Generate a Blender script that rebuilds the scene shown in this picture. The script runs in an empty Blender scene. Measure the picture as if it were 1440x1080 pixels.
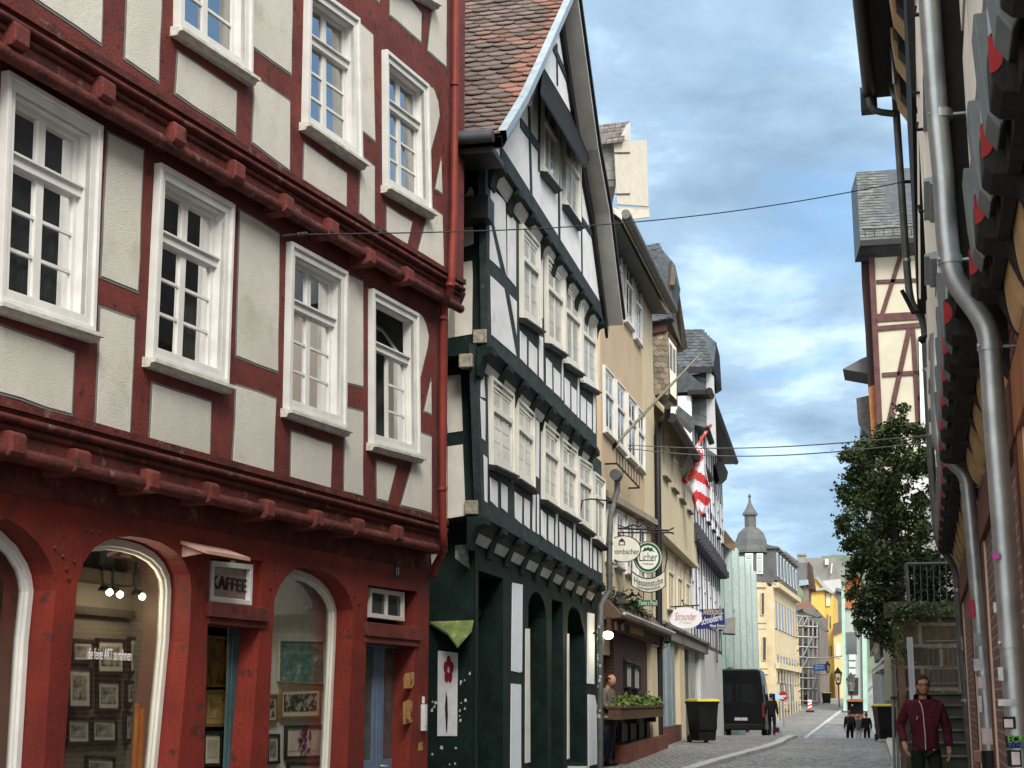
import bpy, bmesh, math, random
from mathutils import Vector, Matrix
from mathutils.geometry import tessellate_polygon
random.seed(7)
R = math.radians
S = bpy.context.scene
col = S.collection

# ------------------------------------------------------------------ camera
FPX = 2163.0                       # focal length in pixels of a 1440 px wide picture
TH = math.atan(445.0 / FPX)        # upward tilt
CZ = 1.6
cam = bpy.data.cameras.new('camera')
cam.sensor_width = 36.0
cam.lens = 36.0 * FPX / 1440.0
cam.clip_start = 0.05
cam.clip_end = 3000
camo = bpy.data.objects.new('camera', cam)
col.objects.link(camo)
camo.location = (0, 0, CZ)
camo.rotation_euler = (R(90) + TH, 0, 0)
S.camera = camo
S.view_settings.view_transform = 'Standard'
S.view_settings.look = 'None'
S.view_settings.gamma = 1
S.view_settings.exposure = 0.62
S.render.resolution_x = 1024
S.render.resolution_y = 768
S.cycles.max_bounces = 8
S.cycles.transparent_max_bounces = 16
S.cycles.use_denoising = True

# ------------------------------------------------------------------ sky
SUN_EL, SUN_AZ = R(42), math.atan2(0.28, -0.96)      # direction to the sun: behind the camera, a little right
W = bpy.data.worlds.new('World')
S.world = W
W.use_nodes = True
nt = W.node_tree
nt.nodes.clear()
def nd(t, typ, **kw):
    n = t.nodes.new(typ)
    for k, v in kw.items(): setattr(n, k, v)
    return n
out = nd(nt, 'ShaderNodeOutputWorld')
bg = nd(nt, 'ShaderNodeBackground')
bg.inputs['Strength'].default_value = 0.09
sky = nd(nt, 'ShaderNodeTexSky', sky_type='NISHITA', sun_disc=False, sun_elevation=SUN_EL, sun_rotation=SUN_AZ, air_density=1.0, dust_density=0.6, ozone_density=2.5)
tc = nd(nt, 'ShaderNodeTexCoord')
sep = nd(nt, 'ShaderNodeSeparateXYZ')
nt.links.new(tc.outputs['Generated'], sep.inputs[0])
addz = nd(nt, 'ShaderNodeMath', operation='ADD'); addz.inputs[1].default_value = 0.20
nt.links.new(sep.outputs['Z'], addz.inputs[0])
mx = nd(nt, 'ShaderNodeMath', operation='MAXIMUM'); mx.inputs[1].default_value = 0.04
nt.links.new(addz.outputs[0], mx.inputs[0])
dv = [nd(nt, 'ShaderNodeMath', operation='DIVIDE') for _ in range(2)]
cmb = nd(nt, 'ShaderNodeCombineXYZ')
for i, a in enumerate('XY'):
    nt.links.new(sep.outputs[a], dv[i].inputs[0]); nt.links.new(mx.outputs[0], dv[i].inputs[1])
    nt.links.new(dv[i].outputs[0], cmb.inputs[i])
def wnoise(scale, detail, rough, dist=0.0, off=(0, 0, 0)):
    mp = nd(nt, 'ShaderNodeMapping'); mp.inputs['Location'].default_value = off
    nt.links.new(cmb.outputs[0], mp.inputs[0])
    n = nd(nt, 'ShaderNodeTexNoise'); n.inputs['Scale'].default_value = scale; n.inputs['Detail'].default_value = detail
    n.inputs['Roughness'].default_value = rough; n.inputs['Distortion'].default_value = dist
    nt.links.new(mp.outputs[0], n.inputs['Vector'])
    return n.outputs['Fac']
def ramp(fac, stops, t=None):
    t = t or nt
    r = nd(t, 'ShaderNodeValToRGB')
    el = r.color_ramp.elements
    while len(el) < len(stops): el.new(0.5)
    for e, (p, c) in zip(el, stops):
        e.position = p; e.color = (*c, 1) if len(c) == 3 else c
    t.links.new(fac, r.inputs[0])
    return r.outputs[0]
def wmix(fac, a, b):
    m = nd(nt, 'ShaderNodeMix', data_type='RGBA')
    if isinstance(fac, float): m.inputs[0].default_value = fac
    else: nt.links.new(fac, m.inputs[0])
    for sck, v in ((m.inputs[6], a), (m.inputs[7], b)):
        if isinstance(v, tuple): sck.default_value = (*v, 1)
        else: nt.links.new(v, sck)
    return m.outputs[2]
CL = 1 / 0.09
skyb = wmix(0.72, sky.outputs[0], (0.24 * CL, 0.475 * CL, 0.81 * CL))
n1 = wnoise(1.3, 7, 0.56, 0.25, (3.1, 1.7, 0))
n2 = wnoise(2.6, 9, 0.58, 0.15, (1.4, 5.6, 0))
grey = ramp(n2, [(0.36, (0.225 * CL, 0.335 * CL, 0.46 * CL)), (0.49, (0.32 * CL, 0.455 * CL, 0.60 * CL)), (0.56, (0.46 * CL, 0.62 * CL, 0.78 * CL)), (0.66, (0.68 * CL, 0.78 * CL, 0.85 * CL))])
cover = ramp(n1, [(0.33, (0, 0, 0)), (0.46, (1, 1, 1))])
cs = wmix(cover, skyb, grey)
# a pale band towards the horizon
hz = ramp(sep.outputs['Z'], [(0.0, (1, 1, 1)), (0.16, (0, 0, 0))])
hm = nd(nt, 'ShaderNodeMath', operation='MULTIPLY'); hm.inputs[1].default_value = 0.75
nt.links.new(hz, hm.inputs[0])
cs = wmix(hm.outputs[0], cs, (0.33 * CL, 0.49 * CL, 0.66 * CL))
# bright even fill light added to the sky overhead and behind the viewer
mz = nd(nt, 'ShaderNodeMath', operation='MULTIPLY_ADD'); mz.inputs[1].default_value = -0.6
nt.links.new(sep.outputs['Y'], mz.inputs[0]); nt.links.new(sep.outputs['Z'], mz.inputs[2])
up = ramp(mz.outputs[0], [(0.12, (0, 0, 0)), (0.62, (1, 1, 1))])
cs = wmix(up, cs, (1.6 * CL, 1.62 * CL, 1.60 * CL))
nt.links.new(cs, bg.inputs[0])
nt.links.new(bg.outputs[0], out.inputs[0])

sun = bpy.data.lights.new('sun', 'SUN')
sun.energy = 2.6
sun.angle = R(24)
sun.color = (1.0, 0.93, 0.83)
suno = bpy.data.objects.new('sun', sun)
col.objects.link(suno)
sd = Vector((0.28 * math.cos(SUN_EL), -0.96 * math.cos(SUN_EL), math.sin(SUN_EL)))
suno.rotation_euler = sd.to_track_quat('Z', 'Y').to_euler()

# ------------------------------------------------------------------ helpers
def ray(px, py):
    xc = (px - 720.0) / FPX; yc = (540.0 - py) / FPX
    return Vector((xc, math.cos(TH) - yc * math.sin(TH), math.sin(TH) + yc * math.cos(TH)))
def at(px, py, Y):
    d = ray(px, py); k = Y / d.y
    return Vector((0, 0, CZ)) + d * k
class Fac:
    """a facade plane: s runs along it (left to right seen from the street), n outwards, z up"""
    def __init__(f, p0, p1):
        f.p0 = Vector((*p0, 0)); u = Vector((p1[0] - p0[0], p1[1] - p0[1], 0)).normalized()
        f.u = u; f.n = Vector((u.y, -u.x, 0))
        f.ang = math.atan2(u.y, u.x)
    def px(f, px, py, n=0.0):
        d = ray(px, py); o = Vector((0, 0, CZ)); q = f.p0 + f.n * n
        t = (q - o).dot(f.n) / d.dot(f.n)
        p = o + d * t
        return ((p - f.p0).dot(f.u), p.z)
    def side(f, px, py, s):
        d = ray(px, py); o = Vector((0, 0, CZ)); q = f.p0 + f.u * s
        t = (q - o).dot(f.u) / d.dot(f.u)
        p = o + d * t
        return ((p - f.p0).dot(f.n), p.z)
    def pts(f, L, n=0.0): return [f.px(x, y, n) for x, y in L]
    def world(f, s, n, z): return f.p0 + f.u * s + f.n * n + Vector((0, 0, z))
    def line(f, a, b, n=0.0):
        (s0, z0), (s1, z1) = f.px(*a, n), f.px(*b, n)
        return lambda s: z0 + (z1 - z0) * (s - s0) / (s1 - s0)

class MB:
    def __init__(m, fl=True): m.v = []; m.f = []; m.mi = []; m.sm = []; m.cur = 0; m.fl = fl; m.grp = []
    def add(m, vs, fs, smooth=False):
        b = len(m.v); m.v += [tuple(v) for v in vs]
        f0 = len(m.f)
        for f in fs: m.f.append([b + i for i in f]); m.mi.append(m.cur); m.sm.append(smooth)
        m.grp.append((b, len(m.v), f0, len(m.f)))
    def hexa(m, q, n0, n1):
        """q: four (s,z); extruded n0..n1"""
        m.prism(q, n0, n1)
    def prism(m, q, n0, n1):
        k = len(q)
        vs = [(s, n0, z) for s, z in q] + [(s, n1, z) for s, z in q]
        m.add(vs, [list(range(k)), list(range(2 * k - 1, k - 1, -1))] + [[i, (i + 1) % k, k + (i + 1) % k, k + i] for i in range(k)])
    def box(m, s0, s1, n0, n1, z0, z1): m.prism([(s0, z0), (s1, z0), (s1, z1), (s0, z1)], n0, n1)
    def sprism(m, q, s0, s1):
        """q: (n,z) outline extruded along s"""
        k = len(q)
        vs = [(s0, n, z) for n, z in q] + [(s1, n, z) for n, z in q]
        m.add(vs, [list(range(k)), list(range(2 * k - 1, k - 1, -1))] + [[i, (i + 1) % k, k + (i + 1) % k, k + i] for i in range(k)])
    def sheet(m, outer, holes, n):
        loops = [[Vector((s, z, 0)) for s, z in outer]] + [[Vector((s, z, 0)) for s, z in h] for h in holes]
        tri = tessellate_polygon(loops)
        flat = [(v.x, n, v.y) for l in loops for v in l]
        m.add(flat, [list(t) for t in tri])
    def rev(m, q, n0, n1):
        k = len(q)
        m.add([(s, n0, z) for s, z in q] + [(s, n1, z) for s, z in q], [[i, (i + 1) % k, k + (i + 1) % k, k + i] for i in range(k)])
    def ring(m, outer, inner, n0, n1):
        k = len(outer)
        vs = [(s, n0, z) for s, z in outer] + [(s, n0, z) for s, z in inner] + [(s, n1, z) for s, z in outer] + [(s, n1, z) for s, z in inner]
        fs = []
        for i in range(k):
            j = (i + 1) % k
            fs += [[i, j, k + j, k + i], [2 * k + i, 2 * k + j, 3 * k + j, 3 * k + i], [i, j, 2 * k + j, 2 * k + i], [k + i, k + j, 3 * k + j, 3 * k + i]]
        m.add(vs, fs)
    def tube(m, path, r, k=10, caps=True):
        P = [Vector(p) for p in path]; n = len(P); rs = r if isinstance(r, (list, tuple)) else [r] * n
        vs = []; up = None
        for i, p in enumerate(P):
            d = (P[min(i + 1, n - 1)] - P[max(i - 1, 0)]).normalized()
            a = d.orthogonal().normalized() if up is None else (up - d * up.dot(d)).normalized()
            up = a; b = d.cross(a)
            vs += [p + (a * math.cos(2 * math.pi * j / k) + b * math.sin(2 * math.pi * j / k)) * rs[i] for j in range(k)]
        fs = [[i * k + j, i * k + (j + 1) % k, (i + 1) * k + (j + 1) % k, (i + 1) * k + j] for i in range(n - 1) for j in range(k)]
        m.add(vs, fs, True)
        if caps: m.add(vs[:k], [list(range(k))]); m.add(vs[-k:], [list(range(k))])
    def lathe(m, prof, c=(0, 0, 0), k=20, smooth=True):
        vs = []
        for r, z in prof: vs += [(c[0] + r * math.cos(2 * math.pi * j / k), c[1] + r * math.sin(2 * math.pi * j / k), c[2] + z) for j in range(k)]
        m.add(vs, [[i * k + j, i * k + (j + 1) % k, (i + 1) * k + (j + 1) % k, (i + 1) * k + j] for i in range(len(prof) - 1) for j in range(k)], smooth)
    def ball(m, c, r, seg=12, sq=(1, 1, 1)):
        m.lathe2([(r * math.sin(math.pi * i / seg), -r * math.cos(math.pi * i / seg)) for i in range(seg + 1)], c, 2 * seg, sq)
    def lathe2(m, prof, c, k, sq):
        vs = []
        for r, z in prof: vs += [(c[0] + sq[0] * r * math.cos(2 * math.pi * j / k), c[1] + sq[1] * r * math.sin(2 * math.pi * j / k), c[2] + sq[2] * z) for j in range(k)]
        m.add(vs, [[i * k + j, i * k + (j + 1) % k, (i + 1) * k + (j + 1) % k, (i + 1) * k + j] for i in range(len(prof) - 1) for j in range(k)], True)
    def parts(m, name, mats, parent=None, bevel=0.0):
        """every added piece becomes a part of its own"""
        r = []
        for (v0, v1, f0, f1) in m.grp:
            q = MB(m.fl); q.v = m.v[v0:v1]; q.f = [[i - v0 for i in f] for f in m.f[f0:f1]]; q.mi = m.mi[f0:f1]; q.sm = m.sm[f0:f1]
            r.append(q.build(name, mats, parent, bevel))
        return r
    def build(m, name, mats, parent=None, bevel=0.0, **props):
        me = bpy.data.meshes.new(name)
        V_ = [(x, -y, z) for x, y, z in m.v] if m.fl else m.v
        me.from_pydata(V_, [], m.f)
        if not isinstance(mats, (list, tuple)): mats = [mats]
        for x in mats: me.materials.append(x)
        for p, i, s in zip(me.polygons, m.mi, m.sm): p.material_index = i; p.use_smooth = s
        bm = bmesh.new(); bm.from_mesh(me)
        bmesh.ops.recalc_face_normals(bm, faces=bm.faces); bm.to_mesh(me); bm.free()
        o = bpy.data.objects.new(name, me); col.objects.link(o)
        if parent is not None: o.parent = parent
        if bevel:
            b = o.modifiers.new('bevel', 'BEVEL'); b.width = bevel; b.segments = 2; b.limit_method = 'ANGLE'; b.angle_limit = R(40)
        for k_, v_ in props.items(): o[k_] = v_
        return o
def inset(q, d):
    k = len(q); cx = sum(a for a, b in q) / k; cz = sum(b for a, b in q) / k
    area = sum(q[i][0] * q[(i + 1) % k][1] - q[(i + 1) % k][0] * q[i][1] for i in range(k))
    sg = 1 if area > 0 else -1
    r = []
    for i in range(k):
        p0, p1, p2 = Vector(q[i - 1]), Vector(q[i]), Vector(q[(i + 1) % k])
        e1 = (p1 - p0).normalized(); e2 = (p2 - p1).normalized()
        n1 = Vector((-e1.y, e1.x)) * sg; n2 = Vector((-e2.y, e2.x)) * sg
        b = n1 + n2
        if b.length < 1e-6: b = n1
        b.normalize(); c = max(0.35, b.dot(n1))
        r.append(tuple(p1 + b * (d / c)))
    return r
def thing(name, label, cat, loc=(0, 0, 0), rz=0.0, group=None):
    o = bpy.data.objects.new(name, None); col.objects.link(o)
    o.location = loc; o.rotation_euler = (0, 0, rz); o.empty_display_size = 0.2
    o['label'] = label; o['category'] = cat
    if group: o['group'] = group
    return o
def tag(o, label, cat, group=None):
    o['label'] = label; o['category'] = cat
    if group: o['group'] = group
    return o
def ftag(fac, name, label, cat, group=None): return thing(name, label, cat, fac.p0, fac.ang, group)
def dup(o, parent=None, **kw):
    c = o.copy(); col.objects.link(c)
    if parent is not None: c.parent = parent
    for ch in o.children: dup(ch, c)
    for k, v in kw.items(): c[k] = v
    return c
def text_mesh(name, s, size, mat, parent=None, mtx=None, ext=0.004, align='CENTER', shear=0.0, width=None, spacing=1.0, bold=0.0):
    cu = bpy.data.curves.new(name, 'FONT'); cu.body = s; cu.size = size; cu.extrude = ext; cu.align_x = align; cu.align_y = 'CENTER'; cu.shear = shear; cu.space_character = spacing; cu.offset = bold
    cu.resolution_u = 3
    t = bpy.data.objects.new(name, cu); col.objects.link(t)
    bpy.context.view_layer.update()
    me = bpy.data.meshes.new_from_object(t.evaluated_get(bpy.context.evaluated_depsgraph_get()))
    bpy.data.objects.remove(t); me.materials.clear(); me.materials.append(mat)
    if width:
        xs = [v.co.x for v in me.vertices]; k = width / max(1e-6, max(xs) - min(xs))
        for v in me.vertices: v.co.x *= k
    o = bpy.data.objects.new(name, me); col.objects.link(o)
    if parent is not None: o.parent = parent
    if mtx is not None: o.matrix_local = mtx
    return o
def fmtx(s, n, z, tilt=0.0):
    """text matrix in facade-local space: reads along s, faces outwards"""
    return Matrix.Translation((s, -n, z)) @ Matrix.Rotation(tilt, 4, 'Y') @ Matrix.Rotation(R(90), 4, 'X')

# ------------------------------------------------------------------ materials
def mat(name, c, c2=None, scale=6.0, detail=6, rough=0.75, bump=0.0, bscale=60.0, spot=None, metal=0.0, island=0.0, stretch=(1, 1, 1), spec=None, lo=0.35, hi=0.65, spot2=None, grain=0):
    if spec is None: spec = 0.5 if rough < 0.3 else 0.22
    m = bpy.data.materials.new(name); m.use_nodes = True
    t = m.node_tree; b = t.nodes['Principled BSDF']
    b.inputs['Roughness'].default_value = rough; b.inputs['Metallic'].default_value = metal
    b.inputs['Specular IOR Level'].default_value = spec
    tcn = nd(t, 'ShaderNodeTexCoord'); mp = nd(t, 'ShaderNodeMapping'); mp.inputs['Scale'].default_value = stretch
    t.links.new(tcn.outputs['Object'], mp.inputs[0])
    def noise(sc, de=6, ro=0.6):
        n = nd(t, 'ShaderNodeTexNoise'); n.inputs['Scale'].default_value = sc; n.inputs['Detail'].default_value = de; n.inputs['Roughness'].default_value = ro
        t.links.new(mp.outputs[0], n.inputs['Vector']); return n.outputs['Fac']
    def mix(fac, a, bb, blend='MIX'):
        q = nd(t, 'ShaderNodeMix', data_type='RGBA', blend_type=blend)
        if isinstance(fac, float): q.inputs[0].default_value = fac
        else: t.links.new(fac, q.inputs[0])
        for sck, v in ((q.inputs[6], a), (q.inputs[7], bb)):
            if isinstance(v, tuple): sck.default_value = (*v, 1)
            else: t.links.new(v, sck)
        return q.outputs[2]
    c2 = c2 or tuple(x * 0.82 for x in c)
    cur = ramp(noise(scale, detail), [(lo, c2), (hi, c)], t)
    for sp_ in (spot, spot2):
        if not sp_: continue
        sc, ssc, th, w = sp_
        f = ramp(noise(ssc, 8, 0.65), [(th, (0, 0, 0)), (th + w, (1, 1, 1))], t)
        cur = mix(f, cur, sc)
    if island:
        g = nd(t, 'ShaderNodeNewGeometry')
        v = ramp(g.outputs['Random Per Island'], [(0, (1 - island,) * 3), (1, (1 + island * 0.6,) * 3)], t)
        cur = mix(1.0, cur, v, 'MULTIPLY')
    t.links.new(cur, b.inputs['Base Color'])
    if bump:
        bn = nd(t, 'ShaderNodeBump'); bn.inputs['Strength'].default_value = bump; bn.inputs['Distance'].default_value = 0.02
        hgt = noise(bscale, 5)
        if grain:
            mp2 = nd(t, 'ShaderNodeMapping'); mp2.inputs['Scale'].default_value = (1, 1, .07) if grain == 1 else (.07, 1, 1)
            t.links.new(tcn.outputs['Object'], mp2.inputs[0]); g2 = nd(t, 'ShaderNodeTexNoise'); g2.inputs['Scale'].default_value = 60; g2.inputs['Detail'].default_value = 4
            t.links.new(mp2.outputs[0], g2.inputs['Vector']); ad = nd(t, 'ShaderNodeMath', operation='ADD'); t.links.new(hgt, ad.inputs[0]); t.links.new(g2.outputs['Fac'], ad.inputs[1]); hgt = ad.outputs[0]
        t.links.new(hgt, bn.inputs['Height']); t.links.new(bn.outputs[0], b.inputs['Normal'])
    return m
def glass(name, tint=(0.93, 0.95, 0.95), base=0.06, boost=1.0):
    m = bpy.data.materials.new(name); m.use_nodes = True
    t = m.node_tree; t.nodes.clear()
    o = nd(t, 'ShaderNodeOutputMaterial'); tr = nd(t, 'ShaderNodeBsdfTransparent'); tr.inputs[0].default_value = (*tint, 1)
    gl = nd(t, 'ShaderNodeBsdfGlossy'); gl.inputs['Roughness'].default_value = 0.015
    tcn = nd(t, 'ShaderNodeTexCoord'); n = nd(t, 'ShaderNodeTexNoise'); n.inputs['Scale'].default_value = 3.0; n.inputs['Detail'].default_value = 1
    bp = nd(t, 'ShaderNodeBump'); bp.inputs['Strength'].default_value = 0.012; bp.inputs['Distance'].default_value = 0.05
    t.links.new(tcn.outputs['Object'], n.inputs['Vector']); t.links.new(n.outputs['Fac'], bp.inputs['Height']); t.links.new(bp.outputs[0], gl.inputs['Normal'])
    fr = nd(t, 'ShaderNodeFresnel'); fr.inputs[0].default_value = 1.5
    ma = nd(t, 'ShaderNodeMath', operation='MULTIPLY_ADD'); ma.inputs[1].default_value = boost; ma.inputs[2].default_value = base; ma.use_clamp = True
    t.links.new(fr.outputs[0], ma.inputs[0])
    mxs = nd(t, 'ShaderNodeMixShader')
    t.links.new(ma.outputs[0], mxs.inputs[0]); t.links.new(tr.outputs[0], mxs.inputs[1]); t.links.new(gl.outputs[0], mxs.inputs[2]); t.links.new(mxs.outputs[0], o.inputs[0])
    return m
def emit(name, c, s):
    m = bpy.data.materials.new(name); m.use_nodes = True
    b = m.node_tree.nodes['Principled BSDF']; b.inputs['Emission Color'].default_value = (*c, 1); b.inputs['Emission Strength'].default_value = s; b.inputs['Base Color'].default_value = (*c, 1)
    return m
def brickmat(name, c1, c2, mortar, scale=1.0, bw=0.24, rh=0.075, ms=0.012, rough=0.85, bump=0.4, axes='XZ'):
    m = bpy.data.materials.new(name); m.use_nodes = True
    t = m.node_tree; b = t.nodes['Principled BSDF']; b.inputs['Roughness'].default_value = rough
    tcn = nd(t, 'ShaderNodeTexCoord'); sx = nd(t, 'ShaderNodeSeparateXYZ'); cx = nd(t, 'ShaderNodeCombineXYZ')
    t.links.new(tcn.outputs['Object'], sx.inputs[0]); t.links.new(sx.outputs[axes[0]], cx.inputs[0]); t.links.new(sx.outputs[axes[1]], cx.inputs[1])
    br = nd(t, 'ShaderNodeTexBrick'); br.inputs['Scale'].default_value = scale; br.inputs['Brick Width'].default_value = bw; br.inputs['Row Height'].default_value = rh
    br.inputs['Mortar Size'].default_value = ms; br.inputs['Color1'].default_value = (*c1, 1); br.inputs['Color2'].default_value = (*c2, 1); br.inputs['Mortar'].default_value = (*mortar, 1)
    n = nd(t, 'ShaderNodeTexNoise'); n.inputs['Scale'].default_value = 9; n.inputs['Detail'].default_value = 6
    t.links.new(tcn.outputs['Object'], n.inputs['Vector'])
    va = nd(t, 'ShaderNodeVectorMath', operation='MULTIPLY_ADD'); va.inputs[1].default_value = (0.02, 0.02, 0.02)
    t.links.new(n.outputs['Color'], va.inputs[0]); t.links.new(cx.outputs[0], va.inputs[2]); t.links.new(va.outputs[0], br.inputs['Vector'])
    q = nd(t, 'ShaderNodeMix', data_type='RGBA', blend_type='MULTIPLY'); q.inputs[0].default_value = 1
    t.links.new(br.outputs['Color'], q.inputs[6]); t.links.new(ramp(n.outputs['Fac'], [(0.3, (0.55,) * 3), (0.7, (1.15,) * 3)], t), q.inputs[7])
    t.links.new(q.outputs[2], b.inputs['Base Color'])
    if bump:
        bn = nd(t, 'ShaderNodeBump'); bn.inputs['Strength'].default_value = bump; bn.inputs['Distance'].default_value = 0.01; bn.invert = True
        t.links.new(br.outputs['Fac'], bn.inputs['Height']); t.links.new(bn.outputs[0], b.inputs['Normal'])
    return m
def cobble(name, c1, c2, joint, scale=8.0, rough=0.6):
    m = bpy.data.materials.new(name); m.use_nodes = True
    t = m.node_tree; b = t.nodes['Principled BSDF']; b.inputs['Roughness'].default_value = rough
    tcn = nd(t, 'ShaderNodeTexCoord')
    v1 = nd(t, 'ShaderNodeTexVoronoi', feature='F1'); v2 = nd(t, 'ShaderNodeTexVoronoi', feature='DISTANCE_TO_EDGE')
    for v in (v1, v2):
        v.inputs['Scale'].default_value = scale; v.inputs['Randomness'].default_value = 0.55; t.links.new(tcn.outputs['Object'], v.inputs['Vector'])
    sx = nd(t, 'ShaderNodeSeparateXYZ'); t.links.new(v1.outputs['Color'], sx.inputs[0])
    cc = ramp(sx.outputs['X'], [(0, c2), (1, c1)], t)
    n = nd(t, 'ShaderNodeTexNoise'); n.inputs['Scale'].default_value = 0.7; n.inputs['Detail'].default_value = 5; t.links.new(tcn.outputs['Object'], n.inputs['Vector'])
    q = nd(t, 'ShaderNodeMix', data_type='RGBA', blend_type='MULTIPLY'); q.inputs[0].default_value = 1
    t.links.new(cc, q.inputs[6]); t.links.new(ramp(n.outputs['Fac'], [(0.3, (0.75,) * 3), (0.7, (1.15,) * 3)], t), q.inputs[7])
    e = ramp(v2.outputs['Distance'], [(0.03, (0, 0, 0)), (0.10, (1, 1, 1))], t)
    q2 = nd(t, 'ShaderNodeMix', data_type='RGBA'); t.links.new(e, q2.inputs[0]); q2.inputs[6].default_value = (*joint, 1); t.links.new(q.outputs[2], q2.inputs[7])
    t.links.new(q2.outputs[2], b.inputs['Base Color'])
    bn = nd(t, 'ShaderNodeBump'); bn.inputs['Strength'].default_value = 0.8; bn.inputs['Distance'].default_value = 0.03
    t.links.new(ramp(v2.outputs['Distance'], [(0.0, (0, 0, 0)), (0.3, (1, 1, 1))], t), bn.inputs['Height']); t.links.new(bn.outputs[0], b.inputs['Normal'])
    return m

RED = mat('red_timber_paint', (0.158, 0.036, 0.028), (0.092, 0.021, 0.018), 2.2, rough=0.7, bump=0.5, bscale=35, spot=((0.042, 0.020, 0.017), 9.0, 0.575, 0.05), spot2=((0.26, 0.15, 0.10), 16.0, 0.70, 0.02), grain=1)
REDS = mat('red_shopfront_paint', (0.190, 0.025, 0.016), (0.100, 0.015, 0.012), 1.1, rough=0.6, bump=0.35, bscale=28, spot=((0.07, 0.022, 0.018), 5.0, 0.58, 0.07), spot2=((0.24, 0.10, 0.07), 18.0, 0.70, 0.03), grain=1)
REDD = mat('red_worn_timber', (0.12, 0.026, 0.020), (0.045, 0.014, 0.012), 5.0, rough=0.8, bump=0.7, bscale=30, spot=((0.15, 0.085, 0.065), 6.0, 0.58, 0.08), spot2=((0.022, 0.014, 0.012), 13.0, 0.62, 0.04))
PLA = mat('roughcast_plaster', (0.60, 0.585, 0.525), (0.515, 0.50, 0.445), 1.3, rough=0.95, bump=0.55, bscale=85, spot=((0.50, 0.48, 0.42), 26.0, 0.52, 0.2), spot2=((0.44, 0.415, 0.345), 1.7, 0.55, 0.16), island=.08)
PBORD = mat('grey_panel_outline', (0.17, 0.18, 0.18), rough=0.9)
WHT = mat('white_window_paint', (0.64, 0.64, 0.62), (0.55, 0.55, 0.53), 4.0, rough=0.45, spot=((0.48, 0.46, 0.42), 12, 0.68, 0.08))
SILLW = mat('weathered_sill', (0.62, 0.61, 0.57), (0.40, 0.38, 0.33), 8.0, rough=0.7, stretch=(1, 3, 3))
IVORY = mat('ivory_window_paint', (0.64, 0.63, 0.57), (0.56, 0.55, 0.49), 3.0, rough=0.5)
GLS = glass('window_glass', base=0.04, boost=0.9)
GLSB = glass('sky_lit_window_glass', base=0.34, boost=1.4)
GLS2 = glass('shop_glass', (0.85, 0.87, 0.85), base=0.0, boost=0.32)
ROOM = mat('grey_room', (0.13, 0.135, 0.14), rough=0.9)
DARK = mat('dark_room', (0.030, 0.028, 0.026), rough=0.9)
CURT = mat('curtain_cloth', (0.40, 0.40, 0.39), rough=0.95)
CURB = mat('brown_curtain_cloth', (0.20, 0.13, 0.08), rough=0.95)
CPANE = mat('curtain_sky_pane', (0.46, 0.47, 0.45), (0.30, 0.31, 0.30), 2.5, rough=0.12, spec=0.6)  # pale colour holds both curtain and the sky's white reflection
GPANE = mat('pane_glass', (0.045, 0.055, 0.06), rough=0.06, spec=0.9)
GRN = mat('dark_green_timber', (0.007, 0.021, 0.018), (0.003, 0.009, 0.008), 3.0, rough=0.65, bump=0.5, bscale=30, spot=((0.022, 0.036, 0.032), 9, 0.60, 0.10), spec=0.14, grain=1)
GRY = mat('green_grey_timber', (0.036, 0.052, 0.054), (0.018, 0.026, 0.028), 4.0, rough=0.7, bump=0.5, bscale=30, spec=0.15, grain=1, spot=((0.075, 0.095, 0.095), 8, 0.62, 0.08))
LGT = mat('blue_grey_metal', (0.30, 0.36, 0.40), (0.20, 0.25, 0.28), 4, rough=0.45, metal=0.3)
WPAN = mat('white_panel_plaster', (0.70, 0.71, 0.72), (0.60, 0.61, 0.63), 2.0, rough=0.9, bump=0.3, bscale=40, spot=((0.52, 0.53, 0.53), 3.0, 0.58, 0.15))
SLATE = mat('slate', (0.060, 0.072, 0.085), (0.032, 0.040, 0.048), 5.0, rough=0.5, island=0.45, bump=0.2, bscale=40)
ZINC = mat('zinc', (0.42, 0.45, 0.45), (0.30, 0.33, 0.33), 6, rough=0.42, metal=0.7, bump=0.05, bscale=80)
BLK = mat('black_iron', (0.012, 0.012, 0.013), rough=0.5)
# ================================================================== GROUND
GP = [(-60, -1.5), (-10, -.1), (0, 0), (15, .05), (25, .14), (30, .22), (36, .33), (40, .41), (45, .45), (50, .42), (57, .27), (66, .02), (75, -.6), (85, -.85), (95, -.6), (110, -.0), (150, 1.25), (200, 2.3), (300, 5), (900, 20)]
def gz(Y):
    for (a, za), (b, zb_) in zip(GP, GP[1:]):
        if a <= Y <= b: return za + (zb_ - za) * (Y - a) / (b - a)
    return GP[-1][1]
def lerp_tab(T, Y):
    if Y <= T[0][0]: return T[0][1]
    for (a, xa), (b, xb) in zip(T, T[1:]):
        if a <= Y <= b: return xa + (xb - xa) * (Y - a) / (b - a)
    return T[-1][1]
LK = [(-60, -16), (0, -4.2), (18, .2), (30, 3.35), (33, 4.27), (36.5, 5.45), (39, 6.35), (42, 7.2), (50, 9.0), (75, 13.6), (95, 17.9), (110, 22.0), (130, 27.2), (150, 32.6), (300, 70)]
RK = [(-60, -15), (0, -.3), (33, 7.93), (42, 9.95), (60, 14.4), (75, 18.4), (110, 26.8), (150, 36.6), (300, 76)]
lk = lambda Y: lerp_tab(LK, Y)
rk = lambda Y: lerp_tab(RK, Y)
YS = [-60, -40, -20] + [i * 1.0 for i in range(-10, 100)] + [100 + 4 * i for i in range(0, 51)]
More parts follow.
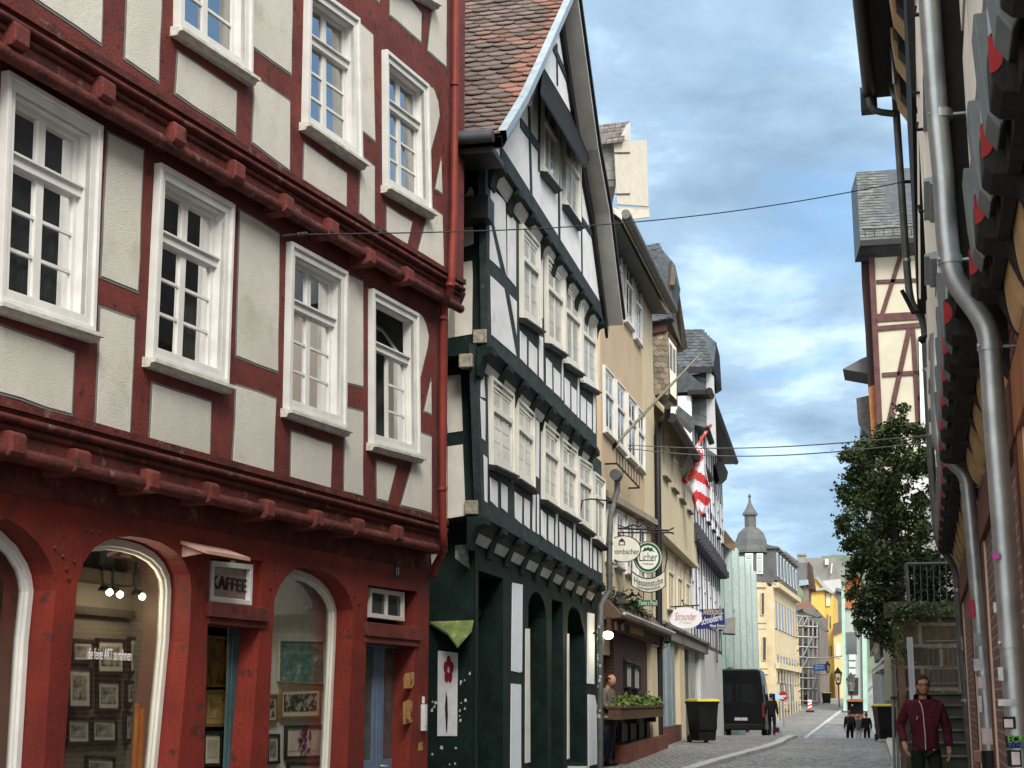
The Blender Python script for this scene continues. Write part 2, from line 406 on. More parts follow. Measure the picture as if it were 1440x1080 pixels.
def strip(name, fa, fb, za, m_, **p):
    mb = MB(False)
    for Y in YS: mb.v += [(fa(Y), Y, gz(Y) + za), (fb(Y), Y, gz(Y) + za)]
    for i in range(len(YS) - 1): mb.f.append([2 * i, 2 * i + 1, 2 * i + 3, 2 * i + 2]); mb.mi.append(0); mb.sm.append(True)
    return mb.build(name, m_, None, **p)
COB = cobble('cobblestone', (.32, .315, .305), (.15, .148, .144), (.05, .046, .042), 6.0)
PAV = cobble('paving_sett', (.29, .28, .26), (.15, .147, .138), (.06, .055, .05), 7.0)
KRB = mat('kerb_stone', (.42, .43, .43), (.30, .31, .31), 3, rough=.7, bump=.3, bscale=30)
gmb = MB(False)
for Y in [-300] + YS + [400, 600, 900]:
    gmb.v += [(-400, Y, gz(Y) - .06), (500, Y, gz(Y) - .06)]
k_ = len(gmb.v) // 2
gmb.f = [[2 * i, 2 * i + 1, 2 * i + 3, 2 * i + 2] for i in range(k_ - 1)]; gmb.mi = [0] * len(gmb.f); gmb.sm = [True] * len(gmb.f)
gmb.build('ground', mat('earth', (.16, .15, .13), rough=.95), None, kind='structure')
strip('road', lk, rk, 0, COB, kind='structure')
def kerb(name, f, sg, h):
    mb = MB(False); w = .26
    i0 = 0
    Y = -20.0
    while Y < 200:
        L = 1.0 if Y < 100 else 4
        Y1 = Y + L - .012
        xs = [(f(Y), Y), (f(Y1), Y1), (f(Y1) + sg * w, Y1), (f(Y) + sg * w, Y)]
        b = len(mb.v)
        mb.v += [(x, y, gz(y) - .05) for x, y in xs] + [(x, y, gz(y) + h) for x, y in xs]
        mb.f += [[b + 4, b + 5, b + 6, b + 7], [b, b + 1, b + 5, b + 4], [b + 1, b + 2, b + 6, b + 5], [b + 2, b + 3, b + 7, b + 6], [b + 3, b, b + 4, b + 7]]
        mb.mi += [0] * 5; mb.sm += [False] * 5
        Y += L
    return mb.build(name, KRB, None, bevel=.012, kind='structure')
kerb('kerb', lk, -1, .10); kerb('kerb', rk, 1, .12)
strip('pavement', lambda Y: lk(Y) - 14, lambda Y: lk(Y) - .25, .092, PAV, kind='structure')
strip('pavement', lambda Y: rk(Y) + .25, lambda Y: rk(Y) + 12, .112, PAV, kind='structure')
# ------------------------------------------------------------------ window builder
def window(fac, parent, q, n, mats, cw=0.13, cd=0.05, tv=0.68, rows=3, cols=2, sash=0.05, mun=0.025, hole=True, sill=True, sd=0.12, sh=0.08, sillmat=None, pane=None, curtain=None, depth=0.10, room=None, wname='window', open_half=False, px=True, trows=1, hood=False):
    """q: casing corners TL,TR,BR,BL in pixels (px) or (s,z).  Returns (window object, opening polygon)."""
    C = [fac.px(x, y, n) for x, y in q] if px else list(q)
    TL, TR, BR, BL = [Vector(c) for c in C]
    Wd = ((TR - TL).length + (BR - BL).length) / 2; H = ((TL - BL).length + (TR - BR).length) / 2
    def mp(u, v):
        p = (BL * (1 - u) + BR * u) * (1 - v) + (TL * (1 - u) + TR * u) * v
        return (p.x, p.y)
    U = lambda a: a / Wd
    V = lambda a: a / H
    def rect(a, b, c, d): return [mp(a, c), mp(b, c), mp(b, d), mp(a, d)]
    f = MB()
    def qb(mb, a, b, c, d, n0, n1): mb.prism(rect(a, b, c, d), n0, n1)
    cu, cv = U(cw), V(cw)
    # casing with a stepped outer moulding
    f.ring(rect(0, 1, 0, 1), rect(cu, 1 - cu, cv, 1 - cv), n - 0.002, n + cd)
    mo = min(cw * 0.3, 0.04)
    f.ring(rect(-U(.012), 1 + U(.012), -V(.012), 1 + V(.012)), rect(U(mo), 1 - U(mo), V(mo), 1 - V(mo)), n - 0.001, n + cd + 0.025)
    w = f.build(wname, mats[0], parent, bevel=0.004 if hole else 0)
    # sashes
    nb = n - depth if hole else n + 0.012
    s = MB()
    if hole: s.rev(rect(cu, 1 - cu, cv, 1 - cv), n + cd - 0.002, nb + 0.004)
    a0, a1, b0, b1 = cu, 1 - cu, cv, 1 - cv
    su, sv = U(sash), V(sash)
    tvv = b0 + (b1 - b0) * tv if tv else b1
    st = 0.035 if hole else 0.02
    um = (a0 + a1) / 2
    halves = [(a0, um), (um, a1)] if cols == 2 else [(a0, a1)]
    for i, (h0, h1) in enumerate(halves):
        if open_half and i == 0:
            # left casement swung inwards
            s.box(mp(h0, 0)[0] + 0.03, mp(h0, 0)[0] + 0.07, nb - 0.5, nb, mp(h0, b0)[1] + 0.02, mp(h0, tvv)[1] - 0.04)
        else:
            s.ring(rect(h0, h1, b0, tvv), rect(h0 + su, h1 - su, b0 + sv, tvv - sv), nb, nb + st)
            for k in range(1, rows):
                vv = b0 + sv + (tvv - b0 - 2 * sv) * k / rows
                qb(s, h0 + su, h1 - su, vv - V(mun) / 2, vv + V(mun) / 2, nb + 0.004, nb + st - 0.008)
        if tv and not open_half:
            s.ring(rect(h0, h1, tvv, b1), rect(h0 + su, h1 - su, tvv + sv, b1 - sv), nb, nb + st)
        elif tv and i == 0:
            # hopper light tipped inwards at the top
            z0, z1 = mp(a0, tvv)[1], mp(a0, b1)[1]; sa, sb = mp(a0, 0)[0] + 0.1, mp(a1, 0)[0] - 0.04
            for (x0, x1, t0, t1) in ((sa, sb, 0, .16), (sa, sb, .84, 1), (sa, sa + .05, 0, 1), (sb - .05, sb, 0, 1)):
                P = lambda t, dd: (nb + dd - 0.30 * t, z0 + 0.03 + (z1 - z0) * 0.92 * t)
                s.sprism([P(t0, 0), P(t1, 0), P(t1, .03), P(t0, .03)], x0, x1)
        if trows > 1 and tv:
            vv = (tvv + b1) / 2; qb(s, h0 + su, h1 - su, vv - V(mun) / 2, vv + V(mun) / 2, nb + 0.004, nb + st - 0.008)
    if tv: qb(s, a0, a1, tvv - V(.035), tvv + V(.035), nb + 0.01, nb + st + 0.035)
    if hole and tv: qb(s, a0 - U(.01), a1 + U(.01), tvv + V(.035), tvv + V(.052), nb + 0.01, nb + st + 0.06)
    s.build('sash', mats[1], w)
    g = MB()
    if open_half:
        g.sheet(rect(um + su * .5, a1 - su * .5, b0, tvv), [], nb + 0.014)
    else:
        g.sheet(rect(a0 + su * .5, a1 - su * .5, b0 + sv * .5, b1 - sv * .5), [], nb + 0.012)
    g.build('pane', pane or (GLS if hole else GPANE), w)
    if sill:
        l = MB()
        (sl, zl), (sr, zr) = mp(-U(.05), 0), mp(1 + U(.05), 0)
        k = len(l.v)
        prof = [(n, 0), (n + sd, -0.02), (n + sd, -0.02 - sh * .35), (n + sd * .7, -sh * .6), (n + sd * .55, -sh), (n, -sh)]
        vs = [(sl, a, zl + b) for a, b in prof] + [(sr, a, zr + b) for a, b in prof]; K = len(prof)
        l.add(vs, [list(range(K)), list(range(2 * K - 1, K - 1, -1))] + [[i, (i + 1) % K, K + (i + 1) % K, K + i] for i in range(K)])
        l.build('sill', sillmat or mats[0], w)
    if hole:
        if curtain:
            c = MB()
            for (u0, u1, v0, v1) in curtain[1]:
                ss = [mp(u0 + (u1 - u0) * i / 24, v0)[0] for i in range(25)]; z0, z1 = mp(u0, v0)[1], mp(u0, v1)[1]
                vs = []
                for i, x in enumerate(ss):
                    nn = nb - 0.035 + 0.015 * math.sin(i * 1.9)
                    vs += [(x, nn, z0), (x, nn, z1)]
                c.add(vs, [[2 * i, 2 * i + 2, 2 * i + 3, 2 * i + 1] for i in range(24)], True)
            c.build('curtain', curtain[0], w)
        rm = MB(); q2 = rect(-0.15, 1.15, -0.12, 1.08)
        rm.rev(q2, n - 0.12, n - 1.6); rm.add([(a, n - 1.6, b) for a, b in q2], [[0, 1, 2, 3]])
        rm.build('room', room or DARK, w)
    return w, rect(cu * .6, 1 - cu * .6, cv * .6, 1 - cv * .6)

# ================================================================== RED HOUSE
F1 = Fac((-3.50, 10.52), (-3.50 + .351, 10.52 + 1))
red = ftag(F1, 'timber_house', 'large red timber framed house with pale roughcast panels and arched shop windows', 'house')
N0, N1, N2 = -0.26, 0.0, 0.20
SE = F1.px(629, 560, N1)[0]            # right-hand end
SL = -6.0
WTS = (WHT, WHT)
wk = dict(cw=.102, cd=.045, sash=.042, sillmat=SILLW, sd=.125, sh=.085, room=ROOM)
lw_j1 = F1.line((0, 590), (618, 747), N1)      # lower edge of the first-floor storey
lw_j2 = F1.line((0, 25), (620, 392), N2)       # lower edge of the second-floor storey
Z3 = F1.px(620, 0, N2)[1] + 2.2
holes1, holes2 = [], []
W1S = [[(3, 103), (134, 180), (123, 466), (-9, 424)], [(218, 232), (321, 290), (312, 540), (205, 503)], [(403, 342), (481, 384), (479, 602), (398, 575)], [(518, 408), (582, 443), (584, 641), (518, 623)]]
GSHEET = mat('grey_reflection_sheet', (.34, .37, .40), (.24, .265, .29), 1.5, rough=.9, stretch=(3, 1, .6))  # sheet added behind the panes; their grey reflected tone is put in its colour
cur = [(GSHEET, [(.0, 1, .0, 1)]), (CURT, [(.0, .2, .05, .5), (.5, .9, 0, .42)]), (CURB, [(.62, 1, 0, .66), (.1, .5, .0, .42)]), None]  # first window takes the added grey sheet, not a curtain
for i, q in enumerate(W1S):
    w, h = window(F1, red, q, N1, WTS, curtain=cur[i], open_half=(i == 3), **wk)
    holes1.append(h)
    if i == 2:
        c = MB(); a = Vector(h[0]); b = Vector(h[2])
        c.box(a.x + .05, b.x - .05, -.3, -.28, a.y + (b.y - a.y) * .7, b.y); c.build('curtain', CURT, w)
W2S = [[(248, -220), (348, -128), (346, 107), (244, 40)], [(428, -22), (498, 28), (502, 227), (424, 174)], [(537, 72), (596, 121), (600, 298), (538, 262)]]
for i, q in enumerate(W2S):
    w, h = window(F1, red, q, N2, WTS, pane=GLSB, **wk)
    holes2.append(h)
w, h = window(F1, red, [(546, -240), (606, -180), (607, 4), (545, -30)], N2, WTS, pane=GLSB, **wk)
holes2.append(h)
P2 = [[(0, -30), (143, 66), (148, -80), (0, -190)], [(173, 84), (224, 119), (229, -40), (178, -78)], [(248, 70), (333, 127), (332, 192), (245, 133)],
      [(355, -60), (412, -20), (410, 108), (354, 67)], [(355, 103), (408, 142), (408, 243), (353, 202)], [(427, 198), (488, 242), (487, 295), (425, 255)],
      [(505, 30), (525, 48), (528, 202), (505, 183)], [(505, 215), (527, 233), (527, 320), (504, 302)],
      [(601, 118), (610, 124), (616, 143), (618, 163), (614, 182), (608, 205), (602, 228)], [(620, 220), (622, 275), (611, 267)],
      [(543, 287), (580, 310), (572, 350), (542, 332)], [(603, 288), (622, 302), (624, 383), (585, 358)],
      [(547, -40), (593, 18), (592, 62), (547, 22)], [(610, -20), (628, -5), (628, 97), (600, 72)], [(505, -80), (533, -50), (534, 6), (512, -12)], [(430, -140), (495, -85), (495, -20), (430, -75)]]
P1 = [[(150, 183), (203, 210), (194, 412), (140, 392)], [(138, 428), (190, 448), (183, 613), (132, 597)], [(-12, 450), (105, 495), (101, 587), (-12, 553)],
      [(213, 535), (297, 563), (295, 646), (208, 623)], [(335, 293), (393, 328), (391, 525), (330, 503)], [(330, 540), (389, 560), (385, 670), (325, 655)],
      [(408, 603), (467, 623), (465, 690), (407, 677)], [(487, 382), (511, 395), (511, 547), (485, 540)], [(483, 570), (511, 578), (511, 700), (482, 693)],
      [(585, 437), (593, 441), (599, 455), (603, 473), (601, 490), (597, 507), (586, 553)], [(606, 530), (607, 585), (595, 580)],
      [(528, 645), (558, 653), (545, 708), (529, 703)], [(592, 607), (607, 613), (607, 724), (562, 713)],
      [(-60, 90), (-25, 105), (-30, 390), (-66, 375)]]
pp, pb = MB(), MB()
rnd = random.Random(3)
for N, PL in ((N1, P1), (N2, P2)):
    for q in PL:
        a = F1.pts(q, N)
        a = [(s + rnd.uniform(-.006, .006), z + rnd.uniform(-.006, .006)) for s, z in a]
        w_ = []
        for (p0, p1) in zip(a, a[1:] + a[:1]):
            L_ = math.hypot(p1[0] - p0[0], p1[1] - p0[1]); n_ = max(1, int(L_ / .28))
            for k in range(n_):
                t_ = k / n_; d_ = 0 if k == 0 else rnd.uniform(-.009, .009)
                w_.append((p0[0] + (p1[0] - p0[0]) * t_ - (p1[1] - p0[1]) / L_ * d_, p0[1] + (p1[1] - p0[1]) * t_ + (p1[0] - p0[0]) / L_ * d_))
        a = w_
        pb.prism(a, N - .004, N + .004)
        pp.prism(inset(a, .022), N - .003, N + .010)
pb.build('panel_outline', PBORD, red)
pp.build('plaster_infill', PLA, red)
# storey fronts
fr = MB()
o1 = [(SL, lw_j1(SL)), (SE, lw_j1(SE)), (SE, lw_j2(SE) + .1), (SL, lw_j2(SL) + .1)]
o2 = [(SL, lw_j2(SL)), (SE, lw_j2(SE)), (SE, Z3), (SL, Z3)]
fr.sheet(o1, holes1, N1); fr.sheet(o2, holes2, N2)
for o_, n_ in ((o1, N1), (o2, N2)):
    fr.rev(o_, n_, n_ - .28)
fr.build('timber_frame', RED, red)
# the body behind the fronts: side, ceilings, roof mass
bd = MB()
bd.box(SL, SE - .02, -7.5, -2.7, 0, Z3)
bd.box(SE - .25, SE - .02, -2.7, N2 - .3, 3.3, Z3)
bd.box(SL, SE - .02, -2.7, -.3, 3.25, 3.34)
bd.box(SL, SE - .02, -2.7, N2 - .02, Z3 - .1, Z3 - .01)
bd.build('wall', REDD, red)
rf = MB(); rf.sprism([(N2 + .5, Z3 - .15), (-3.6, Z3 + 4), (-7.9, Z3 - .15)], SL - .2, SE + .1)
rf.build('roof', mat('old_clay_roof', (.13, .06, .045), rough=.9), red)
# jetty mouldings, recess boards
mo = MB()
for ln, n, nb in ((lw_j1, N1, N0), (lw_j2, N2, N1)):
    def rod(nn, dz, r): mo.tube([(SL + (SE - SL) * i / 8, nn, ln(SL + (SE - SL) * i / 8) + dz) for i in range(9)], r, 10)
    a, b = SL, SE
    for (n0, n1, d0, d1) in ((n - .05, n + .035, .09, .15), (nb + .02, n - .045, -.16, -.01)):
        mo.prism([(a, ln(a) + d0), (b, ln(b) + d0), (b, ln(b) + d1), (a, ln(a) + d1)], n0, n1)
    rod(n - .035, -.21, .055); rod(n - .05, -.03, .035); rod(n + .005, .03, .028)
    if ln is lw_j1: mo.prism([(a, ln(a) - .44), (b, ln(b) - .44), (b, ln(b) - .24), (a, ln(a) - .24)], nb - .02, nb + .012)
mo.build('jetty_moulding', REDD, red)
for n, nb, J in ((N1, N0, [(25, 626), (117, 650), (217, 677), (301, 694), (380, 717), (449, 731), (507, 742), (562, 751)]),
                 (N2, N1, [(30, 52), (152, 128), (253, 190), (337, 242), (407, 288), (470, 322), (523, 362), (577, 388), (-110, -30)])):
    for (x, y) in J:
        s, z = F1.px(x, y, n + .04)
        j = MB(); w_ = .082 + rnd.uniform(-.01, .01)
        t = rnd.uniform(-.012, .012)
        j.sprism([(nb, z - .10), (n + .03, z - .085), (n + .055, z - .05), (n + .055, z + .07), (n + .03, z + .095), (nb, z + .1)], s - w_, s + w_)
        j.build('joist_end', RED, red, bevel=.012)
# shopfront
G = 1330
OP = [[(50, G), (62, 1080), (72, 902), (79, 830), (76, 808), (70, 790), (55, 765), (33, 743), (10, 729), (-20, 735), (-50, 770), (-62, 830), (-75, 1080), (-92, G)],
      [(235, G), (250, 1080), (266, 902), (269, 830), (267, 808), (258, 788), (245, 774), (226, 763), (205, 757), (182, 754), (163, 756), (148, 761), (133, 770), (118, 790), (109, 820), (102, 902), (89, 1080), (78, G)],
      [(340, G), (351, 1080), (365, 902), (371, 789), (296, 780), (291, 902), (287, 1080), (281, G)],
      [(478, G), (488, 1080), (496, 900), (497, 858), (493, 842), (486, 828), (475, 815), (462, 806), (446, 800), (429, 797), (414, 801), (403, 810), (394, 823), (386, 843), (383, 902), (376, 1080), (369, G)],
      [(566, G), (575, 1080), (584, 900), (588, 832), (518, 822), (515, 900), (511, 1080), (505, G)]]
OP = [F1.pts(q, N0) for q in OP]
zb = 0.05
def clampz(q): return [(s, max(z, zb + .02 * (i == 0))) for i, (s, z) in enumerate(q)]
OP = [clampz(q) for q in OP]
SG = F1.px(604, 800, N0)[0]
gf = MB()
gf.sheet([(SL, -.3), (SG, -.3), (SG, lw_j1(SG)), (SL, lw_j1(SL))], OP, N0)
for i, q in enumerate(OP): gf.rev(q, N0, N0 - (.225 if i != 4 else .42))
gf.box(SG - .05, SG, -2.6, N0 - .003, -.3, lw_j1(SG))
gf.build('shopfront', REDS, red)
# capital blocks and iron bolts on the pillars
bt = MB()
for (x, y) in ((76, 770), (104, 790), (88, 782), (93, 800), (96, 815), (270, 780), (280, 800), (283, 818), (388, 808), (380, 828), (498, 838), (505, 850), (386, 790), (120, 745), (128, 747), (140, 748)):
    s, z = F1.px(x, y, N0)
    bt.ball((s, N0 + .004, z), .016, 5)
bt.parts('bolt', REDD, red)
# arched glazing of the three shop windows
for k, q in ((0, OP[0]), (1, OP[1]), (3, OP[3])):
    nn = N0 - .19
    a = inset(q, .008); b = inset(q, .075); c2 = inset(q, .10)
    f = MB(); f.ring(a, b, nn - .05, nn); f.ring(inset(q, .05), c2, nn - .06, nn - .025)
    w = f.build('shop_window', IVORY if k != 0 else WHT, red, bevel=.006)
    g = MB(); g.sheet(inset(q, .06), [], nn - .045); g.build('pane', GLS2, w)
    if k == 1:
        s, z = F1.px(160, 921, nn); s0, _ = F1.px(130, 919, nn); s1, _ = F1.px(191, 923, nn)
        text_mesh('lettering', 'die feine ART zu rahmen', .13, emit('white_lettering', (.8, .8, .78), 0.0), w, fmtx(s, nn - .035, z), .001, width=s1 - s0)
# shop interior: back walls, partitions, floor
INT = mat('shop_wall', (.15, .13, .10), (.11, .095, .075), 2, rough=.9)
INTD = mat('shop_dark_wood', (.035, .028, .022), rough=.8)
BOARD = mat('shop_board', (.70, .67, .58), (.60, .57, .49), 9, rough=.9, stretch=(3, 1, .4))
si = MB()
s_a, s_b = OP[1][-1][0], OP[1][0][0]
si.box(SL, OP[2][6][0] - .02, -1.07, -1.0, -.2, 3.25)
si.box(OP[2][6][0] - .02, SG, -1.95, -1.85, -.2, 3.25)
for s in (OP[1][12][0] - .25, OP[2][6][0] - .05, OP[4][-1][0] - .1): si.box(s - .03, s + .03, -2.3, N0 - .43, -.2, 3.25)
si.build('shop_interior', INT, red)
sd_ = MB(); sd_.box(SL, SG, -2.3, N0 - .43, -.2, 0.02); sd_.box(SL, SG, -2.3, N0 - .43, 3.15, 3.24)
s0, z0 = F1.px(100, 795, -.8); s1, z1 = F1.px(198, 825, -.8); sd_.box(s0 - .2, s1, -1.0, -.8, z1, z0)
s0, z0 = F1.px(95, 850, -.9); s1, z1 = F1.px(190, 870, -.9); sd_.box(s0 - .2, s1, -1.0, -.9, z1, z0)
sd_.build('shop_beams', INTD, red)
bo = MB(); nB = N0 - .42
bo.box(OP[3][14][0] - .02, OP[3][0][0] + .5, nB - .05, nB, .2, 3.0)
bo.build('display_board', BOARD, red)
# door with lettered transom
nd_ = N0 - .22
q = F1.pts([(296, 788), (354, 794), (352, 852), (294, 846)], N0 - .05)
tw = MB(); tw.ring(q, inset(q, .05), N0 - .10, N0 - .03); tr = tw.build('transom_window', WHT, red, bevel=.006)
g = MB(); g.prism(inset(q, .045), N0 - .085, N0 - .078); g.build('pane', mat('brown_glass', (.10, .055, .04), (.16, .10, .08), 2, rough=.12), tr)
s, z = F1.px(324, 822, N0 - .06); s0, _ = F1.px(300, 820, N0 - .06); s1, _ = F1.px(348, 824, N0 - .06)
text_mesh('lettering', 'KAFFEE', .17, BLK, tr, fmtx(s, N0 - .07, z), .004, width=s1 - s0)
hd = MB(); (s0, z0), (s1, z1) = F1.px(268, 766, N0 + .1), F1.px(330, 782, N0 + .1)
hd.sprism([(N0, z0 + .04), (N0, z0 + .01), (N0 + .26, z1 - .05), (N0 + .26, z1 - .02)], s0, s1); hd.sprism([(N0, z0 - .1), (N0, z0), (N0 + .2, z1 - .04)], s0 + .03, s0 + .06)
hd.build('door_hood', mat('faded_pink_board', (.42, .27, .22), (.34, .2, .16), 5, rough=.8), red)
ts = MB(); (s0, z0), (s1, z1) = F1.px(292, 852, N0), F1.px(372, 860, N0)
ts.box(s0 - .02, s1 + .03, N0 - .3, N0 + .05, z1 - .1, z1 + .03); ts.box(s0, s1, N0 - .3, N0 + .02, z1 - .16, z1 - .1)
(s0, z0), (s1, z1) = F1.px(513, 877, N0), F1.px(588, 889, N0)
ts.box(s0 - .02, s1 + .03, N0 - .22, N0 + .04, z1 - .1, z1 + .05); ts.box(s0, s1, N0 - .22, N0 + .02, z1 - .17, z1 - .1)
ts.parts('door_lintel', RED, red, bevel=.006)
TEAL = mat('teal_door_paint', (.055, .105, .12), (.04, .075, .085), 5, rough=.6)
sj0, _ = F1.px(322, 950, N0 - .22); sj1, _ = F1.px(342, 950, N0 - .22)
dj = MB(); dj.box(sj0, sj1 + .12, N0 - .245, N0 - .22, 0, 2.62); dj.box(sj0 + .03, sj1 - .02, N0 - .22, N0 - .205, 0.3, 2.5); dj.build('door', TEAL, red)
# blue double door of the house entrance
BLUE = mat('blue_door_paint', (.13, .185, .28), (.10, .145, .22), 4, rough=.55)
s0 = OP[4][4][0] if False else F1.px(513, 960, N0)[0]; s1 = F1.px(590, 960, N0 - .2)[0]
nd_ = N0 - .24
ztop = F1.px(550, 897, nd_)[1]
d = MB(); d.box(s0 - .05, s1 + .1, nd_ - .05, nd_, .1, ztop + .1)
sm = s0 + (s1 - s0) * .42
d.box(sm - .03, sm + .03, nd_, nd_ + .03, .1, ztop)
for a, b in ((s0 + .02, sm - .05), (sm + .06, s1 - .02)):
    z_0, z_1 = 0.95, ztop - .12
    d.ring([(a, .2), (b, .2), (b, ztop), (a, ztop)], [(a + .09, z_0), (b - .09, z_0), (b - .09, z_1), (a + .09, z_1)], nd_ - .01, nd_ + .025)
    d.ring([(a + .08, .35), (b - .08, .35), (b - .08, .85), (a + .08, .85)], [(a + .12, .4), (b - .12, .4), (b - .12, .8), (a + .12, .8)], nd_ + .01, nd_ + .035)
dd = d.build('door', BLUE, red, bevel=.004)
g = MB()
for a, b in ((s0 + .11, sm - .14), (sm + .15, s1 - .11)): g.box(a, b, nd_ + .002, nd_ + .006, .95, ztop - .12)
g.build('pane', mat('frosted_glass', (.10, .105, .10), (.05, .055, .055), 7, rough=.2), dd)
k = MB(); k.tube([(sm + .1, nd_ + .02, .88), (sm + .1, nd_ + .07, .88), (sm + .2, nd_ + .07, .875)], .011); k.ball((sm + .1, nd_ + .03, .88), .02, 6); k.build('handle', ZINC, dd)
# transom light above it
q = F1.pts([(519, 826), (567, 833), (567, 874), (518, 868)], N0 - .1)
tw = MB(); tw.ring(q, inset(q, .05), N0 - .14, N0 - .08); tw.box((q[0][0] + q[1][0]) / 2 - .02, (q[0][0] + q[1][0]) / 2 + .02, N0 - .135, N0 - .085, q[3][1], q[0][1])
tr = tw.build('transom_window', IVORY, red, bevel=.004); g = MB(); g.prism(inset(q, .03), N0 - .12, N0 - .115); g.build('pane', GPANE, tr)
# house number, bell plates, intercom
np_ = MB(); s, z = F1.px(557.5, 804, N0); np_.box(s - .048, s + .048, N0, N0 + .012, z - .07, z + .07)
hn = np_.build('house_number', mat('enamel_blue', (.012, .016, .035), rough=.3), red)
text_mesh('digits', '13', .115, mat('enamel_white', (.85, .86, .9)), hn, fmtx(s, N0 + .013, z), .001, spacing=1.5, width=.074)
YEL = mat('bare_yellow_patch', (.44, .27, .10), (.30, .16, .06), 8, rough=.9, spot=((.16, .03, .02), 9, .54, .05))
pt = MB()
for Q in ([(567, 953), (570, 947), (582, 945), (582, 962), (578, 968), (568, 968)], [(567, 988), (574, 984), (580, 986), (580, 1015), (567, 1019)], [(589, 1045), (594, 1043), (594, 1055), (588, 1056)]):
    pt.prism(F1.pts(Q, N0), N0 - .002, N0 + .004)
pt.parts('bare_wood_patch', YEL, red)
ic = MB(); s, z = F1.px(593.5, 1009, N0); ic.box(s - .04, s + .04, N0, N0 + .05, z - .15, z + .15); ic.box(s - .025, s + .025, N0 + .05, N0 + .056, z - .1, z + .02); ic.box(s - .01, s + .01, N0, N0 + .03, z + .16, z + .24)
ic.build('intercom', mat('white_plastic', (.7, .7, .7), rough=.4), red, bevel=.006)
# red downpipe
RPI = mat('red_pipe_paint', (.205, .035, .024), (.15, .026, .02), 4, rough=.5)
rp = MB()
pth = [F1.px(641, -60, N2 + .1), F1.px(638, 300, N2 + .1), F1.px(635, 388, N2 + .1)]
P3 = [(pth[0][0], N2 + .1, pth[0][1]), (pth[1][0], N2 + .1, pth[1][1]), (pth[2][0], N2 + .1, pth[2][1])]
for (x, y, n) in ((633, 405, N2 + .09), (626, 425, N1 + .14), (623, 440, N1 + .09), (622, 600, N1 + .09), (623, 745, N1 + .09), (624, 768, N1 + .06), (620, 782, N0 + .12), (612, 796, N0 + .06), (609, 812, N0 + .05)):
    s, z = F1.px(x, y, n); P3.append((s, n, z))
rp.tube(P3, .046, 14)
for y, x in ((118, 639), (400, 633), (687, 622), (447, 622)):
    s, z = F1.px(x, y, N1 + .09 if y > 420 else N2 + .1); n = N1 + .09 if y > 420 else N2 + .1
    rp.tube([(s, n, z - .02), (s, n, z + .02)], .055, 14)
rp.build('downpipe', RPI, red)
# small boxed end of the upper jetty beam
eb = MB(); s, z = F1.px(640, 418, N1 + .02); eb.sprism([(N1 - .2, z - .14), (N1 + .1, z - .14), (N1 + .17, z + .02), (N1 + .1, z + .2), (N1 - .2, z + .2)], SE - .05, SE + .17); eb.build('beam_end', REDD, red, bevel=.01)

# ---- pictures hung inside the shop
def picture(name, label, q, n, frame, art, mount=None, grp=None, fw=.03, plane=F1):
    a = plane.pts(q, n); sC = sum(p[0] for p in a) / 4; zC = sum(p[1] for p in a) / 4
    a = [(s - sC, z - zC) for s, z in a]
    t = thing(name, label, 'picture', plane.world(sC, n, zC), plane.ang, grp)
    m = MB(); m.ring(a, inset(a, fw), -.012, .018); m.build('frame', frame, t)
    b = inset(a, fw * .9); m = MB(); m.prism(b, -.012, .004)
    if mount: m.build('mount', mount, t); b = inset(b, min(abs(a[0][0] - a[1][0]), abs(a[0][1] - a[2][1])) * .16); m = MB(); m.prism(b, .003, .008)
    m.build('print', art, t)
    return t
FB = mat('black_frame', (.02, .018, .016), rough=.4); FG_ = mat('gilt_frame', (.30, .20, .07), rough=.4, metal=.4)
MT = mat('card_mount', (.58, .53, .42), rough=.9)
def art(n, c, c2, sc=14, st=(1, 1, 1), lo=.4, hi=.6, spot=None): return mat('print_' + n, c, c2, sc, 8, rough=.6, stretch=st, lo=lo, hi=hi, spot=spot)
LAND = art('landscape', (.10, .25, .28), (.06, .12, .03), 7, (1, 1, 1.6), spot=((.45, .40, .28), 5, .58, .06))
ENGR = art('engraving', (.42, .38, .28), (.03, .03, .025), 9, (1, 1, 1.4), .48, .6)
FLOW = art('magenta_flower', (.62, .60, .55), (.16, .03, .09), 9, (1, 1, 1), .36, .42)
SEPI = art('sepia', (.60, .42, .15), (.25, .15, .04), 9)
AUT = art('autumn', (.30, .14, .03), (.05, .07, .015), 11, (1, 1, .6), .4, .55, ((.6, .5, .3), 7, .66, .03))
DIM = art('dim_sketch', (.30, .29, .26), (.06, .06, .055), 13)
picture('framed_picture', 'unframed green and blue castle landscape painting, topmost in the right arched shop window', [(392, 901), (455, 902), (454, 962), (391, 958)], nB + .02, MT, LAND, fw=.004)
picture('framed_picture', 'framed old engraving of a hilltop castle below the castle landscape painting', [(394, 966), (450, 964), (449, 1010), (393, 1012)], nB + .02, FG_, ENGR, MT)
fpic = picture('framed_picture', 'framed magenta flower print in the right arched shop window, below the engraving', [(401, 1020), (453, 1019), (452, 1066), (400, 1068)], nB + .02, FB, MT, MT)
fl_ = MB(); rf_ = random.Random(4)
fq = F1.px(427, 1043, nB + .02); 
for _ in range(46):
    a_ = rf_.uniform(0, 6.28); r_ = .13 * math.sqrt(rf_.random()); c_ = rf_.uniform(.014, .03)
    fl_.cur = rf_.choice((0, 0, 1)); fl_.add([(r_ * 1.1 * math.cos(a_) + c_ * math.cos(t_), .012 + .0002 * _, r_ * math.sin(a_) + c_ * math.sin(t_)) for t_ in [j * 1.05 for j in range(6)]], [[0, 1, 2, 3, 4, 5]])
fl_.build('blossom', [mat('magenta_ink', (.17, .02, .09), (.09, .01, .05), 20), mat('pink_ink', (.36, .10, .20))], fpic)
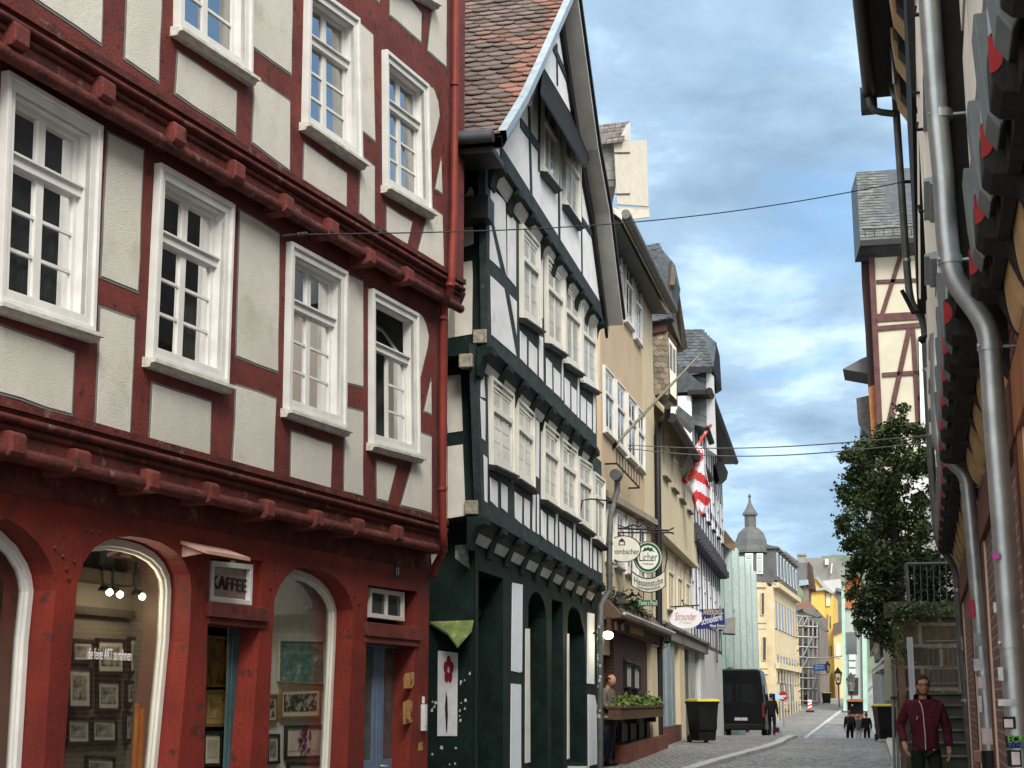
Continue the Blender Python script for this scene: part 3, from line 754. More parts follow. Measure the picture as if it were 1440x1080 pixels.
picture('framed_picture', 'narrow framed print cut off by the left edge of the right arched window, upper one', [(376, 976), (389, 976), (389, 1016), (375, 1017)], nB + .02, FG_, ENGR, MT)
picture('framed_picture', 'small dark framed print low at the left edge of the right arched window', [(375, 1032), (392, 1032), (392, 1074), (374, 1075)], nB + .02, FB, DIM, MT)
picture('framed_picture', 'dark frame at the bottom of the right arched window under the flower print', [(404, 1072), (452, 1072), (452, 1120), (403, 1122)], nB + .02, FB, DIM, MT)
picture('framed_picture', 'orange autumn vineyard painting in the doorway under the transom sign', [(289, 893), (324, 897), (322, 966), (288, 966)], N0 - .50, FG_, AUT, fw=.02)
picture('framed_picture', 'gilt framed sepia town print in the doorway below the autumn painting', [(287, 970), (321, 970), (319, 1022), (286, 1022)], N0 - .50, FG_, SEPI, mat('sepia_mount', (.50, .34, .12), rough=.9))
picture('framed_picture', 'pale framed print lowest in the doorway beside the teal post', [(285, 1028), (311, 1028), (310, 1078), (284, 1078)], N0 - .50, FB, art('pale', (.42, .38, .28), (.34, .3, .22), 4), MT)
L2 = [(-8, 900, 8, 960, 'upper small dark print in the leftmost arched shop window'), (2, 985, 18, 1040, 'lower small dark print in the leftmost arched shop window'),
      (100, 898, 131, 932, 'small dim sketch at the upper left of the big arched window, left of the lettering'), (135, 897, 174, 948, 'dark framed sketch directly behind the white lettering, left one'), (180, 895, 217, 947, 'framed sketch behind the right end of the white lettering'),
      (94, 936, 128, 997, 'tall dark portrait picture at the left side of the big arched window'), (135, 954, 168, 1000, 'framed print of small figures in the middle of the big arched window'), (176, 956, 213, 991, 'landscape format engraving right of the figure print'),
      (93, 1008, 126, 1047, 'greyish framed sheet low at the left of the big arched window'), (128, 1008, 163, 1045, 'framed sheet with a pale card, low in the middle of the big arched window'), (174, 1000, 190, 1043, 'narrow frame beside the orange cloth'), (120, 1062, 160, 1095, 'dark frame at the bottom edge of the big arched window')]
for x0, y0, x1, y1, lb in L2:
    picture('framed_picture', lb, [(x0, y0), (x1, y0 + 2), (x1, y1), (x0, y1)], -.97, FB, DIM, mat('dim_mount', (.42, .39, .32), rough=.9), fw=.025)
# orange cloth, card rack
oc = MB(); a = F1.pts([(190, 987), (228, 985), (226, 1120), (188, 1120)], -.85)
ss = [a[0][0] + (a[1][0] - a[0][0]) * i / 20 for i in range(21)]
oc.add([v for i, x in enumerate(ss) for v in ((x, -.85 + .03 * math.sin(i * 1.3), a[3][1]), (x, -.85 + .03 * math.sin(i * 1.3), a[0][1] - .06 * abs(math.sin(i * .4))))], [[2 * i, 2 * i + 2, 2 * i + 3, 2 * i + 1] for i in range(20)], True)
o = oc.build('hanging_cloth', mat('orange_cloth', (.36, .10, .02), (.40, .22, .03), 4, rough=.9)); o.location = F1.p0; o.rotation_euler = (0, 0, F1.ang)
tag(o, 'orange and yellow cloth hanging at the right inside the big arched window', 'cloth')
a = F1.px(219, 1075, N0 - .5); t = thing('card_rack', 'small rack of white cards standing behind the big arched window pane', 'card rack', F1.world(a[0], N0 - .5, .3), F1.ang)
m = MB(); zt = F1.px(219, 1030, N0 - .5)[1] - .3
m.box(-.12, -.11, -.02, .02, 0, zt); m.box(.11, .12, -.02, .02, 0, zt); m.box(-.12, .12, -.03, -.02, 0, zt); m.build('stand', BLK, t)
for i in range(3):
    m = MB(); zz = zt - .02 - i * .2; m.sprism([(.0, zz), (-.015, zz), (.02, zz - .17), (.03, zz - .17)], -.1, .1); m.build('card', art('card%d' % i, (.7, .72, .72), (.25, .4, .45), 9), t)
# lit spots in the shop
WARM = emit('lit_bulb', (1.0, .82, .5), 14)
t0 = None
for (x, y, lb) in ((154, 833, 'lit spot lamp inside the big arched window, leftmost of three'), (168.5, 836, 'lit spot lamp inside the big arched window, middle of three'), (200, 839, 'lit spot lamp inside the big arched window, standing apart at the right')):
    s, z = F1.px(x, y, -.70)
    t = thing('spot_lamp', lb, 'lamp', F1.world(s, -.70, z), F1.ang, 'spot lamps in the shop')
    m = MB(); m.ball((0, 0, 0), .03, 8); m.build('bulb', WARM, t)
    m = MB(); m.tube([(0, -.06, .03), (0, -.08, .16), (0, -.08, .3)], .012); m.lathe([(.03, .03), (.05, .0), (.055, -.02)], (0, -.05, .03)); m.build('holder', BLK, t)
    L = bpy.data.lights.new('spot_glow', 'POINT'); L.energy = 3.5; L.color = (1, .85, .62); L.shadow_soft_size = .05
    lo_ = bpy.data.objects.new('spot_glow', L); col.objects.link(lo_); lo_.parent = t; lo_.location = (0, -.09, -.06)
# ================================================================== GREEN HOUSE
F2 = Fac((-.484, 20.13), (-.484 + .217, 21.13))
grn = ftag(F2, 'timber_house', 'black and white timber framed gable house with dark green ground floor and red tiled roof', 'house')
M0, M1, M2, M3 = 0.0, .20, .36, .50
def c9(L): return [(600 + x / 4.154, 560 + y / 4.154) for x, y in L]
def c8(L): return [(620 + x / 3.6, 280 + y / 3.6) for x, y in L]
def c7(L): return [(620 + x / 3.6, y / 3.6) for x, y in L]
def c10(L): return [(640 + x / 3.6, 780 + y / 3.6) for x, y in L]
GE = F2.px(847, 900, M0)[0]
lj1 = F2.line((683, 729), (845, 822), M1)
lj2 = F2.line((692, 492), (840, 634), M2)
lj3 = F2.line((701, 226), (842, 444), M3)
sl1a, sl1b = F2.px(669, 560, M1)[0], F2.px(678, 715, M1)[0]
sl2a, sl2b = F2.px(682, 280, M2)[0], F2.px(687, 490, M2)[0]
sl3 = F2.px(702, 215, M3)[0]
e1, e2 = F2.px(847, 750, M1)[0], F2.px(838, 500, M2)[0]
e3 = F2.px(850, 440, M3)[0]
# roof profile in the plane of the verge
NV = .84
prL = F2.pts([(707, 191), (721, 168), (737, 141), (760, 92), (800, 2), (811, -24)], NV)
prR = F2.pts([(811, -24), (814, 0), (841, 200), (857, 290), (876, 447)], NV)
prof = prL + prR[1:]
# timber fronts
fr = MB()
r1 = [(sl1b, lj1(sl1b)), (e1, lj1(e1)), (e1, lj2(e1) + .02), (sl1a, lj2(sl1a) + .05)]
r2 = [(sl2b, lj2(sl2b)), (e2, lj2(e2)), (e2, lj3(e2) + .02), (sl2a, lj3(sl2a) + .05)]
for q, n in ((r1, M1), (r2, M2)):
    fr.sheet(q, [], n); fr.rev(q, n, n - .10)
fr.build('timber_frame', GRY, grn)
gt = [(sl3, lj3(sl3)), (e3, lj3(e3))] + [(s, z - .05) for s, z in reversed(prof[1:-1])] 
gt = [p for p in gt]
gm = MB(); gm.sheet(gt, [], M3); gm.rev(gt, M3, M3 - .5)
gm.build('gable_wall', WPAN, grn)
pan = MB()
PG1 = [c9(q) for q in ([(370, 462), (412, 490), (413, 640), (372, 600)], [(433, 492), (470, 520), (470, 670), (437, 640)], [(513, 547), (555, 577), (553, 735), (515, 700)], [(568, 582), (600, 604), (600, 765), (570, 740)], [(617, 545), (633, 556), (632, 785), (618, 773)], [(645, 560), (654, 566), (654, 798), (645, 790)],
    [(668, 652), (697, 680), (697, 830), (668, 800)], [(710, 682), (740, 704), (740, 855), (712, 832)], [(752, 640), (763, 648), (763, 868), (752, 862)], [(775, 722), (803, 744), (803, 897), (777, 872)], [(815, 747), (845, 770), (845, 925), (818, 902)], [(857, 700), (866, 706), (866, 935), (857, 930)], [(878, 790), (900, 810), (900, 955), (880, 937)], [(912, 817), (945, 838), (945, 985), (915, 962)], [(955, 790), (963, 795), (963, 995), (955, 990)], [(975, 870), (992, 885), (992, 1010), (975, 998)], [(1003, 890), (1022, 905), (1022, 1023), (1005, 1014)],
    [(332, 330), (352, 350), (352, 612), (338, 600)], [(312, 0), (340, 20), (340, 250), (322, 235)], [(617, 95), (634, 108), (632, 450), (616, 440)], [(638, 110), (656, 124), (654, 470), (638, 455)])]
PG1 += [[(676, 527), (680, 530), (682, 560), (676, 558)]]
PG2 = [c8(q) for q in ([(249, -60), (325, 10), (330, 392), (250, 60)], [(247, 115), (298, 352), (247, 305)], [(335, 55), (378, 118), (378, 445), (337, 395)], [(250, 388), (318, 452), (380, 795), (256, 688)], [(345, 482), (382, 520), (382, 690)],
    [(487, 250), (515, 282), (515, 607), (490, 572)], [(400, 667), (432, 700), (433, 842), (400, 806)], [(445, 717), (485, 760), (485, 892), (445, 850)], [(495, 690), (515, 702), (517, 925), (497, 900)], [(532, 802), (560, 832), (562, 967), (533, 942)], [(570, 852), (603, 887), (603, 1005), (572, 977)], [(611, 812), (618, 820), (618, 1022), (611, 1015)],
    [(625, 902), (652, 927), (652, 1062), (627, 1037)], [(660, 947), (685, 972), (685, 1095), (662, 1073)], [(691, 900), (699, 908), (699, 1110), (691, 1102)], [(707, 992), (733, 1017), (733, 1140), (708, 1118)], [(740, 1022), (762, 1042), (762, 1168), (741, 1148)], [(770, 985), (782, 997), (782, 1190), (771, 1180)])]
for n, PL in ((M1, PG1), (M2, PG2)):
    for q in PL: pan.prism(F2.pts(q, n), n - .004, n + .008)
pan.build('plaster_infill', WPAN, grn)
# gable timbers
gb = MB()
def bar(px0, px1, w, n, mb=gb, t=.02):
    a, b = Vector(F2.px(*px0, n)), Vector(F2.px(*px1, n)); d = (b - a).normalized(); p = Vector((-d.y, d.x)) * w / 2
    mb.prism([tuple(a + p), tuple(b + p), tuple(b - p), tuple(a - p)], n - .01, n + t)
for a, b, w in (((703, 218), (846, 440), .26), ((743, 150), (747, 300), .10), ((784, 172), (786, 350), .10), ((731, 172), (757, 208), .14), ((782, 62), (783, 120), .07), ((803, 120), (805, 225), .07), ((816, 235), (818, 400), .06), ((775, 60), (800, 118), .14), ((758, 120), (757, 240), .08), ((812, 300), (832, 330), .10), ((802, 40), (848, 430), .12)):
    bar(a, b, w, M3)
gb.build('gable_timber', GRY, grn)
# pent roof over the gable windows
ph = MB()
a, b = F2.px(764, 93, M3), F2.px(833, 210, M3); a2, b2 = F2.px(760, 128, M3 + .35), F2.px(822, 233, M3 + .35)
ph.add([(a[0], M3, a[1]), (b[0], M3, b[1]), (b2[0], M3 + .35, b2[1]), (a2[0], M3 + .35, a2[1]), (a[0], M3, a[1] - .12), (b[0], M3, b[1] - .12), (b2[0], M3 + .35, b2[1] - .05), (a2[0], M3 + .35, a2[1] - .05)], [[0, 1, 2, 3], [4, 5, 6, 7], [0, 1, 5, 4], [1, 2, 6, 5], [2, 3, 7, 6], [3, 0, 4, 7]])
ph.build('pent_roof', mat('charcoal_slate', (.018, .020, .022), (.010, .011, .012), 6, rough=.8, spec=.08), grn)
# windows
WIV = (IVORY, IVORY)
gd = dict(cw=.10, cd=.045, hole=False, sd=.12, sh=.08, sillmat=BLK, rows=3, sash=.045, mun=.02, pane=CPANE)
for q in ([(759, 125), (781, 165), (780, 265), (760, 241)], [(790, 180), (812, 218), (812, 318), (791, 288)]):
    window(F2, grn, q, M3, WIV, **gd)
for q in ([(395, 130), (480, 232), (490, 662), (398, 600)], [(520, 286), (607, 386), (610, 782), (526, 728)], [(612, 412), (693, 502), (697, 882), (620, 830)], [(702, 537), (770, 612), (780, 972), (705, 928)]):
    window(F2, grn, c8(q), M2, WIV, **gd)
Q1 = [[(686, 530), (717, 556), (718, 667), (688, 653)], [(723, 560), (746, 583), (747, 688), (723, 672)]] + [c9(q) for q in ([(668, 142), (755, 217), (755, 647), (668, 590)], [(773, 237), (860, 307), (862, 707), (775, 655)], [(872, 342), (948, 392), (955, 787), (875, 730)], [(963, 432), (1025, 482), (1025, 867), (968, 820)])]
for q in Q1: window(F2, grn, q, M1, WIV, **gd)
# jetty beams, brackets and pale soffit boards
COF = mat('pale_soffit_board', (.50, .50, .47), (.36, .36, .33), 6, rough=.8)
jb = MB(); sf = MB()
for (ln, n, nb, sa, sb, cnt, hh) in ((lj1, M1, M0, sl1b, e1, 10, .30), (lj2, M2, M1, sl2b, e2, 9, .26), (lj3, M3, M2, sl3, e3 - .2, 9, .22)):
    for d0, d1, n0, n1 in ((-.02, .05, n - .05, n + .03),):
        jb.prism([(sa, ln(sa) + d0), (sb, ln(sb) + d0), (sb, ln(sb) + d1), (sa, ln(sa) + d1)], n0, n1)
    fr_ = .25 if ln is lj3 else .60
    nm = n + (nb + .02 - n) * fr_
    sf.add([(sa, nm, ln(sa) - hh * fr_), (sb, nm, ln(sb) - hh * fr_), (sb, nb + .02, ln(sb) - hh), (sa, nb + .02, ln(sa) - hh)], [[0, 1, 2, 3]])
    jb.add([(sa, n, ln(sa) - .01), (sb, n, ln(sb) - .01), (sb, nm, ln(sb) - hh * fr_), (sa, nm, ln(sa) - hh * fr_)], [[0, 1, 2, 3]])
    for i in range(cnt):
        s = sa + .12 + (sb - sa - .25) * i / (cnt - 1); z = ln(s)
        b = MB(); w_ = .15
        pr = [(nb, z - hh - .12), (nb + .03, z - hh - .12), (nb + .06, z - hh + .02), (nb + (n - nb) * .6, z - .14), (n + .05, z - .10), (n + .05, z + .0), (nb, z)]
        b.sprism(pr, s - w_, s + w_); b.build('bracket', GRN, grn, bevel=.01)
jb.build('jetty_beam', GRY, grn, bevel=.006); sf.build('soffit', COF, grn)
# side wall (faces down the street), dark timber with pale panels
sw = MB()
DEEP = -9.0
sw.box(.0, .25, DEEP, -.01, -.2, F2.side(665, 745, 0)[1] + .1)
z1a = F2.side(640, 705, 0)[1]; zt = F2.side(670, 215, sl2a)[1]
sw.box(sl1b + .02, sl1b + .3, DEEP, M1 - .01, z1a - .15, lj2(0) + .05)
sw.box(sl2b + .02, sl2b + .3, DEEP, M2 - .01, lj2(0) - .1, zt + .35)
sw.build('side_wall', GRN, grn)
sp = MB()
def spanel(q, s):
    a = [F2.side(x, y, s) for x, y in q]; k = len(a)
    sp.add([(s - .012, n, z) for n, z in a] + [(s + .05, n, z) for n, z in a], [list(range(k))] + [[i, (i + 1) % k, k + (i + 1) % k, k + i] for i in range(k)])
s2_ = sl2b + .02; s1_ = sl1b + .02
for q in ([(641, 300), (662, 262), (666, 268), (666, 343), (641, 352)], [(641, 371), (664, 367), (665, 388), (664, 470), (628, 476)], [(628, 372), (640, 371), (640, 474), (628, 476)]): spanel(q, s2_)
for q in ([(625, 529), (648, 527), (651, 606), (630, 609)], [(630, 628), (651, 625), (655, 725), (630, 729)], [(605, 529), (624, 529), (629, 610), (605, 611)], [(605, 628), (629, 628), (629, 730), (605, 731)]): spanel(q, s1_)
for q in ([(606, 774), (622, 772), (622, 785), (608, 808)],): spanel(q, 0)
sp.parts('side_infill', mat('cream_side_panel', (.60, .585, .53), (.5, .48, .43), 4, rough=.9), grn)
be = MB()
for (x, y, s) in ((676, 474, s2_), (656, 508, s2_ - .0), (664, 714, s1_)):
    n, z = F2.side(x, y, s); be.box(s - .06, s + .1, n - .09, n + .09, z - .09, z + .09)
be.parts('beam_end', mat('bleached_timber', (.34, .32, .26), (.16, .15, .11), 20, rough=.9), grn, bevel=.01)
# ground floor: dark green front with openings and white panels
gf = MB()
GO = [c10(q) for q in ([(107, 75), (243, 120), (243, 1080), (245, 1700), (100, 1700), (102, 1080)],
      [(370, 1055), (370, 300), (371, 255), (380, 215), (395, 192), (410, 186), (430, 200), (447, 235), (458, 280), (462, 320), (470, 1065), (470, 1100), (370, 1100)],
      [(490, 225), (545, 240), (548, 1100), (486, 1100)],
      [(570, 1050), (570, 330), (575, 290), (587, 267), (600, 262), (618, 275), (632, 300), (640, 340), (655, 400), (663, 1050), (662, 1085), (570, 1085)])]
GO = [F2.pts(q, M0) for q in GO]
zt1 = lambda s: lj1(s) + .02
gf.sheet([(0, -.3), (GE, -.3), (GE, zt1(GE)), (0, zt1(0))], GO, M0)
for q in GO: gf.rev(q, M0, M0 - .35)
gf.box(GE - .05, GE, -.5, -.004, -.3, zt1(GE))
gf.build('shopfront', GRN, grn)
bk = MB()
for q in GO:
    bk.add([(s, -.34, z) for s, z in q], [list(range(len(q)))])
bk.build('door', mat('green_door_paint', (.010, .028, .024), (.007, .018, .016), 2, rough=.5), grn)
dp = MB(); s0 = GO[0][0][0]; s1 = GO[0][1][0]
dp.ring([(s0 + .1, .9), (s0 + .6, .9), (s0 + .6, 2.7), (s0 + .1, 2.7)], [(s0 + .2, 1.0), (s0 + .5, 1.0), (s0 + .5, 2.6), (s0 + .2, 2.6)], -.345, -.31)
dp.box(s0, s1, -.345, -.30, 2.75, 2.85)
dp.build('door_panel', GRN, grn)
BOARDW = mat('white_planked_panel', (.70, .74, .80), (.62, .66, .72), 14, rough=.7, stretch=(1, 1, 4), bump=.5, bscale=20)
wp = MB()
for q in ([(288, 142), (338, 152), (335, 590), (325, 597), (283, 588)], [(282, 653), (330, 657), (330, 1080), (331, 1400), (276, 1400), (278, 1080)], [(668, 292), (702, 300), (702, 655), (667, 652)], [(670, 707), (704, 712), (712, 760), (716, 1060), (672, 1070)]):
    wp.prism(F2.pts(c10(q), M0), -.002, .014)
wp.parts('white_panel', BOARDW, grn)
th_ = MB()
for q in (GO[1], GO[3]): s0_, s1_ = min(p[0] for p in q), max(p[0] for p in q); z_ = min(p[1] for p in q); th_.box(s0_ - .05, s1_ + .05, -.34, .06, z_ - .06, z_ + .05)
th_.parts('threshold', mat('pale_stone_threshold', (.45, .44, .41), (.32, .31, .29), 5, rough=.9), grn, bevel=.01)
wj = MB()
for q in ([(358, 375), (376, 375), (378, 1050), (356, 1055)], [(569, 400), (575, 400), (577, 1030), (569, 1035)]): wj.prism(F2.pts(c10(q), M0 + .01), -.01, .02)
wj.parts('door_jamb', IVORY, grn)
# body and roof
bd = MB()
bd.box(.3, GE - .05, DEEP, -.8, -.2, 8.0)
bd.build('wall', WPAN, grn)
def rp(i, n, dz=0.0): return (prof[i][0], n, prof[i][1] + dz)
K = len(prof)
rs = MB()
ia = len(prL) - 1
for i in range(K - 1):
    a, b = prof[i], prof[i + 1]
    if i < ia: continue
    rs.add([(a[0], NV, a[1]), (b[0], NV, b[1]), (b[0], DEEP, b[1]), (a[0], DEEP, a[1]), (a[0], NV, a[1] - .14), (b[0], NV, b[1] - .14), (b[0], DEEP, b[1] - .14), (a[0], DEEP, a[1] - .14)],
           [[0, 1, 2, 3], [4, 5, 6, 7], [0, 1, 5, 4], [2, 3, 7, 6]])
rs.build('roof_slope', mat('grey_soffit_board', (.52, .51, .48), (.44, .43, .41), 4, rough=.8), grn)
ed = MB()
for i in range(ia, K - 1):
    a, b = prof[i], prof[i + 1]
    ed.add([(a[0], NV + .003, a[1] + .03), (b[0], NV + .003, b[1] + .03), (b[0], NV + .003, b[1] - .04), (a[0], NV + .003, a[1] - .04), (a[0] + .03, NV + .05, a[1] + .03), (b[0] + .03, NV + .05, b[1] + .03), (b[0], NV + .05, b[1] - .04), (a[0], NV + .05, a[1] - .04)], [[0, 1, 2, 3], [4, 5, 6, 7], [0, 1, 5, 4], [2, 3, 7, 6]])
for nn in (M3 + .02, ):
    for i in range(ia, K - 1):
        a, b = prof[i], prof[i + 1]
        ed.add([(a[0] - .02, nn, a[1] - .15), (b[0] - .02, nn, b[1] - .15), (b[0] - .1, nn, b[1] - .4), (a[0] - .1, nn, a[1] - .4), (a[0] - .02, nn + .05, a[1] - .15), (b[0] - .02, nn + .05, b[1] - .15), (b[0] - .1, nn + .05, b[1] - .4), (a[0] - .1, nn + .05, a[1] - .4)], [[0, 1, 2, 3], [4, 5, 6, 7], [0, 1, 5, 4], [2, 3, 7, 6]])
ed.build('verge_board', BLK, grn)
# left slope: tiles laid in rows with scalloped ends
lens = [0]
for i in range(ia): lens.append(lens[-1] + (Vector(prof[i + 1]) - Vector(prof[i])).length)
def slope(v):
    v = max(0, min(v, lens[-1] - 1e-6))
    for i in range(ia):
        if v <= lens[i + 1]:
            t = (v - lens[i]) / (lens[i + 1] - lens[i]); p = Vector(prof[i]).lerp(Vector(prof[i + 1]), t); d = (Vector(prof[i + 1]) - Vector(prof[i])).normalized(); return p, Vector((-d.y, d.x))
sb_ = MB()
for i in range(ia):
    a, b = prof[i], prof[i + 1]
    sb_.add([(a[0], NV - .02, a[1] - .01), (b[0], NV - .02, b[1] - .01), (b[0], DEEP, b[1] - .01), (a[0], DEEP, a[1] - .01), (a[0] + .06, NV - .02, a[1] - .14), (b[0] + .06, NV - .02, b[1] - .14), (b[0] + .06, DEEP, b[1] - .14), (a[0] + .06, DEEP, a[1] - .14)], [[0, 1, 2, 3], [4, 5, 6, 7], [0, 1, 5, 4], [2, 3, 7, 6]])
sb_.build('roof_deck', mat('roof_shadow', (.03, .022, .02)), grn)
tl = MB(); row = .215; tw = .27; rr = random.Random(5)
v = -.02; r_ = 0
while v < lens[-1] - .05:
    off = (r_ % 2) * tw / 2
    nn = NV - .05 - off
    while nn > -3.6:
        w2 = tw * .5
        rr1 = rr.uniform(-.008, .008); lift = .045 + rr.uniform(-.010, .010)
        pts = []
        for (dn, dv) in ((w2, row * 1.5), (w2, .075), (w2 * .7, .030), (w2 * .3, .0), (-w2 * .3, .0), (-w2 * .7, .030), (-w2, .075), (-w2, row * 1.5)):
            p, nr = slope(v + dv + rr1 * .5); k = lift * (1 - dv / (row * 1.6))
            q = p + nr * (k + .006)
            pts.append((q.x, min(nn + dn * .985, NV - .03), q.y))
        low = [(x, n_, z - .018) for x, n_, z in pts[1:7]]
        tl.add(pts + low, [list(range(8))] + [[1 + i, 2 + i, 9 + i, 8 + i] for i in range(5)])
        tl.mi[-6:] = [1 if nn > NV - .26 - rr.random() * .24 + (.3 if v < 1.2 else 0) else 0] * 6
        nn -= tw
    v += row; r_ += 1
TILE = mat('old_clay_tile', (.135, .098, .085), (.085, .066, .060), 2.2, rough=.85, island=.35, spot=((.19, .10, .070), 1.1, .56, .12))
TILEN = mat('new_red_tile', (.215, .102, .074), (.155, .085, .066), 3, rough=.8, island=.3)
tl.build('roof_tile', [TILE, TILEN], grn, kind='stuff')
vf = MB()
for i in range(ia):
    a, b = prof[i], prof[i + 1]
    vf.add([(a[0] - .03, NV - .06, a[1] + .06), (b[0] - .03, NV - .06, b[1] + .06), (b[0] - .03, NV + .05, b[1] + .06), (a[0] - .03, NV + .05, a[1] + .06), (a[0] + .03, NV + .05, a[1] - .03), (b[0] + .03, NV + .05, b[1] - .03), (a[0] + .1, NV - .02, a[1] - .12), (b[0] + .1, NV - .02, b[1] - .12)], [[0, 1, 2, 3], [3, 2, 5, 4], [4, 5, 7, 6]])
vf.build('verge_flashing', LGT, grn)
gu = MB(); a = prof[0]
gu.tube([(a[0] - .09, NV - .1, a[1] - .02), (a[0] - .09, -4.5, a[1] - .02)], .085, 12)
gu.build('gutter', mat('dark_zinc', (.09, .10, .11), rough=.5, metal=.5), grn)
sfb = MB(); sfb.box(a[0], a[0] + .6, -4.5, NV - .12, a[1] - .2, a[1] - .12); sfb.box(sl2a - .25, sl2a + .1, DEEP, M2 + .1, a[1] - .75, a[1] - .45)
sfb.build('eave_board', BLK, grn)
# mossy hood on the side wall, poster, stickers
F2S = lambda x, y, s=0: F2.side(x, y, s)
hd = MB()
MOSS = mat('mossy_metal', (.17, .23, .045), (.10, .12, .06), 7, rough=.9, spot=((.30, .29, .24), 6, .56, .08))
L_ = [F2S(604, 874, -.02), F2S(666, 872, -.02), F2S(664, 885, -.3), F2S(644, 908, -.42), F2S(630, 890, -.3)]
ss = [-.02, -.02, -.32, -.45, -.3]
hd.add([(s, n, z) for s, (n, z) in zip(ss, L_)] + [(s, n, z - .03) for s, (n, z) in zip(ss, L_)], [[0, 1, 2, 4], [2, 3, 4], [5, 6, 7, 9], [7, 8, 9], [0, 4, 9, 5], [4, 3, 8, 9], [3, 2, 7, 8], [2, 1, 6, 7]])
hd.build('side_hood', MOSS, grn)
def sdecal(name, q, m_, s=-.006, t=.004, parent=grn):
    a = [F2.side(x, y, s) for x, y in q]; b = MB(); b.sprism(a, s, s - t); return b.build(name, m_, parent)
qq = [F2.side(x, y, -.01) for x, y in ((616, 915), (644, 918), (643, 1035), (615, 1035))]
nc = sum(a for a, b in qq) / 4; zc = sum(b for a, b in qq) / 4
po = thing('wall_poster', 'white paper poster with a dark red flower pasted on the dark green side wall', 'poster', F2.world(-.012, nc, zc), F2.ang)
m = MB(); m.sprism([(n - nc, z - zc) for n, z in qq], 0, -.004); m.build('paper', mat('creased_paper', (.62, .63, .66), (.52, .53, .57), 9, rough=.8, bump=.4, bscale=18), po)
fl = MB(); n0, z0 = F2.side(631, 942, -.01)
for k in range(5):
    a = k * 2 * math.pi / 5 + .3
    fl.sprism([(n0 - nc + .040 * math.cos(a) + .030 * math.cos(t_), z0 - zc + .11 * math.sin(a) + .075 * math.sin(t_)) for t_ in [j * .6 for j in range(10)]], -.005 - k * .0005, -.008 - k * .0005)
fl.build('flower', mat('dark_red_ink', (.23, .015, .04), rough=.8), po)
st_ = MB(); n0, z0 = F2.side(628, 1000, -.01)
st_.sprism([(n0 - nc - .0, z0 - zc - .28), (n0 - nc + .012, z0 - zc - .25), (n0 - nc + .02, z0 - zc - .05), (n0 - nc + .012, z0 - zc + .16), (n0 - nc - .006, z0 - zc + .25), (n0 - nc - .02, z0 - zc + .05), (n0 - nc - .01, z0 - zc - .12)], -.005, -.008)
st_.build('figure', BLK, po)
rr = random.Random(11); STK = mat('torn_sticker', (.55, .57, .58), (.35, .38, .40), 20, rough=.8)
sk = MB()
for i in range(26):
    x, y = rr.choice([(611, 1000), (612, 985), (650, 985), (648, 1005), (620, 1050), (640, 1050), (655, 960)]); x += rr.gauss(0, 5); y += rr.gauss(0, 14)
    if not 607 < x < 664: continue
    n, z = F2.side(x, y, -.004); w_ = rr.uniform(.006, .022)
    sk.sprism([(n - w_ * rr.uniform(.6, 1.2), z - w_), (n + w_, z - w_ * rr.uniform(.3, 1.5)), (n + w_ * .8, z + w_ * rr.uniform(.5, 2)), (n - w_ * .5, z + w_)], -.003, -.006 - i * .0001)
sk.build('torn_sticker', STK, grn, kind='stuff')
qs = MB(); qs.sprism([F2.side(x, y, -.003) for x, y in ((640, 767), (659, 765), (660, 800), (640, 785))], -.003, -.007)
qs.build('side_notice', mat('peeling_notice', (.30, .33, .30), (.05, .08, .07), 14, rough=.9), grn)
# lamp arm on the front
la = MB(); s, z = F2.px(811, 728, M1); la.tube([(s, M1, z), (s, M1 + .05, z), (s, M1 + .1, z + .3), (s + .0, M1 + .25, z + .32), (s + .1, M1 + .5, z + .30)], .014); la.ball((s + .14, M1 + .56, z + .28), .05, 6, (1.6, 1, .8)); la.build('wall_spot', BLK, grn)
# ================================================================== shingles on a plane
def shingles(mb, O, U_, V_, N_, Wd, H, tw, rh, style='scallop', seed=1, lift=.02, clip=None, over=1.5):
    """rows of single slates on the plane O + u*U_ + v*V_, normal N_ (local s,n,z vectors)"""
    O, U_, V_, N_ = Vector(O), Vector(U_), Vector(V_), Vector(N_); rr = random.Random(seed)
    v = 0.0; r_ = 0
    while v < H - .01:
        x = -(r_ % 2) * tw / 2
        while x < Wd:
            a, b = max(0, x), min(Wd, x + tw)
            if clip:
                lo_, hi_ = clip(v); a, b = max(a, lo_), min(b, hi_)
            if b - a > tw * .12:
                top = min(v + rh * over, H); w_ = (b - a); j = rr.uniform(-.06, .06) * rh
                if style == 'scallop': out_ = [(0, v + rh * .4), (.12, v + rh * .15), (.35, v + .0), (.65, v + .0), (.88, v + rh * .15), (1, v + rh * .4)]
                else: out_ = [(0, v), (1, v)]
                L = [(a + w_ * t, max(0, y + j)) for t, y in out_] + [(b, top), (a, top)]
                li = lift * rr.uniform(.75, 1.25)
                vs = [O + U_ * p + V_ * q + N_ * (.004 + li * max(0, 1 - (q - v) / (rh * over))) for p, q in L]
                m_ = len(out_)
                lowv = [vs[i] - N_ * .012 for i in range(m_)]
                mb.add(vs + lowv, [list(range(len(L)))] + [[i, i + 1, len(L) + i + 1, len(L) + i] for i in range(m_ - 1)])
            x += tw
        v += rh; r_ += 1
BARK = mat('dark_fascia_wood', (.075, .035, .022), (.04, .02, .014), 5, rough=.7, stretch=(1, 1, 4))
ZD = mat('weathered_zinc', (.15, .155, .15), (.10, .105, .10), 5, rough=.55, metal=.5)
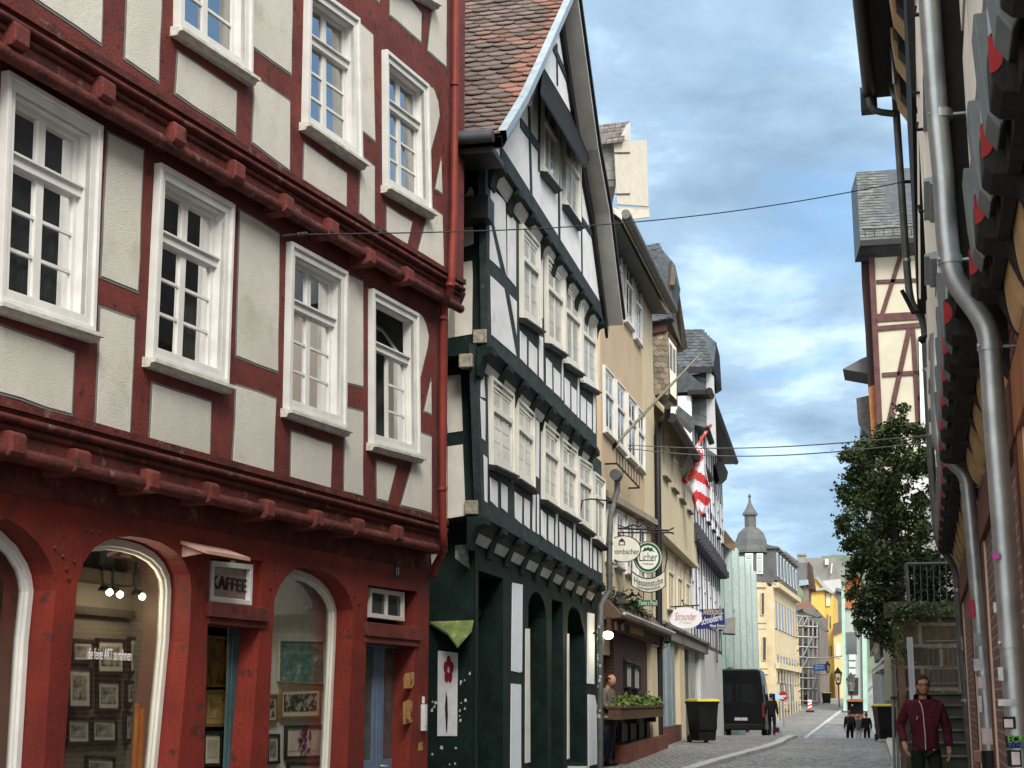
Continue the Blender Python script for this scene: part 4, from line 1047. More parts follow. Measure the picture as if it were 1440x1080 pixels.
# ================================================================== BEIGE HOUSE with the pub
F3 = Fac((1.80, 30.60), (1.80 + .227, 31.60))
bei = ftag(F3, 'rendered_house', 'tall tan rendered house with white windows above the brown fronted pub', 'house')
TAN = mat('tan_render', (.48, .375, .26), (.42, .325, .22), .8, rough=.95, bump=.3, bscale=50, spot=((.40, .31, .21), 2.0, .55, .2))
CRM = mat('cream_render', (.52, .45, .32), (.46, .39, .27), .8, rough=.95, bump=.2, bscale=40)
E3 = F3.px(921, 700, 0)[0]
zc3 = F3.line((849, 692), (921, 734), 0)
ev3 = F3.line((851, 280), (923, 418), 0)
ge3 = F3.line((856, 254), (931, 402), .58)
wl = MB(); wl.sheet([(0, zc3(0)), (E3, zc3(E3)), (E3, ev3(E3)), (0, ev3(0))], [], 0); wl.rev([(0, zc3(0)), (E3, zc3(E3)), (E3, ev3(E3)), (0, ev3(0))], 0, -7)
wl.box(0, E3, -7, -.45, -.3, zc3(0) + .2)
wl.build('wall', TAN, bei)
cs_ = F3.px(905, 620, 0)[0]
st_ = MB(); st_.box(cs_, E3 + .01, -.3, .012, zc3(cs_), ev3(E3) - .3); st_.build('corner_strip', CRM, bei)
WW = (WHT, WHT)
fd = dict(cw=.09, cd=.04, hole=False, sd=.10, sh=.06, rows=2, sash=.05, mun=.03, tv=.62)
for q in ([(862, 328), (872, 348), (873, 440), (863, 428)], [(877, 358), (888, 376), (888, 464), (877, 450)], [(891, 390), (900, 404), (900, 487), (891, 474)],
          [(847, 514), (860, 529), (861, 618), (848, 605)], [(864, 534), (876, 547), (877, 638), (865, 625)], [(880, 553), (892, 567), (893, 653), (881, 641)], [(894, 571), (904, 584), (904, 665), (895, 654)]):
    window(F3, bei, q, 0, WW, **fd)
for q in ([(851, 708), (859, 713), (859, 790), (851, 786)], [(864, 716), (875, 723), (875, 800), (864, 794)], [(879, 725), (890, 732), (890, 810), (879, 804)], [(895, 735), (905, 741), (905, 820), (895, 814)]):
    window(F3, bei, q, -.1, WW, **fd)
lw = MB(); lw.box(0, E3, -.45, -.1, 2.5, zc3(0) + .2); lw.build('lower_wall', CRM, bei)
co = MB(); co.prism([(0, zc3(0) - .10), (E3, zc3(E3) - .10), (E3, zc3(E3) + .04), (0, zc3(0) + .04)], -.12, .09); co.build('cornice', mat('dirty_cornice', (.33, .29, .22), (.22, .19, .15), 6, rough=.9), bei)
# eaves: soffit, gutter, roof
ea = MB(); A, B = -.1, E3 + .1
ea.add([(A, -.02, ev3(A) + .02), (B, -.02, ev3(B) + .02), (B, .50, ge3(B) - .12), (A, .50, ge3(A) - .12), (A, .50, ge3(A) + .06), (B, .50, ge3(B) + .06), (B, -.02, ge3(B) + .35), (A, -.02, ge3(A) + .35)], [[0, 1, 2, 3], [3, 2, 5, 4], [0, 3, 4, 7], [1, 2, 5, 6], [4, 5, 6, 7]])
ea.build('eave', mat('cream_soffit', (.74, .68, .58), (.68, .62, .52), 3, rough=.8), bei)
gu = MB(); gu.tube([(A, .58, ge3(A)), (B, .58, ge3(B))], .10, 12); gu.build('gutter', ZD, bei)
rf = MB(); rf.sprism([(.4, ge3(E3 / 2) - .1), (-4.2, ge3(E3 / 2) + 1.9), (-7, ge3(E3 / 2) + .2)], .1, E3); rf.build('roof', SLATE, bei)
# dormer with opened loading shutter
Yd = 36.0
def wquad(mb, px, Y, t=.05, pts3=None):
    vs = [at(x, y, Y) for x, y in px]; k = len(vs)
    mb.add([tuple(v) for v in vs] + [(v.x, v.y + t, v.z) for v in vs], [list(range(k)), list(range(2 * k - 1, k - 1, -1))] + [[i, (i + 1) % k, k + (i + 1) % k, k + i] for i in range(k)])
def wbuild(mb, name, m_, parent, **p):
    """mesh given in world space, put under a parent thing"""
    inv = (Matrix.Translation(parent.location) @ Matrix.Rotation(parent.rotation_euler.z, 4, 'Z')).inverted()
    mb.v = [tuple(inv @ Vector(v)) for v in mb.v]; mb.fl = False
    return mb.build(name, m_, parent, **p)
dm = MB(); wquad(dm, [(838, 200), (866, 197), (866, 262), (838, 262)], Yd, 1.6); d_ = wbuild(dm, 'dormer', mat('dormer_slate', (.17, .17, .165), (.11, .11, .108), 6, rough=.7), bei)
sl = MB()
for i in range(5):
    y = 252 - i * 13; wquad(sl, [(838, y - 12.5 + .8), (865.5, y - 12.5), (865.5, y), (838, y + 1)], Yd - .03 - .004 * i, .02)
wbuild(sl, 'cladding', mat('grey_board', (.22, .225, .22), (.15, .155, .15), 8, rough=.7, island=.3), d_) if False else wbuild(sl, 'dormer_cladding', mat('grey_board', (.22, .225, .22), (.15, .155, .15), 8, rough=.7, island=.3), bei)
rfm = MB()
v4 = [at(836, 204, Yd - .4), at(877, 198, Yd - .4), at(886, 170, Yd + 1.3), at(838, 176, Yd + 1.3)]
for i in range(6):
    for j in range(5):
        def bl(u, v): return (v4[0] * (1 - u) + v4[1] * u) * (1 - v) + (v4[3] * (1 - u) + v4[2] * u) * v
        u0, u1, w0, w1 = j / 5 + .01, (j + 1) / 5 - .01, i / 6, min(1, (i + 1.3) / 6)
        q = [bl(u0, w0), bl(u1, w0), bl(u1, w1), bl(u0, w1)]; up = Vector((0, 0, .05)); q[0] += up; q[1] += up
        rfm.add([tuple(p) for p in q] + [tuple(p - Vector((0, 0, .06))) for p in q], [[0, 1, 2, 3], [4, 5, 6, 7], [0, 1, 5, 4], [1, 2, 6, 5], [2, 3, 7, 6], [3, 0, 4, 7]])
wbuild(rfm, 'dormer_roof', mat('mixed_slate_tile', (.17, .13, .115), (.09, .085, .09), 3, rough=.8, island=.4), bei)
gp = MB(); wquad(gp, [(871, 197), (880, 176), (886, 171), (887, 198)], Yd - .1, .2); wbuild(gp, 'dormer_gable', mat('pale_board', (.42, .42, .40), rough=.8), bei)
sh = MB(); wquad(sh, [(863, 199), (909.5, 197), (912, 290), (868, 287)], Yd - .25, .07)
s_ = wbuild(sh, 'loading_shutter', mat('cream_board', (.40, .38, .33), (.355, .335, .29), 10, rough=.8, stretch=(6, 1, .5)), bei)
lb = MB(); wquad(lb, [(868, 291), (912.5, 293), (913.5, 305), (880, 309)], Yd - .2, .05); wbuild(lb, 'shutter_base', mat('cream_board_low', (.46, .43, .36), rough=.8), bei)
hg = MB()
for y in (214, 272): wquad(hg, [(864, y), (886, y - .3), (886, y + 1), (864, y + 1.2)], Yd - .28, .025)
for x in (): wquad(hg, [(x, 199), (x + .5, 199), (x + 2, 288), (x + 1.5, 288)], Yd - .256, .004)
wbuild(hg, 'strap_hinge', mat('rusty_iron', (.06, .05, .045), rough=.8), bei)
# balcony flower rail on the middle storey
rl = MB(); (a, za), (b, zb2) = F3.px(864, 652, .2), F3.px(896, 686, .2)
rl.tube([(a, .25, za), (b, .25, zb2)], .02, 6)
for i in range(9):
    s = a + (b - a) * i / 8; z = za + (zb2 - za) * i / 8; rl.tube([(s, .25, z), (s, .25, z + .30)], .008, 5)
rl.tube([(a, .25, za + .3), (b, .25, zb2 + .3)], .012, 6); rl.tube([(b, .25, zb2), (b, .0, zb2)], .02, 6); rl.tube([(a, .25, za), (a, .0, za)], .02, 6)
rl.build('window_rail', BLK, bei)
# pub front
PZ = lambda x, y, n=0: F3.px(x, y, n)
aw = MB(); (a, za), (b, zb2) = PZ(848, 855, .35), PZ(928, 886, .35)
(a1, zt1_), (b1, zt2) = PZ(848, 834, -.05), PZ(927, 868, -.05)
aw.add([(0, -.1, zt1_), (E3, -.1, zt2), (E3, .35, zb2), (0, .35, za), (0, -.1, za - .1), (E3, -.1, zb2 - .1), (E3, .35, zb2 - .06), (0, .35, za - .06)], [[0, 1, 2, 3], [4, 5, 6, 7], [2, 3, 7, 6], [0, 3, 7, 4], [1, 2, 6, 5]])
aw.build('pub_canopy', mat('brown_shingle', (.11, .075, .055), (.065, .045, .035), 10, rough=.8, stretch=(1, 3, 3)), bei)
rail = MB(); rail.tube([(0, .42, za + .02), (E3, .42, zb2 + .02)], .035, 8); rail.build('canopy_rail', mat('pale_rail', (.45, .44, .42), rough=.5), bei)
fb = MB(); z0a, z0b = PZ(848, 882, .14)[1], PZ(927, 909, .14)[1]
fb.prism([(0, z0a), (E3, z0b), (E3, zb2 - .05), (0, za - .05)], .06, .14); fb.build('fascia', BARK, bei)
q = F3.pts([(886, 877), (904, 882), (904, 895), (886, 890)], .15); gs = MB(); gs.prism(q, .145, .16); gsn = gs.build('gold_panel', mat('old_gold', (.34, .20, .03), (.22, .12, .02), 9, rough=.6), bei)
bx = MB()
for x in (865, 873.5, 917): bx.prism(F3.pts([(x, 874), (x + 3, 875), (x + 3, 887), (x, 886)], .15), .14, .17)
bx.build('pale_tag', mat('pale_brown', (.40, .33, .26), rough=.8), bei)
bw = MB(); bw.box(1.35, E3, -.4, -.02, .2, z0a + .2); bw.box(0, 1.4, -.44, -.40, .1, z0a + .2); bw.build('pub_wall', brickmat('dark_pub_brick', (.085, .035, .025), (.06, .025, .02), (.03, .02, .017), bw=.22, rh=.07), bei)
pl = MB(); s0 = PZ(911, 950, 0)[0]; s1 = PZ(919, 950, 0)[0]; pl.box(s0, s1, -.02, .10, .3, PZ(912, 905, 0)[1]); pl.box(s0 - .08, s1 + .1, -.02, .14, PZ(912, 908, 0)[1], PZ(912, 899, 0)[1]); pl.build('pilaster', CRM, bei, bevel=.01)
pb_ = MB(); zp0, zp1 = PZ(854, 1037, .2)[1], PZ(919, 1032, .2)[1]
pb_.prism([(1.3, -.2), (E3, -.2), (E3, .80), (1.3, .70)], -.02, .22); pb_.build('plinth', mat('rusty_red_plaster', (.17, .065, .040), (.11, .04, .03), 2.5, rough=.9, spot=((.06, .03, .025), 4, .6, .1)), bei)
rc = MB()
for i in range(4):
    s = 1.7 + i * 1.25; rc.box(s - .06, s + .06, -.01, .08, .75, 1.2)
rc.box(1.5, E3 - .4, -.01, .03, .76, 1.22); rc.build('under_counter', BLK, bei)
# menu cases
for (x0, y0, x1, y1) in ((879, 933, 888, 969), (890, 937, 899, 971)):
    q = F3.pts([(x0, y0), (x1, y0 + 2), (x1, y1), (x0, y1 - 2)], .02)
    c = MB(); c.ring(q, inset(q, .035), -.02, .06); c.sprism([(-.01, q[0][1]), (.09, q[0][1] + .02), (-.01, q[0][1] + .12)], q[0][0] - .03, q[1][0] + .03); o = c.build('menu_case', BLK, bei)
    c = MB(); c.prism(inset(q, .03), .0, .02); c.build('menu_sheet', mat('menu_paper', (.40, .42, .40), (.28, .30, .29), 9, rough=.4), o)
# flower box (rests on the pub rail): a thing of its own
(a, za), (b, zb2) = PZ(862, 1004, .25), PZ(924, 1008, .25)
fbx = thing('flower_box', 'long brown planter of green plants on the front of the pub', 'planter', F3.world((a + b) / 2, .28, 1.24), F3.ang)
hw = (b - a) / 2
m = MB(); m.box(-hw, hw, -.12, .12, 0, .24); m.box(-hw - .02, hw + .02, -.14, .14, .21, .26); m.build('trough', mat('planter_wood', (.10, .06, .035), (.065, .04, .025), 6, rough=.8, stretch=(.5, 2, 4)), fbx)
LEAFL = mat('light_leaf', (.17, .24, .06), (.07, .12, .03), 9, rough=.6, island=.5)
def leafclump(mb, c, rx, ry, rz_, n, size, rr):
    for _ in range(n):
        d = Vector((rr.gauss(0, .5), rr.gauss(0, .5), rr.gauss(0, .5)))
        p = Vector(c) + Vector((d.x * rx, d.y * ry, d.z * rz_))
        leaf(mb, p, size * rr.uniform(.6, 1.3), rr)
def leaf(mb, p, s, rr):
    a = Vector((rr.uniform(-1, 1), rr.uniform(-1, 1), rr.uniform(-.8, .5))).normalized(); b = a.cross(Vector((rr.uniform(-1, 1), rr.uniform(-1, 1), rr.uniform(-1, 1)))).normalized(); c = a.cross(b)
    mb.add([p, p + a * s * .35 + b * s * .3 + c * s * .06, p + a * s, p + a * s * .35 - b * s * .3 + c * s * .06, p + a * s * .6], [[0, 1, 4], [0, 4, 3], [1, 2, 4], [4, 2, 3]])
m = MB(); rr = random.Random(21)
for i in range(26): leafclump(m, (-hw * .9 + 1.8 * hw * i / 25, 0, .32 + rr.uniform(-.04, .08)), .14, .11, .08, 34, .10, rr)
m.build('foliage', LEAFL, fbx)
m = MB()
for i in range(3): m.box(-hw + .3 + i * (hw - .3) - .05, -hw + .3 + i * (hw - .3) + .05, -.26, -.02, -.12, 0)
m.build('bracket', BLK, fbx)
# ivy trailing over the canopy of the pub
iv = MB(); rr = random.Random(8)
for (x, y) in ((862, 836), (868, 841), (875, 846), (882, 850), (889, 852), (894, 856), (900, 858), (906, 866), (886, 842), (896, 846)):
    s, z = F3.px(x, y, .1); leafclump(iv, (s, .1, z), .3, .15, .16, 70, .09, rr)
o = iv.build('climbing_plant', mat('ivy_leaf', (.030, .045, .018), (.015, .025, .01), 9, rough=.6, island=.4)); o.location = F3.p0; o.rotation_euler = (0, 0, F3.ang)
tag(o, 'dark green plant trailing along the pub canopy under the round beer sign', 'plant')
# lit lamp under the fascia
s, z = F3.px(855, 893, .3)
t = thing('wall_lamp', 'lit warm lamp glowing under the pub fascia beside the grey downpipe', 'lamp', F3.world(s, .3, z), F3.ang)
m = MB(); m.ball((0, 0, 0), .10, 8, (1.5, 1, .8)); m.build('bulb', emit('lit_lamp', (1, .78, .42), 9), t)
m = MB(); m.tube([(0, -.3, .02), (0, -.12, .12), (0, 0, .10)], .018); m.lathe([(.03, .12), (.06, .08), (.08, .06)], (0, 0, 0)); m.build('arm', BLK, t)
L = bpy.data.lights.new('pub_glow', 'POINT'); L.energy = 12; L.color = (1, .8, .5); L.shadow_soft_size = .1
lo_ = bpy.data.objects.new('pub_glow', L); col.objects.link(lo_); lo_.parent = t; lo_.location = (.0, -.22, -.05)
# lanterns
LANG = glass('lantern_glass', (.8, .82, .78), base=.12)
def lantern(name, label, loc, h, rz=0, arm=None, group=None, post=0):
    t = thing(name, label, 'lantern', loc, rz, group); k = h / 1.0
    m = MB(False)
    def ringsq(r, z): return [(r * k * math.cos(R(45 + 90 * i)), r * k * math.sin(R(45 + 90 * i)), z * k) for i in range(4)]
    lv = [ringsq(.32, .66), ringsq(.30, .70), ringsq(.13, .88), ringsq(.10, .95)]
    for a, b in zip(lv, lv[1:]): m.add(a + b, [[i, (i + 1) % 4, 4 + (i + 1) % 4, 4 + i] for i in range(4)])
    m.add(lv[0], [[0, 1, 2, 3]]); m.ball((0, 0, .98 * k), .05 * k, 5); m.build('lantern_roof', BLK, t)
    m = MB(False)
    for i in range(4):
        a, b = Vector(ringsq(.17, .1)[i]), Vector(ringsq(.27, .66)[i]); m.tube([a, b], .016 * k, 5)
        a2 = Vector(ringsq(.17, .1)[(i + 1) % 4]); m.tube([a, a2], .016 * k, 5)
    m.lathe([(.0, -.02), (.10, .0), (.19, .10), (0, .11)], (0, 0, 0), 12) if False else m.lathe([(.0, -.02 * k), (.08 * k, .0), (.17 * k, .10 * k), (0, .11 * k)], (0, 0, 0), 12)
    m.build('lantern_frame', BLK, t)
    m = MB(False); a, b = ringsq(.16, .1), ringsq(.255, .66); m.add(a + b, [[i, (i + 1) % 4, 4 + (i + 1) % 4, 4 + i] for i in range(4)]); m.build('lantern_pane', LANG, t)
    m = MB(False); m.ball((0, 0, .35 * k), .07 * k, 6, (1, 1, 1.6)); m.build('bulb', mat('opal_bulb_' + str(len(bpy.data.materials)), (.65, .63, .55), rough=.3), t)
    if arm:
        m = MB(False); m.tube([(0, 0, 0), (0, 0, -.12 * k)] + [tuple(p) for p in arm], .022 * k if not post else .03, 7); m.build('arm', BLK, t)
    if post:
        m = MB(False); m.tube([(0, 0, .0), (0, 0, -post)], .05, 8); m.lathe([(.12, -post), (.11, -post + .5), (.06, -post + .6)], (0, 0, 0), 12); m.build('post', BLK, t)
    return t
p = at(872, 878, 31.3); lantern('wall_lantern', 'black wall lantern in front of the brown pub fascia', p, .62, .3, arm=[(-.1, .02, -.15), (-.5, .1, -.05)])
p = at(938.5, 905, 38.5); lantern('wall_lantern', 'black wall lantern by the black downpipe at the right edge of the pub', p, .50, .3, arm=[(-.1, .05, -.12), (-.3, .1, -.05)])
# downpipe of the green house corner
s_, z_ = F3.px(868, 672, .35)
dpz = MB()
GD = lambda x, y, n: (F3.px(x, y, n)[0], n, F3.px(x, y, n)[1])
dpz.tube([GD(868, 668, .34), GD(868, 690, .34), GD(863, 706, .33), GD(858.5, 728, .33), GD(857, 760, .33), GD(857, 834, .33)], .058, 12)
dpz.tube([GD(857, 832, .33), GD(850, 842, .25), GD(845, 852, .22), GD(844, 900, .22), GD(844, 1090, .22)], .058, 12)
dpz.tube([GD(868, 676, .34), GD(868, 664, .34)], [.075, .13], 12)
for y in (762, 806, 900, 1000): 
    q = GD(857 if y < 834 else 844, y, .33 if y < 834 else .22); dpz.tube([q, (q[0], q[1], q[2] - .06)], .068, 12)
dpz.build('corner_downpipe', mat('dull_pipe', (.11, .115, .11), (.07, .075, .07), 5, rough=.6, metal=.3), bei)
hp = MB(); q = GD(852, 657, .4); q2 = GD(869, 668, .38)
hp.tube([(-.6, .36, q[2] + .05), (q2[0], q2[1], q2[2] + .0)], .11, 12); hp.build('rain_hopper', ZD, bei)
rr = random.Random(2); sk = MB()
for i in range(16):
    y = rr.uniform(880, 1010); q = GD(844, y, .22); h_ = rr.uniform(.03, .08); a0 = rr.uniform(2.6, 4.2)
    vs = []
    for j in range(5):
        a = a0 + j * .18; vs += [(q[0] + .0605 * math.cos(a), .22 - .0605 * math.sin(a) * -1, q[2]), (q[0] + .0605 * math.cos(a), .22 + .0605 * math.sin(a), q[2] + h_)]
    sk.add(vs, [[2 * j, 2 * j + 2, 2 * j + 3, 2 * j + 1] for j in range(4)])
sk.build('pipe_sticker', STK, bei, kind='stuff')
# hanging pub signs on an iron arm standing out from the wall
def hang(name, label, cat, c, Y): return thing(name, label, cat, at(*c, Y), 0)
Ys = 32.8
arm = thing('sign_bracket', 'black wrought iron arm carrying the pub signs above the canopy', 'sign bracket', at(849, 744, Ys), 0)
m = MB(False); o0 = at(849, 744, Ys)
P_ = lambda x, y, dy=0: tuple(at(x, y, Ys) - o0 + Vector((0, dy, 0)))
for a, b, r in (((846, 742), (940, 746), .022), ((868, 749), (946, 749), .018), ((846, 730), (880, 742), .012), ((940, 746), (948, 742), .015), ((940, 748), (948, 751), .015)): m.tube([P_(*a), P_(*b)], r, 6)
pp_ = [P_(880, 742), P_(890, 738), P_(898, 741), P_(905, 736), P_(912, 742), P_(918, 739), P_(924, 744)]; m.tube(pp_, .02, 6)
for x, y in ((890, 755), (901, 762), (919, 762)): m.tube([P_(x, 746), P_(x, y)], .012, 6)
m.build('iron_arm', BLK, arm)
def disc(mb, cx, cy, rx, ry, y0, y1, k=40):
    vs = [(cx + rx * math.cos(2 * math.pi * i / k), y0, cy + ry * math.sin(2 * math.pi * i / k)) for i in range(k)] + [(cx + rx * math.cos(2 * math.pi * i / k), y1, cy + ry * math.sin(2 * math.pi * i / k)) for i in range(k)]
    mb.add(vs, [list(range(k)), list(range(2 * k - 1, k - 1, -1))] + [[i, (i + 1) % k, k + (i + 1) % k, k + i] for i in range(k)])
def ftx(x, z, y, rot=0): return Matrix.Translation((x, y, z)) @ Matrix.Rotation(rot, 4, 'Y') @ Matrix.Rotation(R(90), 4, 'X')
SIGNW = mat('sign_cream', (.60, .60, .53), (.50, .50, .44), 5, rough=.5, spot=((.42, .34, .24), 4, .66, .08))
INK = mat('sign_ink', (.03, .03, .03), rough=.6); GRNI = mat('sign_green', (.015, .075, .035), rough=.5); REDI = mat('sign_red', (.40, .10, .10), rough=.5)
K_ = Ys / FPX
t = hang('hanging_sign', 'cream oval beer sign partly hidden by the grey downpipe', 'sign', (877, 772), Ys - .25)
m = MB(False); disc(m, 0, 0, 24 * K_, 18.5 * K_, -.03, .03); m.build('board', SIGNW, t)
m = MB(False)
for y0 in (-.035,):
    vs = []; k = 40
    for i in range(k):
        a = 2 * math.pi * i / k
        for rr_ in (1.0, .94): vs.append((24.3 * K_ * rr_ * math.cos(a), y0, 18.8 * K_ * rr_ * math.sin(a)))
    m.add(vs, [[2 * i, 2 * ((i + 1) % k), 2 * ((i + 1) % k) + 1, 2 * i + 1] for i in range(k)])
m.build('rim', BLK, t)
text_mesh('lettering', 'Krombacher', .17, INK, t, ftx(0, -.06, -.034), .002, width=42 * K_)
m = MB(False)
m.add([(x * K_, -.034, z * K_) for x, z in ((-7, 5), (2, 5), (2, 10), (0, 13), (-2.5, 15), (-5, 13), (-7, 10))], [[0, 1, 2, 3, 4, 5, 6]]); m.add([(x * K_, -.0345, z * K_) for x, z in ((-5.5, 6), (.5, 6), (.5, 9.5), (-5.5, 9.5))], [[0, 1, 2, 3]])
m.mi[-1] = 1; m.build('crown_emblem', [INK, SIGNW], t)
m = MB(False); m.tube([(0, 0, 18.5 * K_), (0, .12, 27 * K_)], .01, 5); m.build('hook', BLK, t)
t = hang('hanging_sign', 'round green rimmed beer sign above a curved cream name board', 'sign', (911, 784), Ys)
m = MB(False); disc(m, 0, 0, 20 * K_, 22.5 * K_, -.04, .04); m.build('board', mat('sign_white', (.68, .69, .64), (.6, .61, .57), 4, rough=.5), t)
m = MB(False); k = 48
def ann(mb, r0, r1, y, rx=20, rz=22.5):
    vs = []
    for i in range(k):
        a = 2 * math.pi * i / k
        for q in (r0, r1): vs.append((rx * K_ * q * math.cos(a), y, rz * K_ * q * math.sin(a)))
    mb.add(vs, [[2 * i, 2 * ((i + 1) % k), 2 * ((i + 1) % k) + 1, 2 * i + 1] for i in range(k)])
ann(m, 1.005, .95, -.043); ann(m, .90, .74, -.043); m.build('green_ring', GRNI, t)
text_mesh('lettering', 'Licher', .26, INK, t, ftx(0, -.0, -.043), .002, width=25 * K_)
m = MB(False); m.add([(x * K_, -.044, z * K_) for x, z in ((-9, 8), (-6, 11), (-5, 14), (-2, 13), (0, 15), (3, 13), (6, 14), (7, 11), (10, 7), (6, 9), (3, 8), (0, 10), (-4, 8.5))], [list(range(13))]); m.add([(x * K_, -.044, z * K_) for x, z in ((-11, -5), (8, -5), (8, -4.2), (-11, -4.2))], [[0, 1, 2, 3]]); m.build('emblem', GRNI, t)
text_mesh('small_lettering', 'Privatbrauerei', .07, INK, t, ftx(0, -9 * K_, -.043), .001, width=15 * K_)
m = MB(False)
top = [(-23.5, -19), (-17, -24), (-8, -28.5), (0, -29.5), (8, -28.5), (17, -24), (23.5, -18)]; bot = [(23.5, -40), (16, -45), (8, -48), (0, -48.5), (-8, -47.5), (-16, -44), (-23.5, -39)]
o_ = [(x * K_, z * K_) for x, z in top + bot]; kk = len(o_)
m.add([(x, -.03, z) for x, z in o_] + [(x, .03, z) for x, z in o_], [list(range(kk)), list(range(2 * kk - 1, kk - 1, -1))] + [[i, (i + 1) % kk, kk + (i + 1) % kk, kk + i] for i in range(kk)]); m.build('name_board', SIGNW, t)
m = MB(False); m.tube([(x, -.03, z) for x, z in o_ + [o_[0]]], .012, 5); m.tube([(-23.5 * K_, 0, -19 * K_), (-23 * K_, 0, -10 * K_)], .01, 5); m.tube([(23.5 * K_, 0, -18 * K_), (27 * K_, 0, 0), (25.5 * K_, 0, 12 * K_)], .012, 5)
for x in (-6, 6): m.tube([(x * K_, 0, -22 * K_), (x * K_, 0, -29 * K_)], .012, 5); m.tube([(x * K_, 0, 22 * K_), (x * K_, 0, 34 * K_)], .01, 5)
m.build('frame', BLK, t)
tm = text_mesh('name_lettering', 'Hessenstube', .20, INK, t, ftx(0, 0, -.035), .002, width=40 * K_)
for v in tm.data.vertices: v.co.y += -36.5 * K_ + (v.co.x / (20 * K_)) ** 2 * 5 * K_
tm = text_mesh('small_lettering', 'Speisegaststätte', .09, GRNI, t, ftx(0, 0, -.035), .001, width=32 * K_)
for v in tm.data.vertices: v.co.y += -43.5 * K_ + (v.co.x / (20 * K_)) ** 2 * 5 * K_
t = hang('hanging_sign', 'small green sign board below the curved cream pub sign', 'sign', (911, 848), Ys)
m = MB(False); m.prism([(-14 * K_, -4 * K_), (14 * K_, -4 * K_), (14 * K_, 4 * K_), (-14 * K_, 4 * K_)], -.02, .02); m.build('board', mat('green_board', (.02, .13, .06), (.015, .1, .05), 4, rough=.5), t)
text_mesh('lettering', 'Tanni t Pool', .13, mat('sign_letter_white', (.7, .72, .7)), t, ftx(0, 0, -.024), .001, width=25 * K_)
m = MB(False)
for x in (-6, 6): m.tube([(x * K_, 0, 4 * K_), (x * K_, 0, 15 * K_)], .01, 5)
m.build('hanger', BLK, t)
# bare flagpole
t = thing('flagpole', 'bare wooden flagpole slanting up from the tan house wall', 'flagpole', at(861, 630, 32.0), 0)
o0 = at(861, 630, 32.0); m = MB(False); m.tube([(0, 0, 0), tuple(at(922, 564, 32.4) - o0), tuple(at(984, 499, 32.8) - o0)], [.035, .032, .024], 8); m.build('pole', mat('grey_wood_pole', (.22, .20, .15), (.15, .14, .10), 8, rough=.8), t)
m = MB(False); m.tube([(-.1, .3, -.1), (0, 0, 0), tuple((at(867, 623, 32.0) - o0))], .045, 8); m.tube([(0, 0, -.02), (0, .1, -.35)], .012, 6); m.build('socket', BLK, t)
# person leaning out of the pub doorway
# ================================================================== CREAM HOUSE
F4 = Fac((3.46, 38.00), (3.46 + .203, 39.00))
cre = ftag(F4, 'rendered_house', 'cream house with scalloped slate dormer and blue grey shop pilasters', 'house')
E4 = F4.px(980, 800, 0)[0]
B4 = F4.px(922, 800, 0)[0]
CR2 = mat('pale_cream_render', (.56, .49, .35), (.50, .43, .30), .7, rough=.95, bump=.2, bscale=40, spot=((.44, .38, .27), 2.5, .58, .15))
ev4 = F4.line((932, 575), (973, 640), 0); zc4 = F4.line((925, 742), (980, 796), 0)
wl = MB(); o_ = [(B4, 3.6), (E4, 3.6), (E4, ev4(E4)), (B4, ev4(B4))]
up = [(B4, zc4(B4)), (E4, zc4(E4)), (E4, ev4(E4)), (B4, ev4(B4))]; dn = [(B4, -.3), (E4, -.3), (E4, zc4(E4)), (B4, zc4(B4))]
wl.sheet(up, [], 0); wl.rev(up, 0, -7); wl.sheet(dn, [], -.22); wl.rev(dn, -.22, -7)
wl.build('wall', CR2, cre)
co = MB(); co.prism([(B4, zc4(B4) - .08), (E4, zc4(E4) - .08), (E4, zc4(E4) + .05), (B4, zc4(B4) + .05)], -.2, .07); co.build('cornice', CR2, cre)
for q in ([(932, 604), (939, 613), (939, 676), (932, 668)], [(944, 622), (951, 631), (951, 693), (944, 685)], [(955, 636), (961, 645), (961, 708), (955, 700)], [(966, 652), (971, 659), (971, 722), (966, 716)]):
    window(F4, cre, q, 0, (CR2, IVORY), cw=.12, cd=.03, hole=False, sd=.12, sh=.05, sillmat=ZD, rows=2, pane=mat('pale_blind', (.42, .40, .32), rough=.5))
for q in ([(938, 775), (946, 782), (946, 860), (938, 856)], [(951, 786), (958, 792), (958, 862), (951, 860)], [(963, 796), (969, 801), (969, 866), (963, 864)]):
    window(F4, cre, q, -.22, (CR2, IVORY), cw=.12, cd=.03, hole=False, sd=.12, sh=.05, sillmat=ZD, rows=2, pane=mat('pale_blind', (.42, .40, .32), rough=.5))
gu = MB(); gu.tube([(B4 - .1, .5, F4.px(933, 566, .5)[1]), (E4 + .1, .5, F4.px(974, 628, .5)[1])], .13, 10)
gu.build('gutter', mat('dark_gutter', (.035, .032, .03), rough=.6), cre)
sf = MB(); za, zb2 = F4.px(933, 566, .5)[1], F4.px(974, 628, .5)[1]
sf.add([(B4, 0, ev4(B4) - .05), (E4, 0, ev4(E4) - .05), (E4, .48, zb2 - .08), (B4, .48, za - .08), (B4, -3.4, za + 4.2), (E4, -3.4, zb2 + 4.2), (E4, .5, zb2 + .1), (B4, .5, za + .1)], [[0, 1, 2, 3], [4, 5, 6, 7], [3, 2, 6, 7], [0, 3, 7, 4], [1, 2, 6, 5]])
sf.build('roof', CRM, cre)
dp = MB(); D4 = lambda x, y, n: (F4.px(x, y, n)[0], n, F4.px(x, y, n)[1])
dp.tube([D4(939, 572, .5), D4(938, 585, .45), D4(930, 592, .2), D4(925, 598, .12), D4(924, 615, .12), D4(926, 760, .12), D4(928, 1068, .12)], .085, 10); dp.build('downpipe', BLK, cre)
